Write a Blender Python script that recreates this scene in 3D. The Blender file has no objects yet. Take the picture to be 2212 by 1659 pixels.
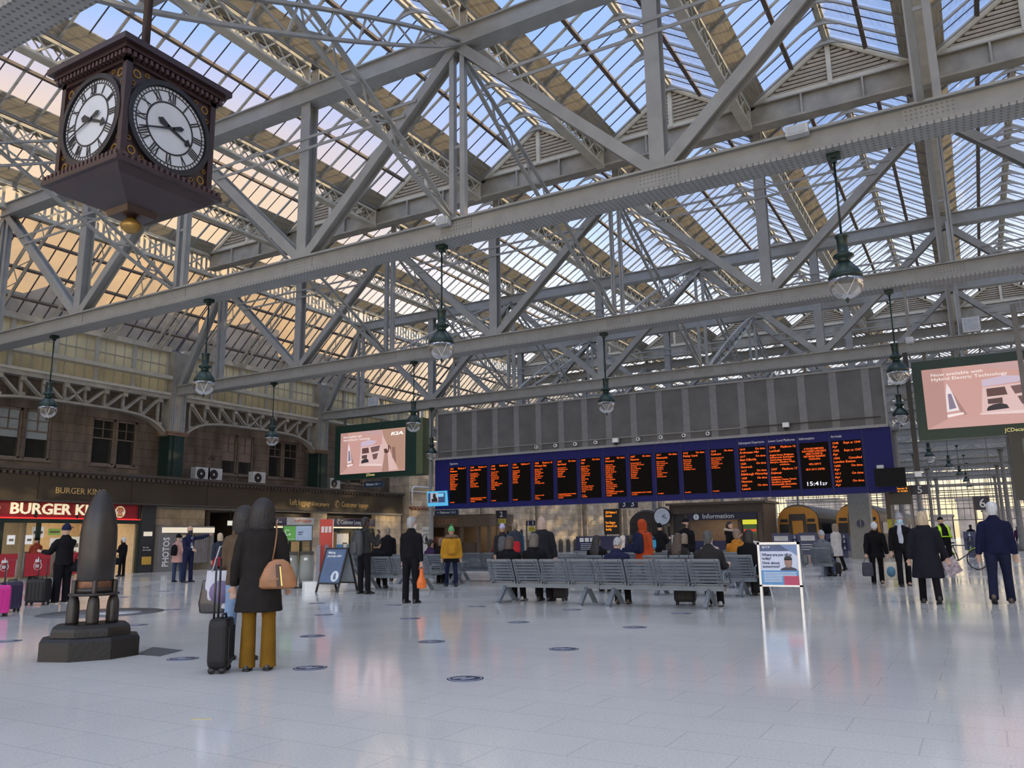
import bpy, bmesh, math, random
from mathutils import Vector, Matrix
random.seed(7)
PI = math.pi
S = bpy.context.scene
COL = S.collection
# ------------------------------------------------------------------ camera, sky, sun, exposure
CH = 1.25                                   # camera height
F_PX, YAW, PITCH, ROLL = 1733.8, .5192, .19097, -.015674
_f0 = Vector((-math.sin(YAW), math.cos(YAW), 0)); _r0 = Vector((math.cos(YAW), math.sin(YAW), 0)); _u0 = Vector((0, 0, 1))
C_F = _f0*math.cos(PITCH)+_u0*math.sin(PITCH)
_u1 = _u0*math.cos(PITCH)-_f0*math.sin(PITCH)
C_R = _r0*math.cos(ROLL)+_u1*math.sin(ROLL)
C_U = _u1*math.cos(ROLL)-_r0*math.sin(ROLL)
cam = bpy.data.objects.new('camera', bpy.data.cameras.new('camera'))
COL.objects.link(cam)
cam.data.sensor_fit = 'HORIZONTAL'; cam.data.sensor_width = 36.0
cam.data.lens = F_PX/2212*36.0
cam.data.clip_end = 600; cam.data.clip_start = .05
m = Matrix((C_R, C_U, -C_F)).transposed().to_4x4(); m.translation = (0, 0, CH)
cam.matrix_world = m
S.camera = cam
S.view_settings.view_transform = 'Standard'
S.view_settings.look = 'None'
S.view_settings.gamma = 1
S.view_settings.use_curve_mapping = False
S.view_settings.exposure = 0.0
S.cycles.max_bounces = 7
S.cycles.diffuse_bounces = 4
S.cycles.transparent_max_bounces = 24
S.cycles.caustics_reflective = False
S.cycles.caustics_refractive = False

w = bpy.data.worlds.new('sky'); S.world = w; w.use_nodes = True
nt = w.node_tree; nt.nodes.clear()
def N(t, **k):
    n = nt.nodes.new(t)
    for a, b in k.items(): setattr(n, a, b)
    return n
def ramp(src, stops):
    r = N('ShaderNodeValToRGB')
    e = r.color_ramp.elements
    while len(e) > 1: e.remove(e[-1])
    e[0].position = stops[0][0]; e[0].color = (*stops[0][1], 1)
    for p, c in stops[1:]:
        x = e.new(p); x.color = (*c, 1)
    nt.links.new(src, r.inputs[0]); return r.outputs[0]
tc = N('ShaderNodeTexCoord')
sp = N('ShaderNodeSeparateXYZ'); nt.links.new(tc.outputs['Generated'], sp.inputs[0])
# elevation ramp: sunset cream low, pale blue higher, overhead raised to add light inside
SKY_HI = [(.54, (.37, .59, 1.12)), (.68, (.37, .59, 1.12)), (.80, (1.5, 1.65, 2.0)), (1, (2.3, 2.4, 2.7))]
low = ramp(sp.outputs['Z'], [(0, (1.05, .80, .46)), (.08, (1.7, 1.4, .95)), (.16, (2.1, 2.0, 1.85)), (.26, (1.7, 1.8, 1.95)), (.36, (.75, .95, 1.35)), (.44, (.42, .64, 1.15))]+SKY_HI)
mx = N('ShaderNodeMix', data_type='RGBA', blend_type='MIX')
# the east (behind the left-hand wall) is dusky and dimmer, the west and the unseen sky behind are boosted to brighten the interior
az = N('ShaderNodeMapRange'); az.inputs[1].default_value = -.38; az.inputs[2].default_value = -.70
nt.links.new(sp.outputs['X'], az.inputs[0])
east = ramp(sp.outputs['Z'], [(0, (.80, .56, .36)), (.2, (.95, .60, .28)), (.30, (1.0, .69, .40)), (.39, (1.05, .75, .47)), (.45, (.95, .73, .60)), (.51, (.58, .63, .92))]+SKY_HI)
nt.links.new(az.outputs[0], mx.inputs[0]); nt.links.new(low, mx.inputs[6]); nt.links.new(east, mx.inputs[7])
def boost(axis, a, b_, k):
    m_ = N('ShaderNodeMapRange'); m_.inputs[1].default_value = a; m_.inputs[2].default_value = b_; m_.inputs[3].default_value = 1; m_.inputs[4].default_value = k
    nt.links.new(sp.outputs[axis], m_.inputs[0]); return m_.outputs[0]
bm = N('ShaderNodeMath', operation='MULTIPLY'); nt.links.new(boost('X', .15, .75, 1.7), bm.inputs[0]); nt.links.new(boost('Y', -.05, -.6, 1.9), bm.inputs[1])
cl = N('ShaderNodeTexNoise'); cl.inputs['Scale'].default_value = 2.2; cl.inputs['Detail'].default_value = 5
nt.links.new(tc.outputs['Generated'], cl.inputs['Vector'])
clr = N('ShaderNodeMapRange'); clr.inputs[1].default_value = .45; clr.inputs[2].default_value = .75; clr.inputs[3].default_value = 0; clr.inputs[4].default_value = .22
nt.links.new(cl.outputs['Fac'], clr.inputs[0])
mx2 = N('ShaderNodeMix', data_type='RGBA'); nt.links.new(clr.outputs[0], mx2.inputs[0]); nt.links.new(mx.outputs[2], mx2.inputs[6]); mx2.inputs[7].default_value = (.85, .85, 1.0, 1)
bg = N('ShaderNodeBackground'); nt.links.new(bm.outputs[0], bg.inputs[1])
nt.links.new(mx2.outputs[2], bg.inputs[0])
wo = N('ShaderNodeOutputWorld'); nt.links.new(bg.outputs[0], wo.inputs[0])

sun = bpy.data.objects.new('sun', bpy.data.lights.new('sun', 'SUN'))
COL.objects.link(sun)
sun.data.energy = 5.0; sun.data.color = (1.0, .72, .36); sun.data.angle = math.radians(1.0)
_sd = Vector((math.cos(math.radians(12))*.80, math.cos(math.radians(12))*.60, math.sin(math.radians(12))))
sun.rotation_euler = (-_sd).to_track_quat('-Z', 'Y').to_euler()

# ------------------------------------------------------------------ points read off the photograph
def ray(x, y): return C_R*((x-1106)/F_PX)-C_U*((y-829.5)/F_PX)+C_F
def floor_pt(x, y):
    d = ray(x, y); t = -CH/d.z
    return Vector((d.x*t, d.y*t, 0))
def atY(x, y, Y):
    d = ray(x, y); t = Y/d.y
    return Vector((d.x*t, Y, CH+d.z*t))
def atX(x, y, X):
    d = ray(x, y); t = X/d.x
    return Vector((X, d.y*t, CH+d.z*t))
def by_height(x, y, z):                      # the point seen at (x, y) that is z above the floor
    d = ray(x, y); t = (z-CH)/d.z
    return Vector((d.x*t, d.y*t, z))
def facing(p, tx, ty):                       # heading (about Z) that turns local +Y from p towards (tx, ty)
    return math.atan2(-(tx-p[0]), ty-p[1])
TOWARD = lambda p: facing(p, 0, 0)           # faces the camera
AWAY = lambda p: facing(p, 2*p[0], 2*p[1])

# ------------------------------------------------------------------ materials
MATS = {}
def mat(name, col, rough=.6, metal=0., var=.12, scale=6., bump=0., bscale=40., emit=None, estr=1., spec=.5, stretch=None, kind=None):
    if name in MATS: return MATS[name]
    M = bpy.data.materials.new(name); M.use_nodes = True; MATS[name] = M
    t = M.node_tree; b = t.nodes['Principled BSDF']
    b.inputs['Roughness'].default_value = rough; b.inputs['Metallic'].default_value = metal
    b.inputs['Specular IOR Level'].default_value = spec
    co = t.nodes.new('ShaderNodeTexCoord'); src = co.outputs['Object']
    if stretch:
        mp = t.nodes.new('ShaderNodeMapping'); mp.inputs['Scale'].default_value = stretch
        t.links.new(src, mp.inputs[0]); src = mp.outputs[0]
    if var > 0:
        n = t.nodes.new('ShaderNodeTexNoise'); n.inputs['Scale'].default_value = scale; n.inputs['Detail'].default_value = 4
        t.links.new(src, n.inputs['Vector'])
        r = t.nodes.new('ShaderNodeValToRGB')
        r.color_ramp.elements[0].position = .3; r.color_ramp.elements[1].position = .7
        r.color_ramp.elements[0].color = (*[c*(1-var) for c in col], 1); r.color_ramp.elements[1].color = (*[min(1, c*(1+var)) for c in col], 1)
        t.links.new(n.outputs['Fac'], r.inputs[0]); t.links.new(r.outputs[0], b.inputs['Base Color'])
    else:
        b.inputs['Base Color'].default_value = (*col, 1)
    if bump > 0:
        n2 = t.nodes.new('ShaderNodeTexNoise'); n2.inputs['Scale'].default_value = bscale; n2.inputs['Detail'].default_value = 3
        t.links.new(src, n2.inputs['Vector'])
        bp = t.nodes.new('ShaderNodeBump'); bp.inputs['Strength'].default_value = bump; bp.inputs['Distance'].default_value = .02
        t.links.new(n2.outputs['Fac'], bp.inputs['Height']); t.links.new(bp.outputs[0], b.inputs['Normal'])
    if emit:
        b.inputs['Emission Color'].default_value = (*emit, 1); b.inputs['Emission Strength'].default_value = estr
    return M
def glow(name, col, st):
    return mat(name, (0, 0, 0), .5, var=0, emit=col, estr=st)
def rivet_mat(name, col, pitch=.11, dark=.45, axes='XY'):
    """painted steel with rows of grimy rivet heads"""
    if name in MATS: return MATS[name]
    M = mat(name, col, .5, .0, .10, 3., .12, 30.)
    t = M.node_tree; b = t.nodes['Principled BSDF']
    co = t.nodes.new('ShaderNodeTexCoord')
    ms = []
    sx = t.nodes.new('ShaderNodeSeparateXYZ'); t.links.new(co.outputs['Object'], sx.inputs[0])
    def mth(op, a, bb=None):
        n = t.nodes.new('ShaderNodeMath'); n.operation = op
        for i, v in enumerate((a, bb)):
            if v is None: continue
            if isinstance(v, (int, float)): n.inputs[i].default_value = v
            else: t.links.new(v, n.inputs[i])
        return n.outputs[0]
    d = None
    for ax in axes:
        q = mth('SUBTRACT', mth('FRACT', mth('MULTIPLY', sx.outputs[ax], 1/pitch)), .5)
        q = mth('MULTIPLY', q, q); d = q if d is None else mth('ADD', d, q)
    dot = mth('LESS_THAN', d, .055)
    mxn = t.nodes.new('ShaderNodeMix'); mxn.data_type = 'RGBA'; mxn.blend_type = 'MULTIPLY'
    old = b.inputs['Base Color'].links[0].from_socket
    t.links.new(dot, mxn.inputs[0]); t.links.new(old, mxn.inputs[6]); mxn.inputs[7].default_value = (dark, dark, dark, 1)
    t.links.new(mxn.outputs[2], b.inputs['Base Color'])
    return M
def glass_mat(name, tint=(.95, .97, 1), clear=.9, diffuse=(.8, .8, .75), translucent=.0, rough=.05, var=0., refl=.6):
    """thin pane: lets light straight through, with a film of dirt and a weak reflection"""
    if name in MATS: return MATS[name]
    M = bpy.data.materials.new(name); M.use_nodes = True; MATS[name] = M
    t = M.node_tree; t.nodes.clear()
    o = t.nodes.new('ShaderNodeOutputMaterial')
    tr = t.nodes.new('ShaderNodeBsdfTransparent'); tr.inputs[0].default_value = (*tint, 1)
    gl = t.nodes.new('ShaderNodeBsdfGlossy'); gl.inputs['Roughness'].default_value = rough
    fr = t.nodes.new('ShaderNodeFresnel'); fr.inputs[0].default_value = 1.14
    if translucent > 0:
        tl = t.nodes.new('ShaderNodeBsdfTranslucent'); tl.inputs[0].default_value = (*diffuse, 1)
        df = t.nodes.new('ShaderNodeBsdfDiffuse'); df.inputs[0].default_value = (*diffuse, 1)
        m0 = t.nodes.new('ShaderNodeMixShader'); m0.inputs[0].default_value = translucent
        t.links.new(df.outputs[0], m0.inputs[1]); t.links.new(tl.outputs[0], m0.inputs[2]); dirt = m0
    else:
        dirt = t.nodes.new('ShaderNodeBsdfDiffuse'); dirt.inputs[0].default_value = (*diffuse, 1)
    m1 = t.nodes.new('ShaderNodeMixShader')
    if var > 0:
        co = t.nodes.new('ShaderNodeTexCoord'); n = t.nodes.new('ShaderNodeTexNoise'); n.inputs['Scale'].default_value = .6; n.inputs['Detail'].default_value = 4
        t.links.new(co.outputs['Object'], n.inputs['Vector'])
        mr = t.nodes.new('ShaderNodeMapRange'); mr.inputs[1].default_value = .3; mr.inputs[2].default_value = .7
        mr.inputs[3].default_value = max(0, clear-var); mr.inputs[4].default_value = min(1, clear+var)
        t.links.new(n.outputs['Fac'], mr.inputs[0]); t.links.new(mr.outputs[0], m1.inputs[0])
    else: m1.inputs[0].default_value = clear
    t.links.new(dirt.outputs[0], m1.inputs[1]); t.links.new(tr.outputs[0], m1.inputs[2])
    m2 = t.nodes.new('ShaderNodeMixShader'); fm = t.nodes.new('ShaderNodeMath'); fm.operation = 'MULTIPLY'; fm.inputs[1].default_value = refl; t.links.new(fr.outputs[0], fm.inputs[0]); t.links.new(fm.outputs[0], m2.inputs[0])
    t.links.new(m1.outputs[0], m2.inputs[1]); t.links.new(gl.outputs[0], m2.inputs[2])
    t.links.new(m2.outputs[0], o.inputs[0])
    return M

# ------------------------------------------------------------------ mesh building
ORG = {}                                     # world position of a thing whose parts are written in world coordinates
class MB:
    def __init__(s): s.v = []; s.f = []; s.sm = []
    def add(s, vs, fs, smooth=False):
        o = len(s.v); s.v += [tuple(p) for p in vs]
        s.f += [tuple(i+o for i in q) for q in fs]; s.sm += [smooth]*len(fs); return s
    def box(s, x0, x1, y0, y1, z0, z1):
        return s.add([(x0, y0, z0), (x1, y0, z0), (x1, y1, z0), (x0, y1, z0), (x0, y0, z1), (x1, y0, z1), (x1, y1, z1), (x0, y1, z1)],
                     [(3, 2, 1, 0), (4, 5, 6, 7), (0, 1, 5, 4), (1, 2, 6, 5), (2, 3, 7, 6), (3, 0, 4, 7)])
    def cbox(s, c, sx, sy, sz): return s.box(c[0]-sx/2, c[0]+sx/2, c[1]-sy/2, c[1]+sy/2, c[2]-sz/2, c[2]+sz/2)
    def beam(s, p, q, w, h, up=(0, 0, 1), w2=None, h2=None):
        p = Vector(p); q = Vector(q); d = (q-p).normalized(); up = Vector(up)
        a = d.cross(up)
        if a.length < 1e-4: a = d.cross(Vector((0, 1, 0)))
        a.normalize(); b = a.cross(d)
        vs = []
        for e, ww, hh in ((p, w, h), (q, w2 or w, h2 or h)):
            for i, j in ((-1, -1), (1, -1), (1, 1), (-1, 1)): vs.append(e+a*(i*ww/2)+b*(j*hh/2))
        return s.add(vs, [(0, 1, 2, 3), (7, 6, 5, 4), (0, 4, 5, 1), (1, 5, 6, 2), (2, 6, 7, 3), (3, 7, 4, 0)])
    def rings(s, rs, n=12, caps=True, smooth=True):
        """rs: list of (centre, u axis, v axis, ru, rv)"""
        vs = []
        for c, u, v, ru, rv in rs:
            c = Vector(c); u = Vector(u); v = Vector(v)
            for k in range(n):
                a = 2*PI*k/n; vs.append(c+u*(math.cos(a)*ru)+v*(math.sin(a)*rv))
        fs = []
        for i in range(len(rs)-1):
            for k in range(n):
                k2 = (k+1) % n; fs.append((i*n+k, i*n+k2, (i+1)*n+k2, (i+1)*n+k))
        if caps: fs += [tuple(range(n-1, -1, -1)), tuple(range((len(rs)-1)*n, len(rs)*n))]
        return s.add(vs, fs, smooth)
    def tube(s, pts, r, n=8, flat=1., up=(0, 0, 1), smooth=True, caps=True):
        pts = [Vector(p) for p in pts]; rr = r if isinstance(r, (list, tuple)) else [r]*len(pts)
        rs = []; a = None
        for i, p in enumerate(pts):
            d = (pts[min(i+1, len(pts)-1)]-pts[max(i-1, 0)]).normalized()
            if a is None:
                a = d.cross(Vector(up))
                if a.length < 1e-3: a = d.cross(Vector((0, 1, 0)))
            else:
                a = a-d*a.dot(d)
            a.normalize(); b = d.cross(a)
            rs.append((p, a, b, rr[i], rr[i]*flat))
        return s.rings(rs, n, caps, smooth)
    def lathe(s, prof, c=(0, 0, 0), n=16, smooth=True):
        return s.rings([((c[0], c[1], c[2]+z), (1, 0, 0), (0, 1, 0), max(r, 1e-4), max(r, 1e-4)) for r, z in prof], n, True, smooth)
    def prism(s, poly, o, u, v, d):
        o = Vector(o); u = Vector(u); v = Vector(v); d = Vector(d); n = len(poly)
        vs = [o+u*x+v*y for x, y in poly]; vs += [p+d for p in vs]
        return s.add(vs, [tuple(range(n-1, -1, -1)), tuple(range(n, 2*n))]+[(i, (i+1) % n, n+(i+1) % n, n+i) for i in range(n)])
    def ell(s, c, rx, ry, rz, n=12, m=8):
        return s.rings([((c[0], c[1], c[2]+rz*math.cos(PI*(1-i/m))), (1, 0, 0), (0, 1, 0), max(1e-4, rx*math.sin(PI*i/m)), max(1e-4, ry*math.sin(PI*i/m))) for i in range(m+1)], n, True)
    def build(s, name, m, parent=None, local=False):
        me = bpy.data.meshes.new(name)
        off = Vector((0, 0, 0))
        if parent is not None and not local:
            off = ORG.get(parent.name, Vector((0, 0, 0)))
        me.from_pydata([Vector(p)-off for p in s.v], [], s.f)
        me.polygons.foreach_set('use_smooth', s.sm)
        me.validate(); me.update()
        if m: me.materials.append(m)
        o = bpy.data.objects.new(name, me); COL.objects.link(o)
        if parent is not None:
            o.parent = parent; ORG[o.name] = off
        return o
def props(o, label=None, cat=None, group=None, kind=None):
    if label: o['label'] = label
    if cat: o['category'] = cat
    if group: o['group'] = group
    if kind: o['kind'] = kind
    return o
def thing(name, label, cat, loc=(0, 0, 0), rotz=0., group=None, kind=None):
    o = bpy.data.objects.new(name, None); COL.objects.link(o)
    o.location = loc; o.rotation_euler = (0, 0, rotz); o.empty_display_size = .2
    ORG[o.name] = Vector(loc)
    return props(o, label, cat, group, kind)
KIDS = {}
def kids(o): return list(o.children)
def dup(o, parent=None):
    c = o.copy(); COL.objects.link(c)
    if parent is not None: c.parent = parent
    for ch in kids(o): dup(ch, c)
    return c
def copy_thing(o, label, loc, rotz=None, group=None):
    c = dup(o); c['label'] = label; c.location = loc
    if rotz is not None: c.rotation_euler = (0, 0, rotz)
    if group: c['group'] = group
    return c
def text(body, size, name, m, parent, loc, xdir, updir, align='LEFT', depth=.0, space=1., width=None, bold=0., local=False, valign='TOP_BASELINE'):
    """lettering as a mesh: xdir is the reading direction, updir the letters' up"""
    cu = bpy.data.curves.new('t', 'FONT'); cu.body = body; cu.size = size; cu.align_x = align; cu.align_y = valign
    cu.extrude = depth/2; cu.offset = bold; cu.resolution_u = 2; cu.space_line = space
    to = bpy.data.objects.new('t', cu); COL.objects.link(to)
    bpy.context.view_layer.update()
    me = bpy.data.meshes.new_from_object(to.evaluated_get(bpy.context.evaluated_depsgraph_get()))
    bpy.data.objects.remove(to); bpy.data.curves.remove(cu)
    xs = Vector(xdir).normalized(); us = Vector(updir).normalized(); ns = xs.cross(us)
    k = 1.
    if width and len(me.vertices):
        ex = max(v.co.x for v in me.vertices)-min(v.co.x for v in me.vertices)
        if ex > 1e-6: k = width/ex
    off = Vector((0, 0, 0)) if (local or parent is None) else ORG.get(parent.name, Vector((0, 0, 0)))
    L = Vector(loc)-off
    for v in me.vertices: v.co = L+xs*(v.co.x*k)+us*v.co.y+ns*v.co.z
    me.materials.clear(); me.materials.append(m)
    o = bpy.data.objects.new(name, me); COL.objects.link(o)
    if parent is not None: o.parent = parent; ORG[o.name] = off
    return o
ORD = ['', 'first', 'second', 'third', 'fourth', 'fifth', 'sixth', 'seventh', 'eighth', 'ninth', 'tenth', 'eleventh', 'twelfth', 'thirteenth', 'fourteenth', 'fifteenth', 'sixteenth']
# shared colours
STEEL = mat('painted_steel', (.235, .238, .230), .5, 0, .10, 2.5, .06, 30)
STEELR = rivet_mat('riveted_steel', (.235, .238, .230), .115)
STEELZ = rivet_mat('splice_steel', (.235, .238, .230), .085, .62, 'XZ')
STEELD = mat('grey_steel_dark', (.16, .155, .145), .55, 0, .15, 3)
CREAM = mat('cream_paint', (.40, .37, .295), .5, 0, .12, 3)
TAUPE = mat('taupe_paint', (.255, .235, .195), .55, 0, .2, 2)
BOARD = mat('roof_boards', (.25, .222, .17), .7, 0, .3, 3., .2, 20, stretch=(6, .4, 6))
BROWN = mat('purlin_brown', (.10, .075, .06), .6, 0, .15)
BLACK = mat('black_paint', (.012, .012, .013), .45, 0, .1)
GREEN = mat('dark_green_paint', (.007, .022, .017), .4, 0, .15)
BRONZE = mat('bronze_panel', (.075, .058, .042), .42, .15, .2, .7)
STONE = None
WHITE = mat('white_paint', (.75, .75, .73), .5, 0, .05)
# ================================================================== THE SETTING
PX = 5.18                                     # valley / truss panel pitch along X
TY = [5.35+10.3*i for i in range(-1, 13)]     # truss planes (index 1 = the one the clock hangs beside)
T0 = 1
ZB, ZBT, ZT0, ZT = 8.5, 9.0, 13.65, 14.15     # lower chord, upper chord
# ---- floor
def floor_mat():
    M = mat('terrazzo_floor', (.62, .64, .65), .17, 0, .05, .7, spec=.7)
    t = M.node_tree; b = t.nodes['Principled BSDF']; L = t.links
    co = t.nodes.new('ShaderNodeTexCoord')
    br = t.nodes.new('ShaderNodeTexBrick'); br.inputs['Scale'].default_value = 1; br.inputs['Brick Width'].default_value = .9; br.inputs['Row Height'].default_value = .45
    br.inputs['Mortar Size'].default_value = .006; br.inputs['Mortar Smooth'].default_value = .3
    br.inputs['Color1'].default_value = (.64, .64, .625, 1); br.inputs['Color2'].default_value = (.66, .66, .64, 1); br.inputs['Mortar'].default_value = (.53, .54, .53, 1)
    L.new(co.outputs['Object'], br.inputs['Vector'])
    n = t.nodes.new('ShaderNodeTexNoise'); n.inputs['Scale'].default_value = .35; n.inputs['Detail'].default_value = 6; L.new(co.outputs['Object'], n.inputs['Vector'])
    n2 = t.nodes.new('ShaderNodeTexNoise'); n2.inputs['Scale'].default_value = 60; n2.inputs['Detail'].default_value = 2; L.new(co.outputs['Object'], n2.inputs['Vector'])
    r = t.nodes.new('ShaderNodeMapRange'); r.inputs[1].default_value = .3; r.inputs[2].default_value = .7; r.inputs[3].default_value = .90; r.inputs[4].default_value = 1.06; L.new(n.outputs['Fac'], r.inputs[0])
    r2 = t.nodes.new('ShaderNodeMapRange'); r2.inputs[1].default_value = .35; r2.inputs[2].default_value = .65; r2.inputs[3].default_value = .90; r2.inputs[4].default_value = 1.06; L.new(n2.outputs['Fac'], r2.inputs[0])
    mm = t.nodes.new('ShaderNodeMath'); mm.operation = 'MULTIPLY'; L.new(r.outputs[0], mm.inputs[0]); L.new(r2.outputs[0], mm.inputs[1])
    vm = t.nodes.new('ShaderNodeVectorMath'); vm.operation = 'SCALE'; L.new(br.outputs['Color'], vm.inputs[0]); L.new(mm.outputs[0], vm.inputs['Scale'])
    L.new(vm.outputs[0], b.inputs['Base Color'])
    r3 = t.nodes.new('ShaderNodeMapRange'); r3.inputs[1].default_value = .3; r3.inputs[2].default_value = .7; r3.inputs[3].default_value = .07; r3.inputs[4].default_value = .15; L.new(n.outputs['Fac'], r3.inputs[0])
    L.new(r3.outputs[0], b.inputs['Roughness'])
    bp = t.nodes.new('ShaderNodeBump'); bp.inputs['Strength'].default_value = .05; bp.inputs['Distance'].default_value = .01
    n4 = t.nodes.new('ShaderNodeTexNoise'); n4.inputs['Scale'].default_value = 1.6; L.new(co.outputs['Object'], n4.inputs['Vector']); L.new(n4.outputs['Fac'], bp.inputs['Height']); L.new(bp.outputs[0], b.inputs['Normal'])
    return M
def stone_mat(name, c1, c2, mort, w, h, st=.35, lo=.45):
    M = mat(name, c1, .8, 0, .1)
    t = M.node_tree; b = t.nodes['Principled BSDF']; L = t.links
    co = t.nodes.new('ShaderNodeTexCoord')
    mp = t.nodes.new('ShaderNodeMapping'); mp.inputs['Rotation'].default_value = (PI/2, 0, PI/2)
    sx = t.nodes.new('ShaderNodeSeparateXYZ'); L.new(co.outputs['Object'], sx.inputs[0])
    ad = t.nodes.new('ShaderNodeMath'); ad.operation = 'ADD'; L.new(sx.outputs['X'], ad.inputs[0]); L.new(sx.outputs['Y'], ad.inputs[1])
    cx = t.nodes.new('ShaderNodeCombineXYZ'); L.new(ad.outputs[0], cx.inputs[0]); L.new(sx.outputs['Z'], cx.inputs[1])
    br = t.nodes.new('ShaderNodeTexBrick'); br.inputs['Scale'].default_value = 1; br.inputs['Brick Width'].default_value = w; br.inputs['Row Height'].default_value = h
    br.inputs['Mortar Size'].default_value = .012; br.inputs['Color1'].default_value = (*c1, 1); br.inputs['Color2'].default_value = (*c2, 1); br.inputs['Mortar'].default_value = (*mort, 1)
    L.new(cx.outputs[0], br.inputs['Vector'])
    n = t.nodes.new('ShaderNodeTexNoise'); n.inputs['Scale'].default_value = 1.1; n.inputs['Detail'].default_value = 7
    mp2 = t.nodes.new('ShaderNodeMapping'); mp2.inputs['Scale'].default_value = (1.4, 1.4, 1.4*st/.49 if st > .4 else st); L.new(co.outputs['Object'], mp2.inputs[0]); L.new(mp2.outputs[0], n.inputs['Vector'])
    r = t.nodes.new('ShaderNodeMapRange'); r.inputs[1].default_value = .3; r.inputs[2].default_value = .7; r.inputs[3].default_value = lo; r.inputs[4].default_value = 1.25; L.new(n.outputs['Fac'], r.inputs[0])
    vm = t.nodes.new('ShaderNodeVectorMath'); vm.operation = 'SCALE'; L.new(br.outputs['Color'], vm.inputs[0]); L.new(r.outputs[0], vm.inputs['Scale'])
    L.new(vm.outputs[0], b.inputs['Base Color'])
    return M
STONE = stone_mat('brown_sandstone', (.185, .135, .095), (.145, .11, .08), (.06, .048, .04), 1.1, .42)
ASHLAR = stone_mat('pale_sandstone', (.60, .49, .35), (.42, .33, .23), (.26, .20, .14), .95, .5, .49, .7)
def struct(mb, name, m, label, cat):
    return props(mb.build(name, m), label, cat, None, 'structure')
struct(MB().box(-60, 24, -14, 215, -.3, 0), 'floor', floor_mat(), 'pale polished terrazzo concourse floor', 'floor')

# ---- glazed ridge-and-furrow roof
RG = glass_mat('roof_glass', (.95, .97, 1.0), .95, (.7, .7, .7), .8, .03, 0., .35)
BAR = mat('glazing_bar_dark', (.035, .035, .045), .5, 0, .1)
HW, ZV, ZR, LB = PX/2, 15.0, 16.7, 30.8
def slz(x): return ZR-(ZR-ZV)*abs(x)/HW        # roof line over distance from the ridge
def make_bay(label, loc):
    root = thing('ceiling', label, 'glazed roof', loc, 0, 'glazed ridge bays of the roof', 'structure')
    n = 27; sp_ = LB/n
    for s in (-1, 1):
        g = MB(); g.add([(s*2.06, 0, slz(2.06)+.03), (s*2.06, LB, slz(2.06)+.03), (s*.05, LB, slz(.05)+.03), (s*.05, 0, slz(.05)+.03)], [(0, 1, 2, 3) if s > 0 else (3, 2, 1, 0)])
        pane = g.build('glass_slope', RG, root, True)
        b = MB()
        for i in range(n):
            y = (i+.5)*sp_
            b.beam((s*2.06, y, slz(2.06)-.0), (s*.05, y, slz(.05)), .035, .022)
        b.build('glazing_bar', BAR, pane, True)['kind'] = 'stuff'
        b = MB(); b.beam((s*2.50, LB/2, slz(2.5)+.02), (s*2.0, LB/2, slz(2.0)+.02), LB, .05)
        b.build('gutter_board', BOARD, root, True)
        b = MB(); b.beam((s*1.10, 0, slz(1.1)-.04), (s*1.10, LB, slz(1.1)-.04), .13, .10)
        b.build('purlin', BROWN, root, True)
        b = MB(); b.box(s*2.47 if s > 0 else -2.585, 2.585 if s > 0 else -2.47, 0, LB, 14.93, 15.12)
        b.build('gutter_trough', STEELD, root, True)
    b = MB(); b.box(-.06, .06, 0, LB, ZR-.16, ZR+.04).box(-.13, .13, 0, LB, ZR-.04, ZR+.06)
    b.build('ridge_beam', CREAM, root, True)
    r = MB()
    for s in (-1, 1): r.beam((s*2.5, 0, slz(2.5)-.045), (s*.03, 0, slz(.03)-.045), .075, .06)
    arc = [(-.55, slz(.55)-.08)]+[(-.46*math.cos(a), slz(.55)-.10+.17*math.sin(a)) for a in [PI*k/8 for k in range(1, 8)]]+[(.55, slz(.55)-.08), (.0, ZR-.07)]
    r.prism(arc, (0, -.025, 0), (1, 0, 0), (0, 0, 1), (0, .05, 0))
    first = None
    for i in range(n+1):
        if first is None:
            first = r.build('rafter', STEEL, root, True); first.location = (0, .05, 0)
        else:
            c = first.copy(); COL.objects.link(c); c.parent = root; c.location = (0, min(i*sp_, LB-.05), 0)
    return root
RIDGES = [PX*j-HW for j in range(-5, 4)]       # -28.5 ... 13
SECT = [-5.95, 25.15, 56.25, 87.35, 118.45]
sect_words = ['over the near concourse', 'beyond the first row of louvred gables', 'beyond the second row of louvred gables', 'over the near half of the train shed', 'over the far end of the train shed']
bay0 = None
for si, y0 in enumerate(SECT):
    for ri, rx in enumerate(RIDGES):
        if si >= 3 and rx < -24: continue
        lab = f'glazed roof ridge {sect_words[si]}, {ORD[ri+1]} from the left wall'
        if bay0 is None: bay0 = make_bay(lab, (rx, y0, 0))
        else: copy_thing(bay0, lab, (rx, y0, 0))
# ---- plate girders and louvred gables where the roof sections meet
LOUV = mat('louvre_blade', (.46, .41, .34), .6, 0, .15)
def make_gable(label, loc):
    root = thing('louvred_gable', label, 'louvre', loc, 0, 'louvred gables of the roof')
    f = MB()
    for s in (-1, 1): f.beam((s*2.5, 0, slz(2.5)-.1), (0, 0, ZR-.1), .16, .17)
    f.box(-2.45, 2.45, -.1, .1, 15.05, 15.2); f.build('frame', CREAM, root, True)
    MB().box(-.07, .07, -.12, .06, 15.1, ZR-.15).build('king_post', CREAM, root, True)
    l = MB()
    for k in range(10):
        z = 15.27+k*.135; hw = (ZR-.2-z)/(ZR-ZV)*HW
        if hw > .1: l.beam((-hw, 0, z), (hw, 0, z), .03, .085, up=(0, -.6, .8))
    l.build('louvre_slats', LOUV, root, True)
    MB().prism([(-2.3, 15.15), (2.3, 15.15), (0, ZR-.1)], (0, .12, 0), (1, 0, 0), (0, 0, 1), (0, .03, 0)).build('backing_board', mat('gable_backing', (.02, .018, .016), .8), root, True)
    return root
gab0 = None
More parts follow.
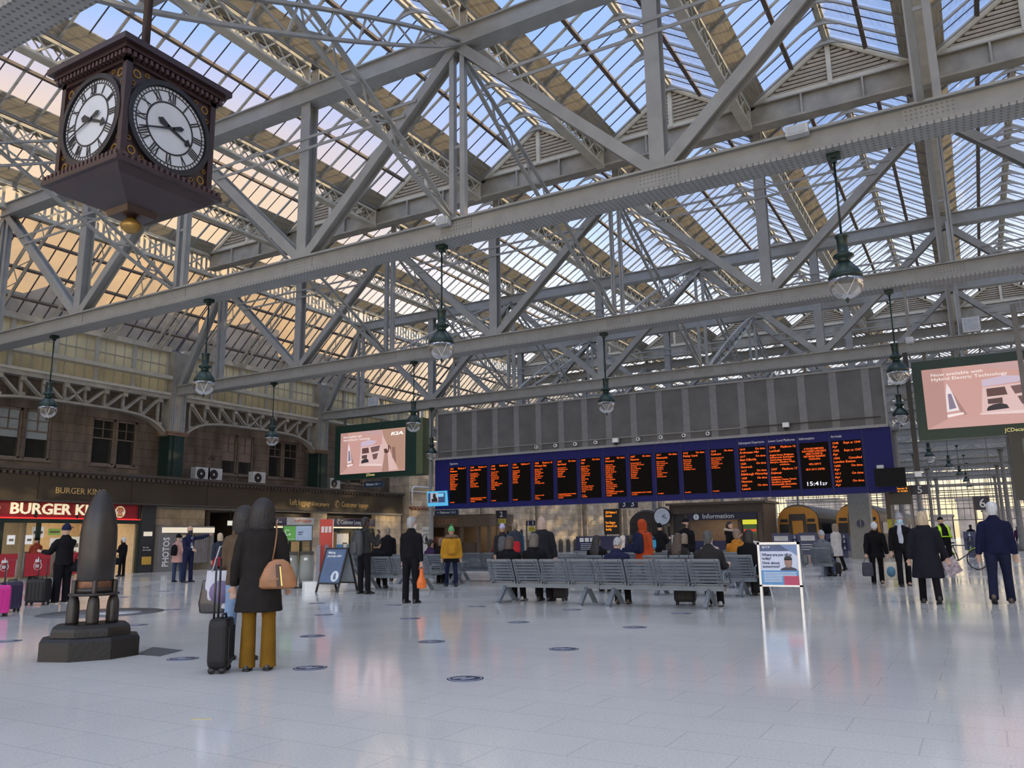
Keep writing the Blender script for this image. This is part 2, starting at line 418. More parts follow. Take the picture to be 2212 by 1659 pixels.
for bi, by in enumerate((25.0, 56.1, 87.2)):
    w_ = ['nearest', 'second', 'furthest'][bi]
    g = MB(); x0, x1 = -31.0, 15.5
    g.box(x0, x1, by-.08, by+.08, 14.3, 15.03).box(x0, x1, by-.24, by+.24, 14.25, 14.32).box(x0, x1, by-.2, by+.2, 14.99, 15.03)
    root = thing('plate_girder', f'deep grey plate girder under the {w_} row of louvred gables', 'girder', (x0, by, 14.3))
    g.build('girder_web', TAUPE, root)
    sub = root
    for j in range(-6, 4):
        for dx in (1.7, 3.5):
            x = PX*j+dx
            if x0 < x < x1: MB().box(x-.03, x+.03, by-.2, by+.2, 14.32, 15.0).build('stiffener', TAUPE, sub)
    for ri, rx in enumerate(RIDGES):
        lab = f'louvred triangular gable in the {w_} row, {ORD[ri+1]} from the left wall'
        if gab0 is None: gab0 = make_gable(lab, (rx, by, 0))
        else: copy_thing(gab0, lab, (rx, by, 0))
# ---- roof trusses
def ibeam(b, p, q, wd, dp, th=.03, up=(0, 1, 0)):
    p = Vector(p); q = Vector(q); d = (q-p).normalized(); u = Vector(up); a = d.cross(u).normalized()
    b.beam(p, q, wd, th, up) if False else None
    b.beam(p+u*dp/2, q+u*dp/2, wd, th, up); b.beam(p-u*dp/2, q-u*dp/2, wd, th, up); b.beam(p, q, th*1.5, dp, up)
NODES = [PX*j for j in range(-6, 4)]
def make_truss(label, y):
    root = thing('roof_truss', label, 'roof truss', (0, y, 0), 0, 'riveted steel roof trusses')
    b = MB(); b.box(-33.9, 15.6, -.17, .17, ZB+.03, ZBT-.03).box(-33.9, 15.6, -.27, .27, ZBT-.05, ZBT)
    b.box(-33.9, 15.6, -.2, -.17, ZB+.03, ZB+.13); b.build('lower_chord', STEEL, root, True)
    MB().box(-33.0, 15.6, -.31, .31, ZB-.03, ZB+.03).build('lower_flange', STEELR, root, True)
    b = MB(); b.box(-31.3, 15.6, -.2, .2, ZT0+.03, ZT-.03).box(-31.3, 15.6, -.27, .27, ZT-.04, ZT).box(-31.3, 15.6, -.25, .25, ZT0, ZT0+.04); b.build('upper_chord', STEEL, root, True)
    for j, x in zip(range(-6, 4), NODES):
        b = MB()
        if j % 2 == 0:
            for dx in (-.16, .16): b.box(x+dx-.07, x+dx+.07, -.13, -.10, ZBT, ZT0).box(x+dx-.015, x+dx+.015, -.13, .1, ZBT, ZT0)
            if j != -6:
                b.box(x-.16, x+.16, -.1, -.07, ZBT+1.9, ZBT+1.98)
        else:
            b.box(x-.17, x+.17, -.17, -.14, ZBT, ZT0).box(x-.17, x+.17, .14, .17, ZBT, ZT0).box(x-.02, x+.02, -.14, .14, ZBT, ZT0)
        b.build('post', STEEL, root, True)
        MB().box(x-.45, x+.45, -.185, -.17, ZB+.08, ZBT-.06).build('gusset_plate', STEELZ, root, True)
    for j in range(-6, 3):
        lo, hi = (j, j+1) if j % 2 else (j+1, j)     # feet at odd panels, heads at even ones
        b = MB(); p = Vector((PX*lo, 0, ZBT-.1)); q = Vector((PX*hi, 0, ZT0+.1))
        ibeam(b, p, q, .26, .30)
        b.build('diagonal', STEEL, root, True)
    b = MB(); ibeam(b, (-33.9, 0, ZBT-.2), (-31.1, 0, ZT0+.2), .26, .30); b.build('end_strut', STEEL, root, True)
    for j in (-5, -3, -1, 1):
        for z in (12.55, 12.22):
            dx = PX*(1-(ZT0-z)/(ZT0-ZBT))+.0
            hx = PX*(z-ZBT)/(ZT0-ZBT)
            MB().box(PX*j-hx, PX*j+hx, -.2, -.17, z-.04, z+.04).build('tie_bar', STEEL, root, True)
    return root
tr_words = ['behind the photographer', 'above the hanging square clock', 'just beyond the square clock', 'second beyond the square clock', 'carrying the departure board', 'just behind the departure board', 'second behind the departure board']
tr0 = make_truss('grey riveted roof truss above the hanging square clock', TY[1])
for i, y in enumerate(TY):
    if i == 1: continue
    lab = 'grey riveted roof truss '+(tr_words[i] if i < len(tr_words) else f'over the train shed, {ORD[i-6]} beyond the concourse')
    copy_thing(tr0, lab, (0, y, 0))
# ---- lattice girders under the valleys, sway braces between trusses
def lacing(b, p, q, side, w, n, t=.05, both=True):
    """zigzag flat bars between two parallel edges; side = vector across"""
    p = Vector(p); q = Vector(q); sd = Vector(side)
    for i in range(n):
        a = p+(q-p)*(i/n); c = p+(q-p)*((i+1)/n)
        if both or i % 2 == 0: b.beam(a-sd*w/2, c+sd*w/2, t, .015, up=sd.cross(q-p))
        if both or i % 2 == 1: b.beam(a+sd*w/2, c-sd*w/2, t, .015, up=sd.cross(q-p))
def make_lgirder(L_, label, loc):
    root = thing('lattice_girder', label, 'girder', loc, 0, 'lattice girders under the roof valleys')
    for nm, z in (('upper_boom', 14.86), ('lower_boom', 14.2)):
        b = MB(); b.box(-.15, .15, 0, L_, z-.012, z+.012)
        for s in (-1, 1): b.box(s*.14-.01, s*.14+.01, 0, L_, z-.09 if z > 14.5 else z, z if z > 14.5 else z+.09)
        b.build(nm, CREAM, root, True)
    b = MB()
    for s in (-.11, .11): lacing(b, (s, .1, 14.53), (s, L_-.1, 14.53), (0, 0, 1), .6, int(L_/.62), .05)
    b.build('lacing', CREAM, root, True)
    b = MB(); b.box(-.13, .13, 0, .06, 14.15, 14.9).box(-.13, .13, L_-.06, L_, 14.15, 14.9); b.build('end_plate', CREAM, root, True)
    return root
PRO = {}
span_w = lambda i: ['nearest roof span', 'span over the clock', 'span beyond the square clock', 'second span beyond the clock', 'span before the departure board', 'first span behind the board', 'second span behind the board', 'third span behind the board'][i]
for i in range(0, 7):
    for vi, j in enumerate(range(-5, 4)):
        y0, y1 = TY[i]+.15, TY[i+1]-.15
        for gy in (25.0, 56.1):
            if y0 < gy < y1: y1 = gy-.25
        L_ = round(y1-y0, 2)
        lab = f'lattice valley girder in the {span_w(i)}, {ORD[vi+1]} from left'
        if L_ not in PRO: PRO[L_] = make_lgirder(L_, lab, (PX*j, y0, 0))
        else: copy_thing(PRO[L_], lab, (PX*j, y0, 0))
def make_brace(p, q, label):
    """tapered lattice strut"""
    p = Vector(p); q = Vector(q); mid = (p+q)/2
    root = thing('lattice_brace', label, 'brace', mid, 0, 'lattice sway braces between trusses')
    d = (q-p).normalized(); up = Vector((1, 0, 0)).cross(d).normalized()
    def at_(t): return p+(q-p)*t-mid
    def hw_(t): return .05+.24*math.sin(PI*t)**.6
    r1, r2 = MB(), MB(); N_ = 12
    for k in range(N_):
        a, c = k/N_, (k+1)/N_
        r1.beam(at_(a)+up*hw_(a), at_(c)+up*hw_(c), .11, .06, up=up); r2.beam(at_(a)-up*hw_(a), at_(c)-up*hw_(c), .11, .06, up=up)
    r1.build('upper_angle', STEEL, root, True); r2.build('lower_angle', STEEL, root, True)
    b = MB()
    for k in range(1, 19):
        a, c = k/20, (k+1)/20; s = 1 if k % 2 else -1
        b.beam(at_(a)+up*hw_(a)*s, at_(c)-up*hw_(c)*s, .045, .03, up=(1, 0, 0))
    b.build('lacing', STEEL, root, True)
    return root
brace0 = {}
for i in range(0, 6):
    for xi, x in enumerate((-4*PX, -2*PX, 0.0)):
        for kd in (0, 1):
            x = (-4*PX, -2*PX, 0.0)[xi]+(.12 if kd else -.12)
            p = (x, TY[i]+.2, ZT0+.1) if kd == 0 else (x, TY[i]+.25, ZBT-.1)
            q = (x, TY[i+1]-.25, ZBT+.05) if kd == 0 else (x, TY[i+1]-.2, ZT0+.1)
            lab = f"lattice brace {'falling' if kd == 0 else 'rising'} away, {span_w(i)}, {['left', 'middle', 'right'][xi]} of three"
            if kd not in brace0: brace0[kd] = make_brace(p, q, lab)
            else: copy_thing(brace0[kd], lab, (Vector(p)+Vector(q))/2)
# ================================================================== LEFT SIDE: columns, arched girders, clerestory, raking glass, hotel wall
FX = lambda y: -33.0-.035*(y-17)              # line of the shop fascia
COLX = -34.3
COLY = [TY[i] for i in range(0, 9)]
FROST = glass_mat('wired_glass', (.95, .86, .62), .25, (.92, .80, .48), .45, .25, .18)
RAKE = glass_mat('raking_wired_glass', (.92, .84, .72), .70, (.50, .42, .32), .4, .25, .16)
col_w = ['behind the photographer', 'beside the clock', 'at the near burger sign', 'above the photo booth', 'left of the pink billboard', 'beyond the pink billboard', 'second beyond the pink billboard', 'third beyond the pink billboard', 'fourth beyond the pink billboard']
c0 = None
for i, y in enumerate(COLY[:5]):
    lab = f'cream and green iron column {col_w[i]}'
    if c0 is None:
        c0 = thing('iron_column', lab, 'column', (COLX, y, 4.2), 0, 'iron columns along the left wall')
        b = MB(); b.box(-.38, .38, -.42, .42, 0, 2.35).box(-.44, .44, -.2, .2, 0, 2.35); b.build('lower_shaft', GREEN, c0, True)
        MB().box(-.45, .45, -.55, .55, 2.3, 2.42).box(-.5, .5, -.62, .62, 2.42, 2.5).build('capital', mat('rust_cap', (.17, .10, .06), .6), c0, True)
        MB().box(-.36, .36, -.44, .44, 2.5, 6.5).build('upper_shaft', TAUPE, c0, True)
        b = MB()
        for s in (-1, 1): b.box(.36, .385, s*.3-.1, s*.3+.1, 2.5, 4.4)
        b.build('rivet_strip', STEELR, c0, True)
    else: copy_thing(c0, lab, (COLX, y, 4.2))
# arched lattice girders
ag0 = None
for i in range(0, 4):
    y0 = COLY[i]+.44; L_ = 10.3-.88
    lab = f'arched lattice girder right of the column {col_w[i]}'
    if ag0 is not None: copy_thing(ag0, lab, (COLX, y0, 0)); continue
    ag0 = thing('arched_girder', lab, 'girder', (COLX, y0, 0), 0, 'arched girders along the left wall')
    MB().box(-.2, .25, 0, L_, 8.30, 8.55).build('upper_chord', TAUPE, ag0, True)
    zs = lambda t: 7.45-.85*abs(2*t-1)**6-.10*abs(2*t-1)**2
    b = MB(); K = 40
    for k in range(K):
        t, t2 = k/K, (k+1)/K
        b.beam((.05, L_*t, zs(t)), (.05, L_*t2, zs(t2)), .42, .10)
    b.build('curved_soffit', TAUPE, ag0, True)
    n = 10
    for k in range(n):
        b = MB(); t = (k+.5)/n; t2 = (k+1.5)/n if k < n/2 else (k-.5)/n
        b.box(-.06, .06, L_*t-.06, L_*t+.06, zs(t), 8.32).box(.1, .2, L_*t-.12, L_*t+.12, 8.1, 8.32).box(.1, .2, L_*t-.12, L_*t+.12, zs(t), zs(t)+.2)
        b.build('upright', TAUPE, ag0, True)
        if .0 < t2 < 1: 
            b = MB()
            for dx in (-.08, .12): b.beam((dx, L_*t, 8.3), (dx, L_*t2, zs(t2)), .04, .09)
            b.build('diagonal', TAUPE, ag0, True)
# clerestory band with rail beam, between columns
POSTW = mat('clerestory_paint', (.40, .38, .33), .55, 0, .12)
cl0 = None
for i in range(0, 8):
    y0 = COLY[i]+.40; L_ = 9.5
    lab = f'wired clerestory glass right of the column {col_w[i]}'
    if cl0 is not None: copy_thing(cl0, lab, (COLX, y0, 0)); continue
    cl0 = thing('window', lab, 'window', (COLX, y0, 0), 0, 'clerestory windows', 'structure')
    MB().add([(-.2, 0, 8.5), (-.2, L_, 8.5), (-.2, L_, 10.75), (-.2, 0, 10.75)], [(0, 1, 2, 3)]).build('pane', FROST, cl0, True)
    n = 5
    for k in range(n+1):
        y = L_*k/n; MB().box(-.28, -.05, max(0, y-.09), min(L_, y+.09), 8.55, 10.75).build('window_post', POSTW, cl0, True)
    b = MB()
    for k in range(n):
        for q in (1, 2, 3): 
            y = L_*(k+q/4)/n; b.box(-.22, -.17, y-.018, y+.018, 8.55, 10.75)
        b.box(-.22, -.17, L_*k/n, L_*(k+1)/n, 10.05, 10.09)
    b.build('glazing_grid', POSTW, cl0, True)
    MB().box(-.3, .1, 0, L_, 10.7, 10.95).build('head_rail', POSTW, cl0, True)
    MB().box(-.1, .35, 0, L_, 9.28, 9.46).build('walkway_rail', CREAM, cl0, True)
    MB().box(-.15, .3, 0, L_, 8.5, 8.62).build('sill_rail', CREAM, cl0, True)
# ornate edge girder and raking glass
rk0 = None
for i in range(0, 8):
    y0 = TY[i]+.1; L_ = 10.1
    lab = f'ornate edge girder atop the raking glass, by the column {col_w[i]}'
    if i == 0 or rk0 is None:
        rk0 = thing('edge_girder', lab, 'girder', (-31.1, y0, 0), 0, 'ornate girders over the raking glass')
        MB().box(-.16, .16, 0, L_, 14.9, 15.05).build('upper_boom', CREAM, rk0, True)
        MB().box(-.16, .16, 0, L_, 13.95, 14.1).build('lower_boom', CREAM, rk0, True)
        b = MB(); lacing(b, (.1, .05, 14.5), (.1, L_-.05, 14.5), (0, 0, 1), .8, 9, .08); b.build('lacing', CREAM, rk0, True)
        b = MB(); n = 36
        for k in range(n):
            y = L_*(k+.5)/n; b.box(-.1, -.06, y-.05, y+.05, 14.1, 14.9)
        b.build('balusters', CREAM, rk0, True)['kind'] = 'stuff'
    else: copy_thing(rk0, lab, (-31.1, y0, 0))
rg0 = None
A_, B_ = Vector((-.0, 0, 13.98)), Vector((-3.3, 0, 10.9))
for i in range(0, 8):
    y0 = TY[i]+.05; L_ = 10.2
    lab = f'raking glazed slope above the clerestory right of the column {col_w[i]}'
    if rg0 is not None: copy_thing(rg0, lab, (-31.1, y0, 0)); continue
    rg0 = thing('ceiling', lab, 'glazed roof', (-31.1, y0, 0), 0, 'raking glass slopes of the left wall', 'structure')
    yy = Vector((0, L_, 0)); nrm = Vector((-(A_.z-B_.z), 0, A_.x-B_.x)).normalized()
    MB().add([B_, A_, A_+yy, B_+yy], [(0, 1, 2, 3)]).build('glass_slope', RAKE, rg0, True)
    b = MB(); n = 18
    for k in range(n+1):
        o = Vector((0, L_*k/n, 0)); b.beam(A_+o-nrm*.03, B_+o-nrm*.03, .035, .05, up=nrm)
    b.build('glazing_bar', BAR, rg0, True)['kind'] = 'stuff'
    for t in (.2, .5, .8):
        p = A_+(B_-A_)*t-nrm*.1; MB().beam(p, p+yy, .1, .14, up=nrm).build('purlin', BROWN, rg0, True)
    for k in range(4):
        o = Vector((0, L_*(k+.5)/4, 0)); b = MB()
        for dy in (-.22, .22):
            p, q = A_+o+Vector((0, dy, 0))-nrm*.28, B_+o+Vector((0, dy, 0))-nrm*.28
            b.beam(p, q, .09, .07, up=nrm)
        pm, qm = A_+o-nrm*.28, B_+o-nrm*.28
        lacing(b, pm, qm, (0, 1, 0), .4, 8, .04, False)
        b.build('raking_rafter', CREAM, rg0, True)
# upper hotel wall with sash windows
WX = -35.3; WZ0, WZ1 = 4.3, 10.4
wins = []
def wy(x, y): return atX(x, y, WX).y
for a, c, blind in (((-6, 900), (51, 905), 1), ((57, 915), (114, 915), 1), ((199, 950), (250, 950), 0), ((253, 950), (297, 950), 0), ((480, 985), (513, 985), 2), ((516, 985), (549, 985), 2), ((581, 1000), (612, 1000), 0), ((614, 1000), (645, 1000), 0)):
    wins.append((wy(*a), wy(*c), blind))
wins = [(11.2, 12.4, 0), (12.6, 13.8, 0)]+wins+[(38.9, 40.1, 0), (40.3, 41.5, 0)]
SZ0, SZ1 = 4.95, 7.15
b = MB(); edges = [-8]+[e for y0, y1, _ in wins for e in (y0, y1)]+[46.5]
b.box(WX-.5, WX, -8, 46.5, WZ0, SZ0).box(WX-.5, WX, -8, 46.5, SZ1, WZ1)
for k in range(0, len(edges), 2): b.box(WX-.5, WX, edges[k], edges[k+1], SZ0, SZ1)
struct(b, 'wall_left', STONE, 'stained brown sandstone upper wall with sash windows', 'wall')
SASH = mat('sash_paint', (.16, .125, .10), .5, 0, .2)
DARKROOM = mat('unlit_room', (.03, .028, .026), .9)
WGL = glass_mat('window_glass', (.9, .92, .92), .88, (.12, .12, .12), 0, .02)
BLIND = mat('roller_blind', (.75, .78, .80), .8)
PINKB = mat('pink_blind', (.55, .38, .30), .8)
for k, (y0, y1, bl) in enumerate(wins):
    t = thing('window', f'tall brown sash window in the upper wall, {ORD[k+1]} from the near end', 'window', (WX-.15, (y0+y1)/2, SZ0), 0, 'sash windows of the upper wall', 'structure')
    h = SZ1-SZ0; wd = (y1-y0)/2
    b = MB(); b.box(-.06, .06, -wd, -wd+.09, 0, h).box(-.06, .06, wd-.09, wd, 0, h).box(-.06, .06, -wd, wd, 0, .1).box(-.06, .06, -wd, wd, h-.1, h)
    b.build('window_frame', SASH, t, True)
    MB().box(-.05, .05, -wd+.09, wd-.09, h*.56, h*.56+.06).build('meeting_rail', SASH, t, True)
    MB().box(-.03, .03, -.02, .02, h*.56, h-.1).box(-.03, .03, -wd+.09, wd-.09, h*.77, h*.77+.035).build('glazing_bar', SASH, t, True)
    MB().box(-.012, -.002, -wd+.09, wd-.09, .1, h-.1).build('pane', WGL, t, True)
    MB().box(-.1, .2, -wd-.08, wd+.08, -.08, .02).build('window_sill', SASH, t, True)
    if bl: MB().box(-.04, -.02, -wd+.1, wd-.1, h*(.42 if bl == 1 else .35), h-.1).build('blind', BLIND if bl == 1 else PINKB, t, True)
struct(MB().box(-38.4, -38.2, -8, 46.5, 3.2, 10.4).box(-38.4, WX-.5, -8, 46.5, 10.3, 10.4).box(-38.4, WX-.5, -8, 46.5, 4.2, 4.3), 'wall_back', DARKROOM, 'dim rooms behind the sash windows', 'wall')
# hotel block seen dimly through the raking glass
ho = MB().box(-46, -38.6, -8, 46, 0, 13.2)
for y_, w_, h_ in ((2, 3, 14.6), (9, 2.2, 14.2), (15.5, 3.4, 14.9), (22, 2.0, 14.1), (27, 3.6, 14.4), (34.5, 2.4, 15.0), (40, 3, 14.2)): ho.box(-45, -38.7, y_, y_+w_, 13.1, h_)
struct(ho, 'wall_outer', mat('hotel_stone', (.085, .082, .085), .85, 0, .3, .8), 'dark hotel block standing behind the raking glass', 'building')
# ---- fascia over the shops
FASC = mat('bronze_fascia', (.060, .046, .030), .38, .35, .22, .45)
def fseg(mb, y0, y1, d0, d1, z0, z1):
    xa, xb = FX(y0), FX(y1)
    return mb.add([(xa+d0, y0, z0), (xb+d0, y1, z0), (xb+d1, y1, z0), (xa+d1, y0, z0), (xa+d0, y0, z1), (xb+d0, y1, z1), (xb+d1, y1, z1), (xa+d1, y0, z1)],
                  [(3, 2, 1, 0), (4, 5, 6, 7), (0, 1, 5, 4), (1, 2, 6, 5), (2, 3, 7, 6), (3, 0, 4, 7)])
fas = thing('shop_fascia', 'long bronze metal fascia with gold lettering over the shops', 'fascia', (FX(26), 26, 3.1))
for k in range(0, 9):
    y0, y1 = 6+k*4.3, 6+(k+1)*4.3-.02
    if y1 > 44.2: y1 = 44.1
    fseg(MB(), y0, y1, -.14, 0, 3.12, 4.22).build('fascia_panel', FASC, fas)
corn = fseg(fseg(fseg(MB(), 6, 44.2, -2.3, .16, 4.3, 4.42), 6, 44.2, -.3, .08, 4.22, 4.30), 6, 44.2, -.14, .05, 3.05, 3.13)
corn.build('cornice', mat('cornice_dark', (.055, .043, .034), .6, 0, .2), fas)
b = MB()
for k in range(150):
    y = 6.2+k*.253; fseg(b, y, y+.13, 0, .14, 4.12, 4.24)
b.build('dentil_course', mat('cornice_dark', (.055, .043, .034)), fas)['kind'] = 'stuff'
GOLD = mat('gold_letters', (.62, .42, .17), .35, .35, .1)
ND = Vector((.035, -1, 0)).normalized()*-1     # reading direction along the fascia for one who looks at it
RD = Vector((-.035, 1, 0)).normalized()
def ftext(s, y, z, size, m, width=None, nm='lettering', d=.012, align='LEFT', par=None):
    return text(s, size, nm, m, par or fas, (FX(y)+d, y, z), RD, (0, 0, 1), align, .02, 1, width)
ftext('BURGER KING', 19.6, 3.42, .36, GOLD, 2.25)
ftext('Left luggage', 33.3, 3.35, .46, GOLD, 1.75); ftext('& lost property', 35.15, 3.35, .34, GOLD, 1.5)
ftext('Customer lounge', 37.75, 3.35, .46, GOLD, 2.6); ftext('\u2706', 37.1, 3.35, .5, GOLD)
struct(MB().box(-38.2, -33.82, 6, 44, 2.95, 3.05), 'ceiling', mat('shop_ceiling', (.25, .22, .18), .8), 'low soffit over the shop interiors', 'ceiling')
# ---- shopfronts
SF = lambda y: FX(y)-.30
def fbox(mb, y0, y1, z0, z1, d0=-.08, d1=0): return fseg(mb, y0, y1, d0-.30, d1-.30, z0, z1)
RED = mat('burger_red', (.30, .012, .020), .45, 0, .08)
REDGLOW = glow('red_strip_light', (1.0, .03, .03), 1.6)
IVORY = mat('ivory_letters', (.80, .74, .52), .4, emit=(1, .85, .55), estr=.55, var=0)
bk = thing('shopfront', 'red burger restaurant front with ivory lettering above lit serving hatches', 'shopfront', (SF(20), 20, 0))
fbox(MB(), 8, 23.95, 2.40, 3.05).build('sign_board', RED, bk)
b = MB()
for y in (8.2, 10, 11.8, 13.6, 15.4, 17.2, 19.05, 20.85, 22.3, 23.85): fbox(b, y-.04, y+.04, 2.4, 3.05, 0, .06)
b.build('mullion', mat('black_green', (.012, .02, .017), .5), bk)
fbox(MB(), 8, 23.95, 2.37, 2.42, 0, .04).build('strip_light', REDGLOW, bk)
fbox(MB(), 8, 24, 2.2, 2.37, -.1, .05).build('lintel', GREEN, bk)
b = text('BURGER KING', .62, 'lettering', IVORY, bk, (SF(17.95)+.07, 17.95, 2.56), RD, (0, 0, 1), 'LEFT', .05, 1, 4.35, .012)
ftext('O', 17.05, 2.56, .62, IVORY, .5, par=bk, d=-.22)
b = MB(); c = Vector((SF(22.85)+.06, 22.85, 2.72))
disc = lambda mb, c, r, sx=1., n=24, t=.02: mb.prism([(r*math.cos(2*PI*k/n), r*sx*math.sin(2*PI*k/n)) for k in range(n)], c, RD, (0, 0, 1), Vector((t, 0, 0)))
lg = disc(MB(), c, .26).build('round_logo', mat('logo_cream', (.8, .7, .5), .5, emit=(1, .8, .5), estr=.3, var=0), bk)
b = MB()
for dz, w_ in ((.15, .15), (-.15, .15)):
    b.prism([(-w_, 0), (w_, 0), (w_*.8, .09*(1 if dz > 0 else -1)), (-w_*.8, .09*(1 if dz > 0 else -1))], c+Vector((.022, 0, dz*.72)), RD, (0, 0, 1), (.006, 0, 0))
b.build('bun', mat('bun_orange', (.75, .28, .04), .5), lg)
text('BURGER\nKING', .15, 'lettering', mat('logo_red', (.5, .02, .02), .5), lg, c+Vector((.03, -.0, .02)), RD, (0, 0, 1), 'CENTER', .006, .7, .36, .004)
JAMB = MB()
for y in (8, 10.5, 13.0, 15.5, 17.75, 19.25, 23.95): fbox(JAMB, y-.07, y+.07, 0, 2.2, -.1, .04)
JAMB.build('jamb', GREEN, bk)
for y0, y1 in ((8.1, 10.4), (10.6, 12.9), (13.1, 15.4), (15.6, 17.7), (17.82, 18.5), (18.54, 19.18)): fbox(MB(), y0, y1, .05, 2.2, -.04, -.02).build('glazed_panel', WGL, bk)
WARM = mat('warm_shop_wall', (.62, .50, .34), .7, 0, .1)
b = MB(); b.box(-38.3, -38.2, 6, 24.3, 0, 3).box(-38.3, -34, 24.05, 24.25, 0, 2.96).box(-38.3, -34, 19.0, 19.1, 0, 2.9)
struct(b, 'wall_shop', WARM, 'warm lit back walls of the burger restaurant', 'wall')
MB().box(-34.9, -34.3, 19.3, 21.5, 0, 1.05).build('counter', mat('counter_tan', (.4, .25, .13), .5), bk)
MENU = [((.85, .85, .8), 19.5, .5, 1.62, .45), ((.25, .42, .10), 20.25, .55, 1.72, .28), ((.55, .3, .15), 20.9, .6, 1.95, .2), ((.7, .35, .15), 21.6, .5, 1.9, .25), ((.85, .85, .82), 22.3, .4, 1.4, .6), ((.5, .12, .08), 22.9, .5, 1.75, .4), ((.8, .78, .7), 20.3, .5, 1.05, .55), ((.75, .72, .6), 21.3, .42, .95, .7), ((.8, .8, .78), 18.0, .3, 1.35, .36), ((.8, .8, .78), 18.72, .3, 1.35, .36)]
for k, (c, y, w_, z, h) in enumerate(MENU):
    dep = .02 if k >= 8 else -.9-.1*(k % 3)
    o = fbox(MB(), y, y+w_, z, z+h, dep, dep+.02).build('menu_poster', mat(f'poster_{k}', c, .6, emit=c, estr=.35, var=0), bk)
    fbox(MB(), y+.06, y+w_-.06, z+h*.35, z+h*.6, dep+.02, dep+.03).build('print_panel', mat('poster_print', (.25, .2, .15), .6), o)
def area(name, loc, sx, sy, e, col=(1, .78, .5), rot=(0, 0, 0)):
    l = bpy.data.lights.new(name, 'AREA'); l.shape = 'RECTANGLE'; l.size = sx; l.size_y = sy; l.energy = e; l.color = col
    o = bpy.data.objects.new(name, l); COL.objects.link(o); o.location = loc; o.rotation_euler = rot; return o
area('shop_lamp', (-36, 21.5, 2.9), 2.5, 4, 90)
area('shop_lamp', (-36, 16, 2.9), 2.5, 5, 40)
# dark panel with poster, photo booth
pn = thing('advert_board', 'dark panel with a travel voucher poster beside the photo booth', 'poster', (SF(24.4), 24.4, 0))
fbox(MB(), 24.05, 24.8, 0, 3.05).build('board', mat('dark_board', (.035, .035, .035), .5), pn)
po = fbox(MB(), 24.15, 24.7, .35, 1.25, 0, .03).build('poster', mat('poster_black', (.02, .02, .022), .4), pn)
fbox(MB(), 24.17, 24.68, .36, .72, .03, .036).build('yellow_patch', mat('poster_yellow', (.55, .33, .05), .5), po)
text("Don't bin\nyour voucher", .11, 'lettering', WHITE, po, (SF(24.18)+.045, 24.18, 1.1), RD, (0, 0, 1), 'LEFT', .004, 1, .46)
fbox(MB(), 24.2, 24.65, 1.65, 1.85, 0, .03).build('light_box', glow('lightbox_white', (1, .9, .75), .7), pn)
bt = thing('photo_booth', 'grey photo booth with PHOTOS lettering, lit header and pleated curtain', 'photo booth', (SF(26.5), 26.5, 0))
BTG = mat('booth_grey', (.16, .15, .145), .5)
fbox(MB(), 24.85, 26.2, 0, 2.12, -.7, .25).build('cabinet', BTG, bt)
fbox(MB(), 26.2, 28.1, 1.72, 2.12, -.7, .25).build('header_box', BTG, bt)
fbox(MB(), 25.0, 28.1, 1.80, 2.05, .25, .28).build('lit_header', glow('booth_light', (1, .88, .7), .8), bt)
fbox(MB(), 27.9, 28.1, 0, 1.75, -.7, .25).build('end_panel', BTG, bt)
fbox(MB(), 26.2, 28.1, 0, 2.1, -.75, -.7).build('back_panel', BTG, bt)
b = MB()
for k in range(14):
    y = 27.1+k*.055; fbox(b, y, y+.04, .35, 1.72, .05+.03*(k % 2), .1+.03*(k % 2))
b.build('curtain', mat('curtain_grey', (.22, .2, .2), .8), bt)
fbox(MB(), 26.25, 26.75, .75, 1.6, .2, .26).build('instruction_board', glow('booth_board', (1, .82, .62), .55), bt)
text('PHOTOS', .5, 'lettering', WHITE, bt, (SF(25.45)-.3+.56, 25.45, .22), (0, 0, 1), -RD, 'LEFT', .01, 1, 1.35, .008)
struct(MB().box(-34.9, -34.2, 24.9, 28.1, 2.15, 3.0), 'trim_1', ASHLAR, 'pale stone band above the photo booth', 'stone band')
area('booth_lamp', (SF(27)-.4, 27, 1.7), .6, 1.2, 8)
# dark recess
struct(MB().box(-38.2, -34.1, 28.2, 28.35, 0, 3).box(-38.3, -38.2, 24.3, 32, 0, 3).box(-38.2, -34.1, 31.4, 31.9, 0, 3), 'wall_recess', mat('recess_brown', (.06, .045, .035), .8), 'dark brown recess between the photo booth and the left luggage shop', 'wall')
ex = thing('exit_sign', 'small white lit sign in the dark recess right of the photo booth', 'sign', (SF(29.5), 29.5, 2.2))
fbox(MB(), 29.3, 29.75, 2.15, 2.45, -.25, -.20).build('sign_box', BLACK, ex); fbox(MB(), 29.5, 29.55, 2.44, 2.97, -.24, -.21).build('hanger', BLACK, ex); fbox(MB(), 29.33, 29.72, 2.18, 2.42, -.20, -.19).build('sign_face', glow('small_sign', (.9, .9, .8), .8), ex)
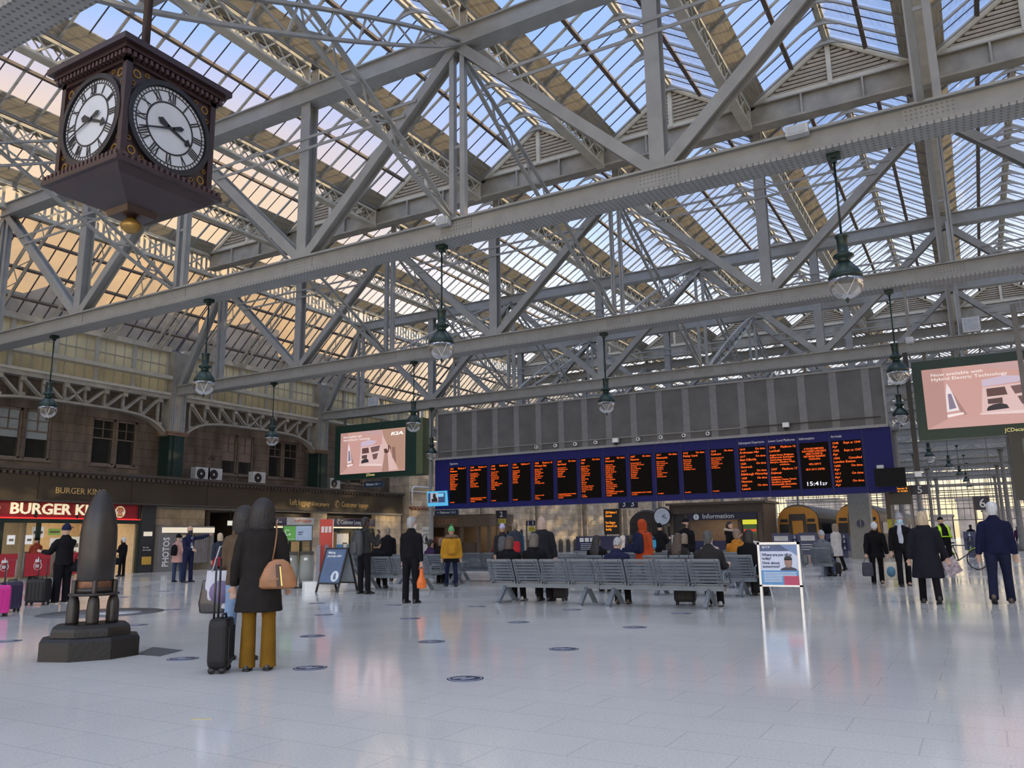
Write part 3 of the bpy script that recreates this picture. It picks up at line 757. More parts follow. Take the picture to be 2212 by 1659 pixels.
# left-luggage and customer-lounge shops
def shop(label, y0, y1, scol, lamps):
    t = thing('shopfront', label, 'shopfront', (SF(y0), (y0+y1)/2, 0))
    fbox(MB(), y0, y1, 2.2, 2.66, -.1, .08).build('sign_board', scol, t)
    fbox(MB(), y0, y1, 2.70, 3.05, -.3, -.25).build('dark_transom', BLACK, t)
    fbox(MB(), y0+.4, y1-.6, 2.08, 2.14, -.1, .0).build('strip_light', glow('warm_strip', (1, .8, .45), 2.0), t)
    fbox(MB(), y0, y1, 1.85, 2.08, -.12, -.02).build('lintel', GREEN, t)
    n = 4
    for k in range(n+1):
        y = y0+(y1-y0)*k/n; fbox(MB(), max(y0, y-.06), min(y1, y+.06), 0, 1.85, -.1, 0).build('jamb', GREEN, t)
    for k in range(n): fbox(MB(), y0+(y1-y0)*k/n+.06, y0+(y1-y0)*(k+1)/n-.06, .05, 1.85, -.06, -.05).build('glazed_panel', WGL, t)
    area('shop_lamp', (-36.3, (y0+y1)/2, 2.8), 2, 3, lamps)
    return t
NAVY = mat('navy_panel', (.015, .018, .075), .4, 0, .05)
ll = shop('left luggage shop with a navy and silver sign board over warm lit glazing', 32.0, 35.6, mat('silver_panel', (.55, .55, .55), .5), 60)
q = fseg(MB(), 32.0, 33.35, -.30+.08, -.30+.10, 2.2, 2.66).build('navy_end', NAVY, ll)
text('d', .34, 'lettering', WHITE, q, (SF(32.5)+.115, 32.5, 2.32), RD, (0, 0, 1), 'LEFT', .004, 1)
text('me', .2, 'lettering', WHITE, q, (SF(32.72)+.115, 32.72, 2.34), RD, (0, 0, 1), 'LEFT', .004, 1)
text('Left luggage', .2, 'lettering', mat('sign_orange', (.7, .16, .06), .5), ll, (SF(34.0)+.10, 34.0, 2.42), RD, (0, 0, 1), 'LEFT', .004, 1, 1.4)
cu_ = shop('customer lounge shopfront with a navy sign board and white lettering', 36.85, 41.4, NAVY, 80)
text('Customer Lounge', .38, 'lettering', WHITE, cu_, (SF(38.0)+.10, 38.0, 2.31), RD, (0, 0, 1), 'LEFT', .006, 1, 2.1, .004)
text('\u2706', .4, 'lettering', WHITE, cu_, (SF(37.6)+.10, 37.6, 2.31), RD, (0, 0, 1), 'LEFT', .006)
pst = thing('lounge_poster', 'tall white and blue poster with a phone picture in the customer lounge window', 'poster', (SF(38.3), 38.3, .4))
fbox(MB(), 37.75, 38.85, .3, 1.75, .0, .02).build('sheet', mat('poster_white', (.60, .62, .64), .5), pst)
fseg(MB(), 37.75, 38.85, -.30+.02, -.30+.028, .3, 1.1).build('blue_half', mat('poster_blue', (.05, .22, .45), .5), pst)
fseg(MB(), 38.3, 38.7, -.30+.03, -.30+.036, .5, 1.2).build('phone_picture', mat('phone_dark', (.03, .03, .05), .4), pst)
fseg(MB(), 38.34, 38.66, -.30+.038, -.30+.042, .56, 1.12).build('phone_screen', mat('phone_pale', (.5, .52, .56), .4), pst)
b = MB(); b.box(-34.9, -34.0, 35.62, 36.83, 0, 3.05).box(-34.9, -34.05, 41.42, 44.1, 0, 3.05).box(-34.6, -33.9, 31.5, 31.98, 0, 3.05)
struct(b, 'wall_piers', ASHLAR, 'pale stone piers between the shopfronts', 'wall')
struct(MB().box(-38.3, -38.2, 32, 44, 0, 3).box(-38.2, -34.3, 36.1, 36.3, 0, 3).box(-38.2, -34.3, 43, 43.2, 0, 3), 'wall_inner', WARM, 'warm lit back walls of the lounge shops', 'wall')
# air-conditioning units standing on the fascia roof
ACW = mat('ac_white', (.50, .51, .50), .5)
def ac_unit(label, y, side=False):
    t = thing('air_conditioner', label, 'air conditioner', (-34.7, y, 4.42), 0, 'air conditioning units on the fascia roof')
    MB().box(-.18, .18, -.45, .45, .06, .72).build('casing', ACW, t, True)
    b = MB()
    for s in (-1, 1): b.box(-.2, .2, s*.3-.04, s*.3+.04, 0, .06)
    b.build('feet', BLACK, t, True)
    g = MB(); g.prism([(.26*math.cos(2*PI*k/20), .26*math.sin(2*PI*k/20)) for k in range(20)], (.18, -.1, .39), (0, 1, 0), (0, 0, 1), (.015, 0, 0)).build('fan_grille', BLACK, t, True)
    MB().prism([(.06*math.cos(2*PI*k/12), .06*math.sin(2*PI*k/12)) for k in range(12)], (.196, -.1, .39), (0, 1, 0), (0, 0, 1), (.01, 0, 0)).build('fan_hub', ACW, t, True)
    return t
for k, (x, y) in enumerate(((436, 1015), (463, 1020), (558, 1030), (722, 1047))):
    lab = ['white air conditioner on the fascia roof, pale side showing, right of the green column', 'air conditioner with a dark fan beside the pale one on the fascia roof', 'white air conditioner with a round fan between the two right-hand sash window pairs', 'white air conditioner with a round fan under the pink billboard corner'][k]
    ac_unit(lab, atX(x, y, -34.6).y)
cr = thing('wall_lettering', 'small dark metal lettering on the brown wall above the air conditioners', 'lettering', (WX+.02, atX(450, 985, WX).y, 5.7))
text('cfs', .4, 'lettering', mat('wall_letter', (.05, .035, .03), .6), cr, (WX+.02, atX(450, 985, WX).y, 5.65), (0, 1, 0), (0, 0, 1), 'LEFT', .03)
# ================================================================== FAR SIDE: stone walls, kiosks, trains, gates
struct(MB().box(-38, -33.6, 44.4, 47.2, 0, 8.2), 'wall_pier', ASHLAR, 'pale stone block at the end of the shop row with white pipes', 'wall')
pp = thing('drain_pipe', 'white drain pipe bent along the pale stone block under the pink billboard', 'pipe', (-33.5, 45, 4.5))
MB().tube([(-33.5, 44.6, 3.7), (-33.5, 44.6, 4.75), (-33.45, 44.75, 4.9), (-33.4, 47.0, 4.9)], .07).build('pipe_run', WHITE, pp)
MB().box(-33.6, -33.5, 44.5, 47.1, 4.55, 4.62).build('ledge_strip', WHITE, pp)
fl = MB(); fl.tube([(-33.5, 44.4+2.8*k/40, 3.45+.07*math.sin(k*1.1)) for k in range(41)], .08); props(fl.build('trim_2', mat('red_flashing', (.22, .09, .06), .6)), 'wavy red tile edging on the pale stone block', 'edging', None, 'structure')
b = MB(); A0, A1 = Vector((-38.2, 47.2, 0)), Vector((-25.5, 122, 0)); dA = (A1-A0).normalized(); nA = Vector((dA.y, -dA.x, 0))
b.beam(A0+Vector((0, 0, 4.5))-nA*.4, A1+Vector((0, 0, 4.5))-nA*.4, .8, 9)
struct(b, 'wall_platform', ASHLAR, 'long pale stone side wall of the platforms', 'wall')
for k in range(9):
    p = A0+dA*(11+7.5*k); b = MB(); b.beam(p-dA*.75+nA*.12, p+dA*.75+nA*.12, .25, .1)
    b = MB(); b.add([], []); 
    for s in (-1, 1): b.beam(p+dA*s*.55+nA*.1+Vector((0, 0, 0)), p+dA*s*.55+nA*.1+Vector((0, 0, 7.5)), .3, .3, up=(0, 1, 0))
    b.beam(p+nA*.05, p+nA*.05+Vector((0, 0, 7.6)), 1.0, .25, up=dA)
    props(b.build(f'trim_{k+3}', ASHLAR), f'pale stone pilaster on the platform side wall, {ORD[k+1]} from the coffee kiosk', 'pilaster', 'pilasters of the platform wall', 'structure')
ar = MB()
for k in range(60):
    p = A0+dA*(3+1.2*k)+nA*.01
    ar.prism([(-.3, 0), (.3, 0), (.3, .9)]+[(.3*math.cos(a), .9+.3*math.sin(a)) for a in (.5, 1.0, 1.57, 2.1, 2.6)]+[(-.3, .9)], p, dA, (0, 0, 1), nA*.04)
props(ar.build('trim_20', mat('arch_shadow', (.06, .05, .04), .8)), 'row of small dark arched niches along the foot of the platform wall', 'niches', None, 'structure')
# right-hand side of the concourse and the open end of the shed (mostly outside the picture)
struct(MB().box(17, 17.6, -14, 150, 0, 6.5), 'wall_right', ASHLAR, 'pale stone wall along the west side of the concourse', 'wall')
struct(MB().box(17.2, 17.3, -14, 150, 6.5, 14.9), 'west_sun_screen', glass_mat('west_sun_diffuser', (.85, .8, .7), .12, (.8, .76, .68), .8, .3), 'unseen translucent sheet added above the west wall to soften low sun', 'window')  # out-of-view pane added to hold back and diffuse the low sun
es = thing('end_screen', 'iron glazed screen closing the far end of the train shed against the sunset', 'screen', (-8, 150, 4))
b = MB()
for k in range(-28, 29): b.box(-8+k*.85-.05, -8+k*.85+.05, 149.9, 150.1, 3.2, 15.5)
b.build('mullion', STEELD, es)
b = MB()
for z in (3.2, 5, 6.8, 8.6, 10.4, 12.2): b.box(-33, 17, 149.9, 150.1, z-.08, z+.08)
b.build('transom', STEELD, es)
MB().box(-33, 17, 149.7, 150.3, 12.3, 15.5).build('header', STEELD, es)
for k, (x0, x1, h) in enumerate(((-34, -24, 8.0), (-23, -17.5, 5.2), (-16, -9, 9.2), (-8, -4.5, 4.2), (-3.5, -.5, 7.0), (.5, 7, 5.0), (9, 18, 9))):
    bld = thing('city_building', f'hazy city building beyond the open end of the train shed, {ORD[k+1]} from the left', 'building', ((x0+x1)/2, 176, 0), 0, 'buildings beyond the shed')
    MB().box(x0, x1, 172, 182, 0, h).build('block', mat('hazy_stone', (.30, .25, .20), .9, 0, .3, .6), bld)
    MB().box(x0-.2, x1+.2, 171.8, 182.2, h, h+.35).build('parapet', mat('hazy_slate', (.18, .16, .15), .9), bld)
SHEDCOL = [(x, y) for y in (62, 82, 102, 122) for x in (-22.5, -4.6, 2.2, 15.5)]
sc0 = None
for k, (x, y) in enumerate(SHEDCOL):
    lab = f'slim dark iron column of the train shed, {ORD[k//4+1]} row beyond the gates, {["left", "middle", "right", "far right"][k % 4]} line'
    if sc0 is None:
        sc0 = thing('shed_column', lab, 'column', (x, y, 0), 0, 'columns of the train shed')
        MB().lathe([(.35, 0), (.35, .4), (.2, .5), (.16, 7.8), (.3, 8.47)], n=10).build('shaft', STEELD, sc0, True)
        MB().box(-.4, .4, -.4, .4, 8.3, 8.47).build('capital', STEELD, sc0, True)
    else: copy_thing(sc0, lab, (x, y, 0))
# overhead line portals
for k, y in enumerate((70, 84, 98, 112, 126, 140)):
    t = thing('wire_portal', f'thin overhead line portal across the tracks, {ORD[k+1]} beyond the gates', 'portal', (-8, y, 6))
    MB().box(-24, 15, y-.06, y+.06, 6.2, 6.32).box(-24, 15, y-.05, y+.05, 5.4, 5.48).build('crossbeam', STEELD, t)
    b = MB()
    for x in (-20, -16, -11, -7, -3, 1, 5, 9): b.box(x-.03, x+.03, y-.03, y+.03, 4.7, 8.45)
    b.build('hanger', STEELD, t)
# ---- coffee kiosk
cf = thing('coffee_kiosk', 'dark brown coffee kiosk with dull red lettering under the departure board', 'kiosk', (-33, 48, 0))
KBR = mat('kiosk_brown', (.10, .070, .048), .5, 0, .15)
MB().box(-37.2, -29.2, 47.7, 47.95, 2.15, 2.95).box(-29.5, -29.2, 47.96, 51.0, 2.15, 2.89).build('fascia', KBR, cf)
text('STARBUCKS COFFEE', .52, 'lettering', mat('dull_red_letter', (.30, .13, .08), .5), cf, (-36.6, 47.69, 2.36), (1, 0, 0), (0, 0, 1), 'LEFT', .02, 1, 4.75)
b = MB()
for x in (-37.0, -35.2, -32.9, -31.6, -30.2, -29.35): b.box(x-.1, x+.1, 47.75, 47.95, 0, 2.2)
b.build('post', KBR, cf)
MB().box(-37, -29.3, 50.8, 51, 0, 2.9).build('back_wall', mat('kiosk_inside', (.14, .10, .07), .7), cf)
MB().box(-37.1, -29.2, 47.8, 51, 2.9, 3.0).build('roof', KBR, cf)
MB().box(-36.8, -30.4, 47.8, 48.1, 0, 1.05).build('counter', mat('counter_dark', (.06, .04, .03), .4), cf)
MB().box(-34.2, -32.9, 47.9, 47.95, 1.05, 1.5).build('poster', mat('coffee_poster', (.30, .13, .07), .5), cf)
area('shop_lamp', (-31, 49.5, 2.7), 2, 1, 30)
bn = thing('banner_stand', 'white pull-up banner with a circled figure in front of the coffee kiosk', 'banner', (-33.2, 46.6, 0))
bn.location = p_ = Vector((atY(922, 1160, 44).x, 44.0, 0)); ORG[bn.name] = p_.copy()
MB().box(p_.x-.42, p_.x+.42, 43.98, 44.02, .1, 2.15).build('banner', mat('banner_white', (.60, .62, .62), .5), bn)
MB().box(p_.x-.45, p_.x+.45, 43.9, 44.1, 0, .1).build('base', STEELD, bn)
b = MB(); c = Vector((p_.x, 43.97, 1.35))
for k in range(28):
    a, a2 = 2*PI*k/28, 2*PI*(k+1)/28
    b.beam(c+Vector((.33*math.cos(a), 0, .33*math.sin(a))), c+Vector((.33*math.cos(a2), 0, .33*math.sin(a2))), .02, .03)
b.lathe([(.001, 0), (.06, .05), (.06, .1), (.001, .16)], (c.x, c.y, c.z+.1), 8).box(c.x-.11, c.x+.11, c.y-.01, c.y+.0, c.z-.12, c.z+.09).box(c.x-.09, c.x-.02, c.y-.01, c.y, c.z-.3, c.z-.1).box(c.x+.02, c.x+.09, c.y-.01, c.y, c.z-.3, c.z-.1)
b.build('figure_symbol', mat('symbol_navy', (.015, .015, .04), .5), bn)
text('Good journeys', .13, 'lettering', mat('symbol_navy', (.015, .015, .04)), bn, (p_.x-.35, 43.97, 1.85), (1, 0, 0), (0, 0, 1), 'LEFT', .004, 1, .7)
# ---- information kiosk
ik = thing('information_kiosk', 'dark brown information kiosk with navy sign and lit window below the departure board', 'kiosk', (-14.5, 53, 0))
MB().box(-18.1, -11.9, 52.8, 56.5, 2.72, 3.35).box(-18.3, -11.7, 52.6, 56.7, 3.3, 3.45).build('fascia', KBR, ik)
for x in (-18.0, -16.95, -13.45, -12.15): MB().box(x-.12, x+.12, 52.8, 53.1, 0, 2.75).build('post', KBR, ik)
MB().box(-17.9, -17.0, 52.9, 53.0, 0, 2.72).build('side_panel', mat('kiosk_panel_dark', (.035, .03, .027), .5), ik)
MB().box(-12.2, -11.9, 52.9, 56.4, 0, 2.72).build('end_wall', KBR, ik)
MB().box(-17.0, -12.3, 52.85, 53.0, 0, .95).build('counter', NAVY, ik)
sg = MB().box(-16.9, -12.3, 52.70, 52.80, 2.28, 2.72).build('sign_board', mat('ink_blue', (.012, .014, .04), .4), ik)
text('Information', .42, 'lettering', WHITE, sg, (-15.85, 52.69, 2.39), (1, 0, 0), (0, 0, 1), 'LEFT', .006, 1, 2.05, .003)
disc2 = lambda mb, x, y, z, r, n=20, t=-.012: mb.prism([(r*math.cos(2*PI*k/n), r*math.sin(2*PI*k/n)) for k in range(n)], (x, y, z), (1, 0, 0), (0, 0, 1), (0, t, 0))
i0 = disc2(MB(), -16.25, 52.69, 2.5, .19).build('info_symbol', WHITE, sg)
text('i', .34, 'lettering', NAVY, i0, (-16.25, 52.672, 2.39), (1, 0, 0), (0, 0, 1), 'CENTER', .004, 1, None, .006)
MB().box(-17.9, -12.1, 56.2, 56.3, 0, 2.7).build('back_wall', mat('kiosk_pink_wall', (.36, .24, .18), .7), ik)
MB().box(-17.0, -13.5, 52.92, 52.94, .95, 2.28).build('window_pane', WGL, ik)
yp = MB().box(-13.3, -12.3, 52.78, 52.84, .75, 2.3).build('poster_case', BLACK, ik)
MB().box(-13.25, -12.35, 52.76, 52.78, 1.95, 2.25).build('yellow_header', glow('yellow_light', (.75, .72, .05), .9), yp)
MB().box(-13.2, -12.4, 52.75, 52.77, 1.5, 1.65).build('red_bar', glow('red_light', (.8, .06, .03), .8), yp)
MB().box(-13.2, -12.4, 52.75, 52.77, .8, 1.0).build('yellow_footer', glow('yellow_light', (.75, .72, .05), .9), yp)
MB().box(-13.22, -12.38, 52.755, 52.775, 1.02, 1.92).build('dark_print', mat('print_green', (.03, .06, .02), .5, emit=(.1, .2, .05), estr=.3, var=0), yp)
area('shop_lamp', (-15.2, 54.5, 2.6), 3, 2, 40)
MB().box(-18.05, -17.2, 52.78, 52.8, .55, 1.35).build('notice', mat('paper_white', (.6, .6, .6), .6), ik)
wc = thing('wall_clock', 'small round white clock on the left edge of the information kiosk', 'clock', (-18.6, 52.5, 2.75))
MB().prism([(.62*math.cos(2*PI*k/24), .62*math.sin(2*PI*k/24)) for k in range(24)], (-18.55, 52.55, 2.6), (1, 0, 0), (0, 0, 1), (0, .15, 0)).build('rim', BLACK, wc)
MB().prism([(.55*math.cos(2*PI*k/24), .55*math.sin(2*PI*k/24)) for k in range(24)], (-18.55, 52.53, 2.6), (1, 0, 0), (0, 0, 1), (0, .03, 0)).build('dial', mat('dial_pale', (.6, .63, .66), .4), wc)
MB().beam((-18.55, 52.52, 2.6), (-18.3, 52.52, 2.75), .05, .02).beam((-18.55, 52.52, 2.6), (-18.2, 52.52, 2.45), .04, .02).build('hand', BLACK, wc)
# ---- trains
ORANGE = mat('train_orange', (.52, .22, .03), .4, 0, .08)
TDARK = mat('train_dark', (.035, .025, .022), .4, 0, .15)
TROOF = mat('train_roof', (.10, .10, .10), .5, 0, .1)
def train(label, x, y, front):
    t = thing('train', label, 'train', (x, y, 0), 0, 'trains at the platforms')
    prof = [(-1.32, .0), (1.32, .0), (1.36, 1.1), (1.30, 2.3)]+[(1.30*math.cos(a), 2.3+.85*math.sin(a)) for a in [PI*k/14 for k in range(1, 14)]]+[(-1.30, 2.3), (-1.36, 1.1)]
    MB().prism(prof, (0, .25, 0), (1, 0, 0), (0, 0, 1), (0, 55, 0)).build('body', TDARK, t, True)
    roof = [(1.20*math.cos(a), 2.36+.86*math.sin(a)) for a in [PI*k/14 for k in range(0, 15)]]
    MB().prism(roof, (0, .2, .03), (1, 0, 0), (0, 0, 1), (0, 55, 0)).build('roof', TROOF, t, True)
    MB().prism([(px*.97, pz*.99) for px, pz in prof], (0, .0, 0), (1, 0, 0), (0, 0, 1), (0, .26, 0)).build('cab_front', front, t, True)
    d = MB().box(-.34, .34, -.06, .02, .2, 2.15).build('gangway_door', ORANGE if front is ORANGE else TDARK, t, True)
    MB().prism([(-.55, 2.0), (-.52, .1), (-.36, .1), (-.36, 2.2), (.36, 2.2), (.36, .1), (.52, .1), (.55, 2.0), (.52, 2.6), (-.52, 2.6)], (0, -.05, 0), (1, 0, 0), (0, 0, 1), (0, .06, 0)).build('gangway_frame', TDARK, t, True)
    for s in (-1, 1):
        MB().prism([(s*.58, 1.05), (s*1.18, 1.05), (s*1.16, 1.95), (s*.58, 1.95)], (0, -.03, 0), (1, 0, 0), (0, 0, 1), (0, .05, 0)).build('cab_window', BLACK, t, True)
        MB().box(min(s*.62, s*1.1), max(s*.62, s*1.1), -.03, .02, 2.08, 2.28).build('destination_panel', BLACK, t, True)
        MB().cbox((s*.9, -.02, .75), .28, .06, .16).build('headlamp', mat('lamp_glass', (.5, .5, .45), .2), t, True)
    for k in range(9):
        for s in (-1, 1): MB().box(s*1.345-.02, s*1.345+.02, 1.2+5.8*k, 4.6+5.8*k, 1.25, 2.0).build('side_window', mat('train_window', (.02, .025, .03), .1), t, True)
    return t
train('orange fronted train at the platform just right of the information kiosk', -10.55, 56.5, ORANGE)
train('orange fronted train partly hidden behind the grey column', -6.85, 56.5, ORANGE)
train('dark fronted train beyond the orange hooded coat, left of the information kiosk', -21.6, 57.5, TDARK)
for k, (x, s) in enumerate(((-8.7, 3.2),)):
    struct(MB().box(-30, -23.3, 62, 140, 0, .02), 'trim_30', mat('platform_grey', (.3, .3, .29), .6), 'grey platform surface beyond the gates', 'platform')
# grey column carrying the right end of the board
gc = thing('square_column', 'square grey column with two small navy emblems below the departure board', 'column', (-5.2, 44.5, 0))
MB().box(-5.72, -4.72, 44.0, 45.0, 0, 8.45).build('shaft', mat('column_grey', (.20, .20, .19), .5), gc)
MB().box(-4.72, -4.66, 43.98, 44.15, 0, 8.4).build('edge_trim', CREAM, gc)
b = MB()
for s in (-1, 1): b.prism([(.03, -.22), (.17, -.1), (.17, .1), (.03, .22)] if s > 0 else [(-.03, .22), (-.17, .1), (-.17, -.1), (-.03, -.22)], (-5.2, 43.99, 1.75), (1, 0, 0), (0, 0, 1), (0, -.01, 0))
b.build('emblem', NAVY, gc)
MB().box(-4.1, -3.75, 45.5, 45.9, 0, 8.45).build('brown_post', KBR, gc)
yc = thing('yellow_notice', 'yellow notice on the brown post right of the grey column', 'notice', (-3.9, 45.45, 1.4))
MB().box(-4.1, -3.6, 45.40, 45.48, .8, 1.95).build('board', mat('notice_yellow', (.45, .40, .03), .5), yc)
# ---- ticket gates
GNAVY = mat('gate_navy', (.03, .04, .12), .4)
g0 = None
gx = [(-9.0+.0, 47.0), (-8.05, 47.0), (-7.1, 47.0), (-6.45, 47.0), (-.55, 47.6), (.1, 47.6), (.75, 47.6)]
for k, (x, y) in enumerate(gx):
    lab = f'navy ticket gate pedestal with white arrows, {ORD[k+1]} from the left of the gate line'
    if g0 is None:
        g0 = thing('ticket_gate', lab, 'ticket gate', (x, y, 0), 0, 'ticket gates')
        MB().box(-.15, .15, 0, 1.5, 0, 1.02).box(-.15, .15, .1, 1.4, 1.02, 1.1).build('pedestal', GNAVY, g0, True)
        MB().box(-.28, .28, .0, .06, .35, 1.28).build('front_plate', GNAVY, g0, True)
        b = MB()
        for z in (.45, .8, 1.05): b.prism([(-.06, 0), (.06, 0), (.0, .2)], (0, -.005, z), (1, 0, 0), (0, 0, 1), (0, -.006, 0))
        b.build('arrow', mat('arrow_pale', (.45, .5, .55), .4), g0, True)
        MB().lathe([(.06, 1.1), (.06, 1.16), (.01, 1.17)], (0, .1, 0), 10).build('ticket_reader', mat('reader_yellow', (.6, .5, .05), .4), g0, True)
    else: copy_thing(g0, lab, (x, y, 0))
def gate_sign(label, x, y, n, bl=None):
    t = thing('gate_sign', label, 'sign', (x, y, 0), 0, 'gate signs')
    MB().box(-.45, .45, -.03, .03, .25, 1.35).build('panel', GNAVY, t, True)
    q = MB().box(-.34, .34, -.045, -.03, .95, 1.2)
    q.build('pictogram_panel', mat('picto_white', (.55, .57, .6), .5), t, True)
    MB().box(-.3, -.2, -.05, .05, 0, .3).box(.2, .3, -.05, .05, 0, .3).build('leg', STEELD, t, True)
    b = MB()
    for k in range(3): b.box(-.34, .2, -.04, -.03, .5+.12*k, .54+.12*k)
    b.build('text_line', mat('picto_white', (.55, .57, .6)), t, True)
    return t
p = floor_pt(1713, 1215)
gate_sign('navy barrier sign with white pictograms, left of the pair before the orange train', -8.9, 43, 0)
gate_sign('navy barrier sign with white pictograms, right of the pair before the orange train', -7.6, 43, 0)
for k, x in enumerate((1300, 1400)):
    q = atY(x, 1180, 46)
    t = thing('info_hoarding', ['wide navy hoarding with white pictograms and a yellow foot stripe', 'narrow navy hoarding with white pictograms behind the orange coat'][k], 'hoarding', (q.x, 46, 0))
    w_ = [1.7, .9][k]
    MB().box(-w_, w_, -.04, .04, .45, 1.35).build('panel', NAVY, t, True)
    b = MB()
    for j in range(4 if k == 0 else 2): b.box(-w_+.25+.35*j, -w_+.52+.35*j, -.05, -.04, 1.02, 1.26)
    b.build('pictogram', WHITE, t, True)
    MB().box(-w_, w_, -.05, .05, .36, .45).build('yellow_stripe', mat('stripe_yellow', (.5, .33, .08), .5), t, True)
    MB().box(-w_, -w_+.1, -.05, .05, 0, .4).box(w_-.1, w_, -.05, .05, 0, .4).build('leg', STEELD, t, True)
    b = MB()
    for j in range(4): b.box(-w_+.3, -w_+1.5, -.05, -.045, .55+.11*j, .59+.11*j)
    b.build('text_line', mat('line_grey', (.4, .42, .48), .5), t, True)
# ---- platform number signs and train indicators
def plat_sign(label, s, px, py, Y, wd, h, size):
    q = atY(px, py, Y); z = q.z
    t = thing('platform_sign', label, 'sign', (q.x, q.y, z), 0, 'platform number signs')
    MB().box(-wd/2, wd/2, -.06, .06, -h/2, h/2).build('panel', mat('ink_blue', (.012, .014, .04)), t, True)
    text(s, size, 'lettering', WHITE, t, (0, -.065, -size*.33), (1, 0, 0), (0, 0, 1), 'CENTER', .006, 1, None, .004, True)
    MB().box(-wd/2-.07, -wd/2, -.04, .04, -z, h/2).build('post', KBR, t, True)
    return t
plat_sign('platform number 2 sign over a yellow notice', '2', 1084, 1111, 39, .62, .42, .42)
plat_sign('platform sign with the figures 1 1 left of the dark coat', '1  1', 1147, 1130, 46, .58, .32, .32)
plat_sign('platform number 5 sign right of the departure board', '5', 1987, 1058, 37.5, .62, .40, .42)
plat_sign('platform number 6 sign above the right-hand gates', '6', 2122, 1087, 44, .62, .62, .58)
plat_sign('platform sign with figure 3 tucked under the departure board', '3  3', 1358, 1088, 44, 1.1, .5, .5)
for k, (px, py) in enumerate(((1085, 1126), (1149, 1143))):
    q = atY(px, py, [38.9, 45.9][k])
    t = thing('yellow_notice', ['yellow notice under the sign with a single figure 2', 'yellow notice under the sign with figures 1 1'][k], 'notice', q)
    MB().box(-.22, .22, -.02, .02, -.13, .13).build('card', mat('notice_yellow', (.45, .40, .03)), t, True); MB().box(-.025, .025, .0, .06, -q.z, .13).build('post', STEELD, t, True)
    b = MB()
    for j in range(2): b.box(-.18, .16, -.03, -.02, -.06+.09*j, -.03+.09*j)
    b.build('text_line', mat('notice_ink', (.15, .13, .02), .5), t, True)
LED = glow('amber_led', (1.0, .13, .012), 1.5)
LEDO = glow('orange_led', (1.0, .30, .02), 1.3)
def indicator(label, x, y, z0, wd, h, lines, ped=None):
    t = thing('train_indicator', label, 'display', (x, y, 0), 0, 'platform train indicators')
    MB().box(-wd/2, wd/2, -.12, .12, z0, z0+h).build('case', BLACK, t, True)
    MB().box(-wd/2, -wd/2+.08, -.1, .1, 0, z0).box(wd/2-.08, wd/2, -.1, .1, 0, z0).build('leg', STEELD, t, True)
    text(lines, h/7.5, 'led_text', LEDO, t, (-wd/2+.12, -.125, z0+h*.82), (1, 0, 0), (0, 0, 1), 'LEFT', .004, 1.0, wd*.72, .003, True)
    return t
q = atY(1323, 1130, 47)
i1 = indicator('tall train indicator with orange text under the middle of the board', q.x, 47, 1.45, 1.05, 1.55, '1555 Platform 3\nGourock\n\nPort Glasgow\nGreenock Cent\nInverkip')
q = atY(1944, 1066, 36.9)
i2 = indicator('train indicator with orange text below the right end of the board', q.x, 36.9, 2.4, .8, .75, 'Platform 5\nNext train')
text('Platform 3', .3, 'lettering', mat('picto_white', (.55, .57, .6)), i1, (-.4, -.13, 1.15), (1, 0, 0), (0, 0, 1), 'LEFT', .004, 1, .8, .0, True)
# hanging direction signs, television, dark display
def hang_sign(label, px, py, y, wd, h, s, top=8.5):
    q = atY(px, py, y); t = thing('direction_sign', label, 'sign', q, 0)
    MB().box(-wd/2, wd/2, -.06, .06, -h/2, h/2).build('panel', mat('sign_blue', (.012, .035, .085), .4), t, True)
    text(s, h*.62, 'lettering', WHITE, t, (0, -.065, -h*.2), (1, 0, 0), (0, 0, 1), 'CENTER', .004, 1, wd*.8, .002, True)
    MB().box(-wd*.4, -wd*.4+.04, -.02, .02, h/2, top-q.z).box(wd*.4-.04, wd*.4, -.02, .02, h/2, top-q.z).build('hanger_rod', STEELD, t, True)
    return t
hang_sign('small blue sign reading Platforms 1 & 2 below the pink billboard', 808, 1046, 36.3, 1.35, .32, 'Platforms 1 & 2 \u2192', 4.84)
hang_sign('blue sign reading Platforms 1 & 2 with an arrow above the coffee kiosk', 965, 1107, 46.5, 1.95, .36, '\u2190 Platforms 1 & 2')
tv = thing('television', 'tilted bright blue television screen at the left end of the departure board', 'screen', atY(945, 1077, 35.6), 0)
MB().beam((0, .05, -.39), (0, -.05, .39), 1.28, .08, up=(0, 1, 0)).build('bezel', glow('tv_blue', (.10, .50, .85), .9), tv, True)
MB().box(-.54, .54, -.10, -.07, -.22, .30).build('screen_dark', mat('tv_navy', (.02, .03, .08), .3, emit=(.03, .05, .12), estr=1, var=0), tv, True)
MB().box(-.38, .12, -.115, -.10, -.2, .3).build('screen_picture', glow('tv_pale', (.5, .5, .6), .8), tv, True)
MB().prism([(-.3, -.18), (.1, -.18), (.05, .02), (-.02, .08), (-.05, .26), (-.2, .26), (-.22, .1), (-.18, .0), (-.3, -.02)], (0, -.117, 0), (1, 0, 0), (0, 0, 1), (0, -.004, 0)).build('figure_image', mat('tv_figure', (.03, .025, .03), .5), tv, True)
MB().box(.05, .48, -.12, -.115, .08, .26).build('screen_caption', glow('tv_blue2', (.25, .6, .9), .9), tv, True)
MB().box(-.05, .05, .03, .56, -.05, .05).build('bracket', STEELD, tv, True)
q = atY(1923, 1031, 35.4)
db = thing('dark_display', 'black switched-off display hung before the right end of the departure board', 'display', q)
MB().box(-.56, .56, -.15, .15, -.36, .36).build('case', mat('display_black', (.010, .010, .011), .6, spec=.1), db, True)
MB().box(-.45, -.2, .15, .76, -.05, .05).build('bracket', STEELD, db, True)
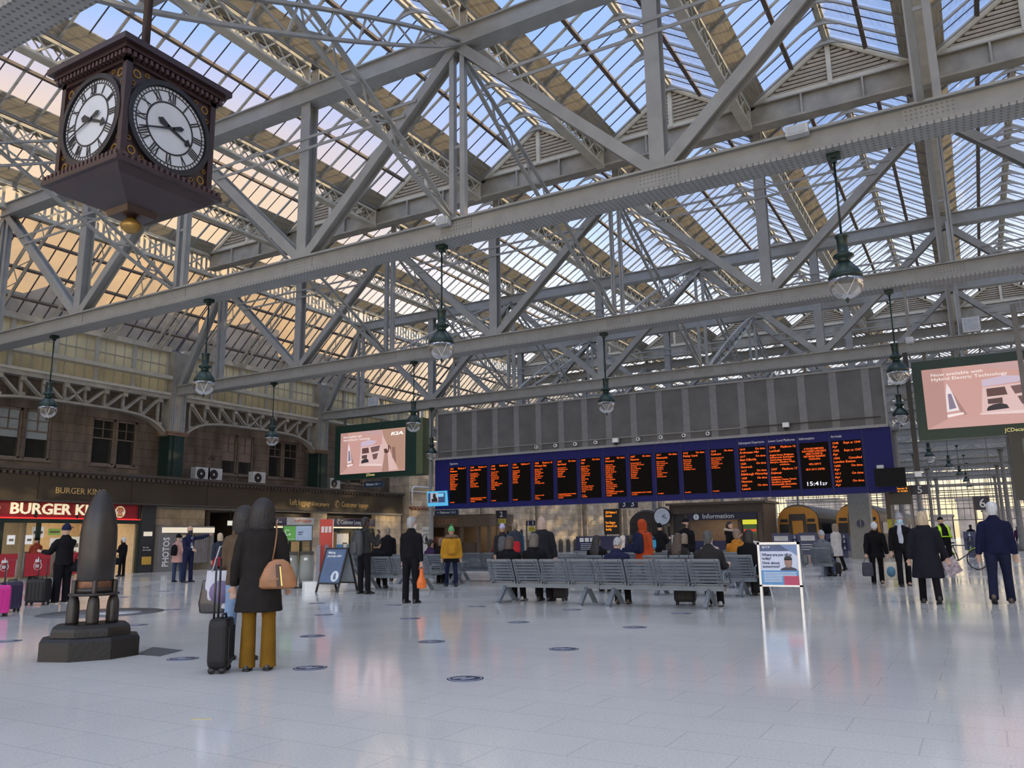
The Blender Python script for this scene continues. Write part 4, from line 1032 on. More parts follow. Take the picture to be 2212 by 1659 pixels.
MB().box(-.45, -.2, -.1, .1, .36, .5).build('junction_box', mat('pale_grey_box', (.45, .47, .48), .5), db, True)
ds = thing('display_column', 'dark display column cut by the right edge of the picture', 'column', (1.75, 30, 0))
MB().box(1.25, 2.3, 29.7, 30.3, 0, 2.2).build('pedestal', mat('column_dark', (.03, .03, .03), .5), ds)
MB().box(1.05, 2.6, 29.6, 30.2, 2.2, 4.3).build('screen_case', mat('column_black', (.012, .014, .014), .4), ds)
MB().box(1.4, 2.5, 29.58, 29.6, 2.9, 4.1).build('screen_panel', mat('panel_greenish', (.08, .12, .10), .4), ds)
MB().box(1.6, 1.75, 29.9, 30.05, 4.3, 8.5).build('hanger', STEELD, ds)

# fittings on the lower chords
for k, (px, py, Y, w_, h_, d_, lab) in enumerate(((958, 478, TY[2]-.32, .34, .22, .2, 'small pale floodlight box on the nearest full truss above a lantern'), (1722, 284, TY[2]-.32, .42, .2, .2, 'small pale floodlight box on the nearest full truss at right'), (2098, 702, TY[4]-.3, .62, .60, .25, 'pale blue grey equipment cabinet on the truss above the large billboard'), (806, 868, TY[4]-.3, .62, .5, .25, 'pale grey loudspeaker cabinet above the smaller pink billboard'), (1965, 735, TY[3]-.33, .2, .16, .2, 'small white floodlight under the second truss at right'))):
    q = atY(px, py, Y); t = thing('equipment_box', lab, 'equipment', q)
    MB().box(-w_/2, w_/2, -d_/2, d_/2, -h_/2, h_/2).build('casing', mat('box_pale', (.42, .44, .45), .5), t, True)
    MB().box(-w_*.38, w_*.38, -d_/2-.01, -d_/2, -h_*.35, h_*.35).build('front_plate', mat('plate_pale', (.34, .37, .40), .4), t, True)
    bb = MB().box(-.04, .04, d_/2, d_/2+.2, -h_/2, -h_/2+.08)
    if q.z < 8.4: bb.box(-.04, .04, d_/2-.02, d_/2+.06, h_/2-.1, 8.5-q.z)
    bb.build('bracket', STEELD, t, True)
# ================================================================== DEPARTURE BOARD, BILLBOARDS
BY = 36.15                                    # face of the board
BLUE = mat('board_blue', (.014, .015, .105), .5, 0, .04, spec=.15)
SCR = mat('led_screen', (.006, .0045, .003), .6, spec=.06)
dbd = thing('departure_board', 'long navy departure board with sixteen orange led panels', 'departure board', (-14.2, BY, 2.9))
MB().box(-25.6, -2.8, BY, BY+.45, 2.9, 5.56).build('casing', BLUE, dbd)
SEP = mat('board_seam', (.008, .008, .05), .5)
PB = [-24.68+1.3*k for k in range(17)]
b = MB()
for x in PB: b.box(x-.015, x+.015, BY-.012, BY, 2.9, 5.56)
b.build('seam', SEP, dbd)
DEP = [('1541', 'Platform 7', 'Neilston', 'Pollokshaws E\nQueens Park\nCrosshill\nMount Florida\nCathcart\nMuirend\nWilliamwood\nWhitecraigs\nPatterton\n& Neilston', 'ScotRail'),
       ('1547', 'Platform 4', 'East Kilbride', 'Crossmyloof\nPollokshaws W\nThornliebank\nGiffnock\nClarkston\nBusby\nThorntonhall\nHairmyres\n& East Kilbride', 'PASSENGERS MUST WEAR\nA FACE COVERING\nScotRail'),
       ('1548', 'Platform 8', 'Largs', 'Paisley Gil St\nJohnstone\nHowwood\nLochwinnoch\nGlengarnock\nDalry\nKilwinning\nArdrossan S Beach\nWest Kilbride\nFairlie\n& Largs', 'ScotRail'),
       ('1550', 'Platform 9', 'Lanark', 'Cambuslang\nUddingston\nBellshill\nMotherwell\nShieldmuir\nWishaw\nCarluke\n& Lanark', 'ScotRail'),
       ('1550', 'Platform 12', 'Wemyss Bay', 'Paisley Gil St\nBishopton\nPort Glasgow\nWhinhill\nDrumfrochar\nBranchton\nIBM\nInverkip\n& Wemyss Bay', 'Connects with\nferry\nScotRail'),
       ('1557', 'On time', 'Barrhead', 'Crossmyloof\nPollokshaws W\nKennishead\nPriesthill\nNitshill\n& Barrhead', 'PASSENGERS MUST WEAR\nA FACE COVERING\nScotRail'),
       ('1600', 'On time', 'Ayr', 'Paisley Gil St\nJohnstone\nMilliken Park\nHowwood\nLochwinnoch\nGlengarnock\nDalry\nKilwinning\nIrvine\nBarassie\nTroon\nPrestwick Airport\nPrestwick Town\nNewton-on-Ayr\n& Ayr', '4 cars\nScotRail'),
       ('1605', 'On time', 'Gourock', 'Cardonald\nHillington East\nHillington W\nPaisley Gil St\nPaisley St James\nBishopton\nLangbank\nWoodhall\nPort Glasgow\nBogston\nCartsdyke\nGreenock Cent\nGreenock West\nFort Matilda\n& Gourock', 'CONNECTS FOR FERRY\nTO DUNOON\nScotRail'),
       ('1607', 'On time', 'Newton', 'Pollokshields E\nQueens Park Road\nCrosshill\nMount Florida\nKings Park\nCroftfoot\nBurnside\nKirkhill\n& Newton', 'PASSENGERS MUST WEAR\nScotRail'),
       ('1611', 'On time', 'Newcastle', 'Kilmarnock\nNew Cumnock\nKirkconnel\nSanquhar\nDumfries\nAnnan\nGretna Green\nCarlisle\n& Newcastle', 'ScotRail'),
       ('1612', 'On time', 'Paisley Canal', 'Dumbreck\nCorkerhill\nMosspark\nCrookston\nHawkhead\n& Paisley Canal', 'ScotRail'),
       ('1614', 'On time', 'Cathcart', 'Pollokshields W\nMaxwell Park\nShawlands\nPollokshaws E\nLangside\n& Cathcart', 'ScotRail')]
X1, Z1 = (1, 0, 0), (0, 0, 1)
LEDC = LED
def led(s, size, par, x, z, al='LEFT', w_=None, m=None, sp=1.): return text(s, size, 'led_text', m or LEDC, par, (x, BY-.026, z), X1, Z1, al, .004, sp, w_, .0 if size < .1 else .001)
HEAD = ['Departures']+['']*11+['Subsequent Departures', 'Lower Level Platforms', 'Information', 'Arrivals']
for k in range(16):
    x0, x1 = PB[k]+.06, PB[k+1]-.18
    if k >= 12: x1 = PB[k+1]-.07
    zt, zb = 5.12, 3.17
    s = MB().box(x0, x1, BY-.02, BY, zb, zt).build('led_panel', SCR, dbd)
    if HEAD[k]: text(HEAD[k], .15, 'heading', WHITE, dbd, (x0, BY-.004, 5.26), X1, Z1, 'LEFT', .004, 1, {0: .5, 12: 1.12, 13: 1.12, 14: .62, 15: .43}[k])
    if k < 12:
        t_, pl, de, calls, foot = DEP[k]
        led(t_, .12, s, x0+.03, zt-.13); led(pl, .12, s, x1-.02, zt-.13, 'RIGHT')
        led(de, .13, s, x0+.03, zt-.27)
        led(calls, .088, s, x0+.03, zt-.43, sp=1.0)
        n = foot.count('\n'); led(foot, .085, s, x0+.03, zb+.04+n*.085, sp=1.0)
    elif k == 12:
        for j, (a, c, d) in enumerate((('1614', 'Ardrossan Hbr', 'On time'), ('1617', 'East Kilbride', 'On time'), ('1620', 'Gourock', 'On time'), ('1617', 'Edinburgh Waverley', 'On time'), ('1620', 'Newton', 'On time'), ('1623', 'Lanark', 'On time'))):
            z = zt-.14-j*.32; led(a, .125, s, x0+.03, z); led(d, .125, s, x1-.02, z, 'RIGHT'); led(c, .14, s, x0+.03, z-.15)
    elif k == 13:
        led('1546', .135, s, x0+.03, zt-.14); led('Platform 16', .135, s, x1-.02, zt-.14, 'RIGHT'); led('Larkhall', .14, s, x0+.03, zt-.30)
        led('Argyle Street, Bridgeton,\nDalmarnock, Rutherglen,\nCambuslang, Newton,\nBlantyre, Hamilton West,\n              continues..', .105, s, x0+.03, zt-.47, w_=1.05)
        led('1547', .135, s, x0+.03, zt-1.1); led('Platform 17', .135, s, x1-.02, zt-1.1, 'RIGHT'); led('Dalmuir', .14, s, x0+.03, zt-1.26)
        led('Anderston,\nExhibition Centre, Partick\nHyndland, Jordanhill\nScotstounhill, Garscadden\n              continues..', .105, s, x0+.03, zt-1.43, w_=1.05)
    elif k == 14:
        led('IF YOU SEE SOMETHING\nTHAT DOESN\'T LOOK RIGHT,\nSPEAK TO STAFF OR\nTEXT BRITISH TRANSPORT\nPOLICE 61016.\n \nWE\'LL SORT IT.\n \nSEE IT. SAY IT. SORTED.', .11, s, (x0+x1)/2, zt-.3, 'CENTER', 1.0)
        wl = glow('white_led', (.85, .85, 1.0), 1.6)
        led('15:41', .24, s, x0+.14, zb+.12, m=wl, w_=.56); led('27', .15, s, x0+.80, zb+.12, m=wl, w_=.2)
    else:
        for j, (a, c, d) in enumerate((('1540', 'Ayr', 'Expt at 1544'), ('1542', 'Ayr', 'Expt at 1547'), ('1550', 'London Euston', 'Cancelled'), ('1600', 'Ayr', 'On time'), ('1611', 'Ayr', 'On time'), ('1637', 'Ayr', 'On time'))):
            z = zt-.14-j*.32; led(a, .13, s, x0+.03, z); led(d, .13, s, x1-.02, z, 'RIGHT'); led(c, .14, s, x0+.03, z-.15)
# mesh hoarding above the board
hb = thing('board_backing', 'dark grey mesh hoarding with pale vertical bands above the departure board', 'hoarding', (-14.2, BY+.1, 5.6))
MESH = mat('dark_mesh', (.095, .093, .092), .55, 0, .2, 1.2)
MB().box(-25.45, -2.9, BY+.05, BY+.35, 5.62, 8.12).build('mesh_panel', MESH, hb)
BAND = mat('pale_band', (.17, .17, .172), .5, 0, .1)
for k in range(17):
    x = -24.35+k*1.3; MB().box(x-.16, x+.16, BY+.03, BY+.05, 5.65, 8.1).build('vertical_band', BAND, hb)
MB().box(-25.5, -2.85, BY, BY+.4, 8.08, 8.16).box(-25.5, -2.85, BY-.05, BY+.4, 5.56, 5.68).box(-25.5, -25.42, BY, BY+.4, 5.6, 8.1).box(-2.93, -2.85, BY, BY+.4, 5.6, 8.1).build('frame_trim', mat('trim_grey', (.25, .25, .25), .45), hb)
MB().box(-25.3, -8.8, BY-.03, BY+.02, 5.98, 6.02).build('cable_rail', mat('rail_grey', (.22, .22, .22), .4), hb)
MB().box(-8.7, -3.1, BY-.03, BY+.02, 5.98, 6.02).build('dark_rail', BLACK, hb)
b = MB(); b.box(-22, -21.9, BY+.1, BY+.2, 8.1, 8.5).box(-14, -13.9, BY+.1, BY+.2, 8.1, 8.5).box(-6, -5.9, BY+.1, BY+.2, 8.1, 8.5); b.build('hanger', STEELD, hb)
sp0 = None
for k, px in enumerate((1160, 1201, 1244, 1288, 1380, 1429, 1479, 1531)):
    x = atY(px, 950, BY).x; lab = f'small round white downlight above the departure board, {ORD[k+1]} from the left'
    if sp0 is None:
        sp0 = thing('spot_lamp', lab, 'lamp', (x, BY-.1, 5.85), 0, 'round spot lamps above the board')
        MB().prism([(.085*math.cos(2*PI*j/16), .085*math.sin(2*PI*j/16)) for j in range(16)], (0, -.05, 0), X1, Z1, (0, .15, 0)).build('lamp_ring', WHITE, sp0, True)
        MB().prism([(.05*math.cos(2*PI*j/16), .05*math.sin(2*PI*j/16)) for j in range(16)], (0, -.055, 0), X1, Z1, (0, .03, 0)).build('lens', BLACK, sp0, True)
    else: copy_thing(sp0, lab, (x, BY-.1, 5.85))
for k, px in enumerate((1330, 1698)):
    q = atY(px, 955 if k == 0 else 922, BY-.25)
    t = thing('security_camera', ['white security camera above the middle of the departure board', 'security camera above the lower level panel of the board'][k], 'camera', q, 0)
    MB().box(-.13, .13, -.1, .1, -.02, .18).build('housing', WHITE, t, True); MB().ell((0, 0, -.05), .1, .1, .1).build('dome', BLACK, t, True)
    MB().box(-.04, .04, .05, .28, .05, .12).build('bracket', STEELD, t, True)
# ---- pink advertising billboards
def billboard(label, x0, x1, y, z0, z1, sx0, sx1, sz0, sz1, figure):
    t = thing('billboard', label, 'billboard', ((x0+x1)/2, y, z0))
    MB().box(x0, x1, y, y+.6, z0, z1).build('case', mat('billboard_green', (.010, .035, .026), .4), t)
    MB().box(x1-.42 if figure else x1-.01, x1+.02, y-.01, y+.62, z0+.05, z1).build('side_strip', mat('olive_edge', (.10, .12, .06), .5), t)
    W_, H_ = sx1-sx0, sz1-sz0
    K = .95
    def sm(name, c): return glow('screen_'+name, c, K)
    s = MB().box(sx0, sx1, y-.03, y, sz0, sz1).build('screen', sm('pink', (.62, .35, .31)), t)
    lay = [0]
    def poly(name, c, pts, nm='image_shape'):
        lay[0] += 1; d = -.03-.0015*lay[0]
        return MB().prism([(sx0+W_*a, sz1-H_*bb) for a, bb in pts][::-1], (0, y+d, 0), X1, Z1, (0, -.001, 0)).build(nm, sm(name, c), s)
    poly('pink_l', (.50, .28, .25), [(0, 0), (.12, .0), (.12, .85), (0, 1)])
    poly('pink_top', (.58, .36, .35), [(.30, .0), (.66, .0), (.66, .14), (.45, .12)])
    poly('floor_pink', (.62, .36, .33), [(.12, .87), (.66, .80), (1, .95), (1, 1), (0, 1)])
    poly('lav', (.62, .50, .62), [(.33, .26), (.46, .22), (.58, .26), (.52, .34), (.33, .37)])
    poly('white_bench', (.85, .66, .64), [(.3, .80), (.53, .76), (.57, .80), (.66, .80), (.66, .86), (.3, .82)])
    poly('frame_pink', (.75, .52, .50), [(.33, .38), (.66, .35), (.66, .79), (.31, .80)])
    poly('dk1', (.12, .06, .06), [(.35, .41), (.45, .40), (.46, .53), (.35, .54)])
    poly('dk2', (.18, .10, .10), [(.48, .40), (.63, .37), (.61, .50), (.50, .53)])
    poly('dk3', (.16, .09, .09), [(.51, .57), (.60, .55), (.58, .68), (.53, .70)])
    poly('dk4', (.10, .06, .06), [(.35, .58), (.43, .57), (.43, .66), (.35, .66)])
    poly('car_body', (.035, .03, .035), [(.34, .74), (.35, .70), (.38, .67), (.42, .66), (.45, .69), (.46, .75), (.34, .77)], 'car_image')
    poly('wallpink', (.74, .50, .47), [(.66, .10), (.68, .16), (.9, .96), (.66, 1)])
    poly('tower_w', (.85, .75, .78), [(.135, .26), (.15, .34), (.16, .42), (.2, .72), (.12, .74), (.125, .42)], 'tower_image')
    poly('tower_d', (.25, .2, .28), [(.135, .44), (.155, .44), (.175, .68), (.135, .70)])
    poly('tower_s', (.40, .22, .20), [(.16, .4), (.23, .80), (.21, .80), (.19, .72)])
    poly('step_w', (.95, .8, .8), [(.12, .78), (.21, .76), (.215, .79), (.12, .83)])
    text('Now available with\nHybrid Electric Technology', H_*.072, 'lettering', glow('screen_white', (1, .93, .9), 1.0), s, (sx0+W_*.05, y-.06, sz1-H_*.13), X1, Z1, 'LEFT', .002, 1.05, W_*.42)
    if figure:
        poly('brown_wall', (.46, .27, .20), [(.66, 0), (1, 0), (1, .97), (.93, 1), (.68, .17)])
        poly('shade', (.28, .15, .12), [(.81, .44), (.86, .44), (.88, .84), (.82, .68)])
        poly('skin', (.10, .045, .035), [(.69, .47), (.73, .46), (.75, .52), (.755, .40), (.77, .38), (.80, .47), (.79, .48), (.77, .42), (.765, .54), (.74, .58), (.70, .56)], 'figure_image')
        poly('dress', (.42, .24, .19), [(.70, .57), (.75, .58), (.77, .99), (.66, 1), (.69, .72)])
        text('KIA', H_*.11, 'logo', glow('screen_white', (1, .93, .9), 1.0), s, (sx0+W_*.79, y-.06, sz1-H_*.16), X1, (.35, 0, 1), 'LEFT', .002, .9, W_*.19, .012)
    text('JCDecaux', H_*.085, 'lettering', glow('sign_gold', (.9, .75, .3), .9), t, (sx0+W_*(.42 if figure else .42), y-.012, z0+.12), X1, Z1, 'LEFT', .004, 1, W_*.13)
    b = MB()
    for x in (x0+.5, x1-.5): b.box(x-.06, x+.06, y+.2, y+.32, z1, 8.5)
    b.build('hanger', STEELD, t)
    return t
billboard('smaller pink screen billboard with a reaching figure, near the left wall', -32.75, -26.35, 36.0, 4.82, 8.0, -32.3, -27.55, 5.12, 7.55, True)
rb = billboard('large pink screen billboard cut by the right edge of the picture', -1.77, 5.2, 36.0, 4.88, 8.1, -1.42, 4.8, 5.3, 7.72, False)
hp = thing('hanging_post', 'black hanging post with a pale foot left of the large pink billboard', 'post', (-1.93, 35.85, 3.5))
MB().box(-2.03, -1.85, 35.8, 35.95, 3.65, 8.5).build('shaft', BLACK, hp); MB().box(-2.06, -1.82, 35.77, 35.98, 3.45, 3.65).build('foot', WHITE, hp)
pole = thing('steel_pole', 'slim pale steel pole right of the smaller pink billboard', 'pole', (-26.0, 36.4, 0))
MB().box(-26.12, -25.95, 36.3, 36.5, 0, 8.45).build('shaft', STEEL, pole)
# ================================================================== LANTERNS
LG = mat('lantern_green', (.007, .024, .02), .35, .2, .1)
GLOBE = glass_mat('globe_glass', (.97, .97, .97), .93, (.6, .6, .6), 0, .02)
for n_ in GLOBE.node_tree.nodes:
    if n_.type == 'FRESNEL': n_.inputs[0].default_value = 1.45
lan0 = None
def lantern(label, x, y, zt=8.47):
    global lan0
    if lan0 is not None: return copy_thing(lan0, label, (x, y, zt))
    t = lan0 = thing('globe_lantern', label, 'lantern', (x, y, zt), 0, 'globe lanterns hanging from the trusses')
    o = -2.62
    MB().box(-.12, .12, -.1, .1, -.1, 0).box(-.05, .05, -.05, .05, -.18, -.1).build('bracket', LG, t, True)
    MB().tube([(0, 0, -.15), (0, 0, o+.95)], .022).build('rod', LG, t, True)
    MB().lathe([(.03, .98), (.11, .96), (.13, .93), (.10, .90), (.10, .62), (.12, .60), (.18, .57), (.19, .54), (.13, .50), (.10, .46), (.12, .42)], (0, 0, o), 14).build('neck', LG, t, True)
    MB().lathe([(.12, .43), (.17, .36), (.24, .28), (.295, .18), (.31, .12), (.30, .10)], (0, 0, o), 18).build('dome', LG, t, True)
    g = MB().lathe([(.29, .11), (.315, .0), (.30, -.1), (.25, -.19), (.16, -.26), (.05, -.295), (.0, -.3)], (0, 0, o), 20).build('globe', GLOBE, t, True)
    b = MB()
    for s in (-1, 1): b.tube([(s*.17, 0, o+.1), (0, 0, o-.2)], .012, 6)
    b.build('lamp_stay', mat('lamp_white', (.6, .6, .58), .4), g, True)
    MB().lathe([(.03, -.28), (.035, -.31), (.015, -.36), (.001, -.38)], (0, 0, o), 10).build('finial', LG, t, True)
    return t
for nm, y, xs in (('nearest full truss', TY[2], (-27.3, -19.4, -10.9, -1.7)), ('second truss', TY[3], (-27.4, -19.45, -11.0, -1.65)), ('departure board truss', TY[4]-.3, (-25.7, -2.35))):
    for k, x in enumerate(xs): lantern(f'green globe lantern hanging from the {nm}, {ORD[k+1]} from the left', x, y)
for k, (x, y) in enumerate(((-2.33, TY[6]), (-1.54, TY[7]), (-1.06, TY[8]), (-.73, TY[9]), (-.6, TY[10]))): lantern(f'globe lantern far down the train shed at right, {ORD[k+1]} beyond the board', x, y)
# ================================================================== SQUARE CLOCK
CW = mat('clock_wood', (.024, .011, .012), .35, 0, .25, 3, .1, 25)
GILT = mat('clock_gilt', (.30, .18, .045), .35, .6, .2)
DIAL = mat('opal_dial', (.46, .50, .56), .35, 0, .04)
CKB = mat('clock_black', (.008, .008, .010), .4)
cx, cy, cz = -9.0, 6.0, 5.8
ck = thing('hanging_clock', 'large four-sided dark wooden station clock hanging at upper left', 'clock', (cx, cy, cz))
MB().box(-.62, .62, -.62, .62, .0, 1.3).box(-.66, -.58, -.66, -.58, 0, 1.3).box(.58, .66, -.66, -.58, 0, 1.3).box(.58, .66, .58, .66, 0, 1.3).box(-.66, -.58, .58, .66, 0, 1.3).build('case', CW, ck, True)
MB().box(-.74, .74, -.74, .74, 1.34, 1.40).box(-.80, .80, -.80, .80, 1.40, 1.48).box(-.66, .66, -.66, .66, 1.22, 1.34).rings([((0, 0, 1.48), (.7071, .7071, 0), (-.7071, .7071, 0), .98, .98), ((0, 0, 1.62), (.7071, .7071, 0), (-.7071, .7071, 0), .2, .2)], 4, True, False).build('top_cornice', CW, ck, True)
MB().box(-.70, .70, -.70, .70, -.06, .0).box(-.76, .76, -.76, .76, -.12, -.06).build('base_cornice', CW, ck, True)
for z, r in ((1.30, .70), (-.03, .73)):
    b = MB()
    for i in range(19):
        a = -r+.02+(2*r-.04)*i/18
        for s in (-1, 1): b.cbox((a, s*r, z), .04, .06, .06); b.cbox((s*r, a, z), .06, .04, .06)
    b.build('dentil_row', mat('clock_wood_light', (.05, .027, .028), .4), ck, True)['kind'] = 'stuff'
q = math.sqrt(2)
b = MB(); b.rings([((0, 0, -.12), Vector((1, 1, 0)).normalized(), Vector((-1, 1, 0)).normalized(), .70*q, .70*q), ((0, 0, -.20), Vector((1, 1, 0)).normalized(), Vector((-1, 1, 0)).normalized(), .62*q, .62*q), ((0, 0, -.36), Vector((1, 1, 0)).normalized(), Vector((-1, 1, 0)).normalized(), .22*q, .22*q), ((0, 0, -.44), Vector((1, 1, 0)).normalized(), Vector((-1, 1, 0)).normalized(), .20*q, .20*q)], 4, True, False)
b.build('tapered_base', CW, ck, True)
MB().lathe([(.0, -.64), (.07, -.63), (.12, -.58), (.13, -.54), (.10, -.49), (.06, -.46), (.05, -.43)], n=16).build('gilt_ball', GILT, ck, True)
MB().tube([(0, 0, 1.6), (0, 0, 8.0)], .055).build('hanging_rod', CW, ck, True)
MB().box(-.15, .15, -.6, .15, 2.72, 2.9).build('rod_bracket', STEEL, ck, True)
ROM = ['XII', 'I', 'II', 'III', 'IIII', 'V', 'VI', 'VII', 'VIII', 'IX', 'X', 'XI']
for fi, (nrm, rt) in enumerate(((Vector((1, 0, 0)), Vector((0, 1, 0))), (Vector((0, -1, 0)), Vector((1, 0, 0))), (Vector((-1, 0, 0)), Vector((0, -1, 0))), (Vector((0, 1, 0)), Vector((-1, 0, 0))))):
    c = nrm*.62+Vector((0, 0, .62)); up = Vector((0, 0, 1))
    P_ = lambda r, a, d=0: c+rt*(r*math.sin(a))+up*(r*math.cos(a))+nrm*d
    def ring(b, r0, r1, d0, d1, n=48, cc=None):
        base = c if cc is None else cc
        Q = lambda r, a, d: base+rt*(r*math.sin(a))+up*(r*math.cos(a))+nrm*d
        for k in range(n):
            a, a2 = 2*PI*k/n, 2*PI*(k+1)/n
            b.add([Q(r0, a, d1), Q(r1, a, d1), Q(r1, a2, d1), Q(r0, a2, d1), Q(r0, a, d0), Q(r1, a, d0), Q(r1, a2, d0), Q(r0, a2, d0)], [(3, 2, 1, 0), (1, 2, 6, 5), (0, 4, 7, 3)])
        return b
    f = MB().prism([(.55*math.cos(2*PI*k/48), .55*math.sin(2*PI*k/48)) for k in range(48)], c+nrm*.0, rt, up, nrm*.02).build('clock_face', DIAL, ck, True)
    ring(MB(), .535, .60, .0, .05).build('bezel', CKB, f, True)
    b = ring(ring(ring(MB(), .325, .345, .02, .027), .475, .487, .02, .027), .522, .537, .02, .03)
    for k in range(60): b.beam(P_(.48, 2*PI*k/60, .025), P_(.53, 2*PI*k/60, .025), .007 if k % 5 else .014, .006, up=nrm)
    b.build('minute_track', CKB, f, True)
    b = MB()
    for k, sname in enumerate(ROM):
        a = 2*PI*k/12; n_ = len(sname)
        # strokes of the numeral, feet towards the centre
        wds = {'I': .022, 'V': .05, 'X': .055}; tot = sum(wds[ch]+.008 for ch in sname); x = -tot/2
        tang = rt*math.cos(a)-up*math.sin(a); rad = rt*math.sin(a)+up*math.cos(a)
        for ch in sname:
            w_ = wds[ch]; o = c+rad*.35+tang*(x+w_/2)+nrm*.026; tp = rad*.118
            if ch == 'I': b.beam(o, o+tp, .016, .006, up=nrm)
            elif ch == 'V': b.beam(o, o+tp-tang*.022, .015, .006, up=nrm); b.beam(o, o+tp+tang*.022, .007, .006, up=nrm)
            else: b.beam(o-tang*.022, o+tp+tang*.022, .007, .006, up=nrm); b.beam(o+tang*.022, o+tp-tang*.022, .015, .006, up=nrm)
            x += w_+.008
    b.build('numerals', CKB, f, True)
    for nm, ang, ln, wd in (('minute_hand', 2*PI*(41.7/60), .47, .030), ('hour_hand', 2*PI*(3.7/12), .33, .045)):
        rad = rt*math.sin(ang)+up*math.cos(ang); tg = rt*math.cos(ang)-up*math.sin(ang)
        d = .045 if nm == 'minute_hand' else .036
        pl = [(-wd/2, -.05), (wd/2, -.05), (wd/3, ln*.70), (wd*1.3, ln*.78), (0, ln), (-wd*1.3, ln*.78), (-wd/3, ln*.70)] if nm == 'hour_hand' else [(-wd/2, -.05), (wd/2, -.05), (wd/4, ln), (-wd/4, ln)]
        b = MB().prism(pl, c+nrm*d, tg, rad, nrm*.006)
        b.prism([(-wd*.5, -.03), (wd*.5, -.03), (wd*1.1, -.15), (0, -.2), (-wd*1.1, -.15)], c+nrm*d, tg, rad, nrm*.006)
        b.build(nm, CKB, f, True)
    b = MB()
    for sx in (-1, 1):
        for sz in (-1, 1):
            for dx, dz, r in ((.50, .50, .055), (.36, .545, .030), (.545, .36, .030)):
                ring(b, r*.74, r, 0, .015, 20, c+rt*(sx*dx)+up*(sz*dz))
    b.build('gilt_rings', GILT, ck, True)
# ================================================================== NAVAL SHELL MONUMENT
IRON = mat('shell_iron', (.028, .024, .022), .42, .3, .25, 4, .08, 30)
BLKS = mat('plinth_black', (.010, .0095, .0095), .42, 0, .2, 5, .15, 25, spec=.35)
COPPER = mat('copper_band', (.13, .062, .035), .4, .6, .35, 12)
sx, sy = -9.04, 5.93
sh = thing('shell_monument', 'dark iron artillery shell monument on small shells and a black octagonal plinth', 'monument', (sx, sy, 0), AWAY((sx, sy)))
def octa(r, fl): return [(r*math.cos(PI/8+PI*k/4), r*fl*math.sin(PI/8+PI*k/4)) for k in range(8)]
def oct_loft(b, secs):
    return b.rings([((0, 0, z), (1, 0, 0), (0, 1, 0), r, r*.9) for r, z in secs], 8, True, False)
o8 = MB(); vs = []
for r, z in ((.55, 0), (.55, .20), (.525, .235), (.445, .245), (.44, .30), (.43, .335), (.38, .37), (.36, .375)):
    vs += [(x, y, z) for x, y in octa(r, .80)]
fs = [tuple(range(7, -1, -1)), tuple(range(56, 64))]
for i in range(7):
    for k in range(8): fs.append((i*8+k, i*8+(k+1) % 8, i*8+8+(k+1) % 8, i*8+8+k))
o8.add(vs, fs).build('plinth', BLKS, sh, True)
for k, (px_, py_) in enumerate(((-.205, -.04), (.0, -.18), (.205, -.04), (.0, .18))):
    MB().lathe([(.064, .37), (.068, .40), (.068, .55), (.061, .62), (.045, .67), (.03, .70)], (px_, py_, 0), 14).build('small_shell', IRON, sh, True)
    MB().lathe([(.028, .66), (.030, .68), (.030, .845), (.025, .86), (.001, .865)], (px_*1.03, py_*1.03, 0), 10).build('stud', IRON, sh, True)
b = MB(); b.lathe([(.255, .685), (.27, .69), (.27, .71), (.255, .715)], n=24); b.build('support_ring', IRON, sh, True)
MB().lathe([(.185, .715), (.198, .72), (.198, .765), (.19, .77)], n=24).build('driving_band', IRON, sh, True)
MB().lathe([(.19, .77), (.192, .775), (.192, .845), (.19, .85)], n=24).build('copper_band', COPPER, sh, True)
MB().lathe([(.19, .85), (.196, .86), (.200, 1.15), (.200, 1.32), (.195, 1.43), (.184, 1.52), (.164, 1.62), (.136, 1.71), (.103, 1.79), (.072, 1.85), (.050, 1.885), (.035, 1.90), (.001, 1.905)], n=28).build('shell_body', IRON, sh, True)
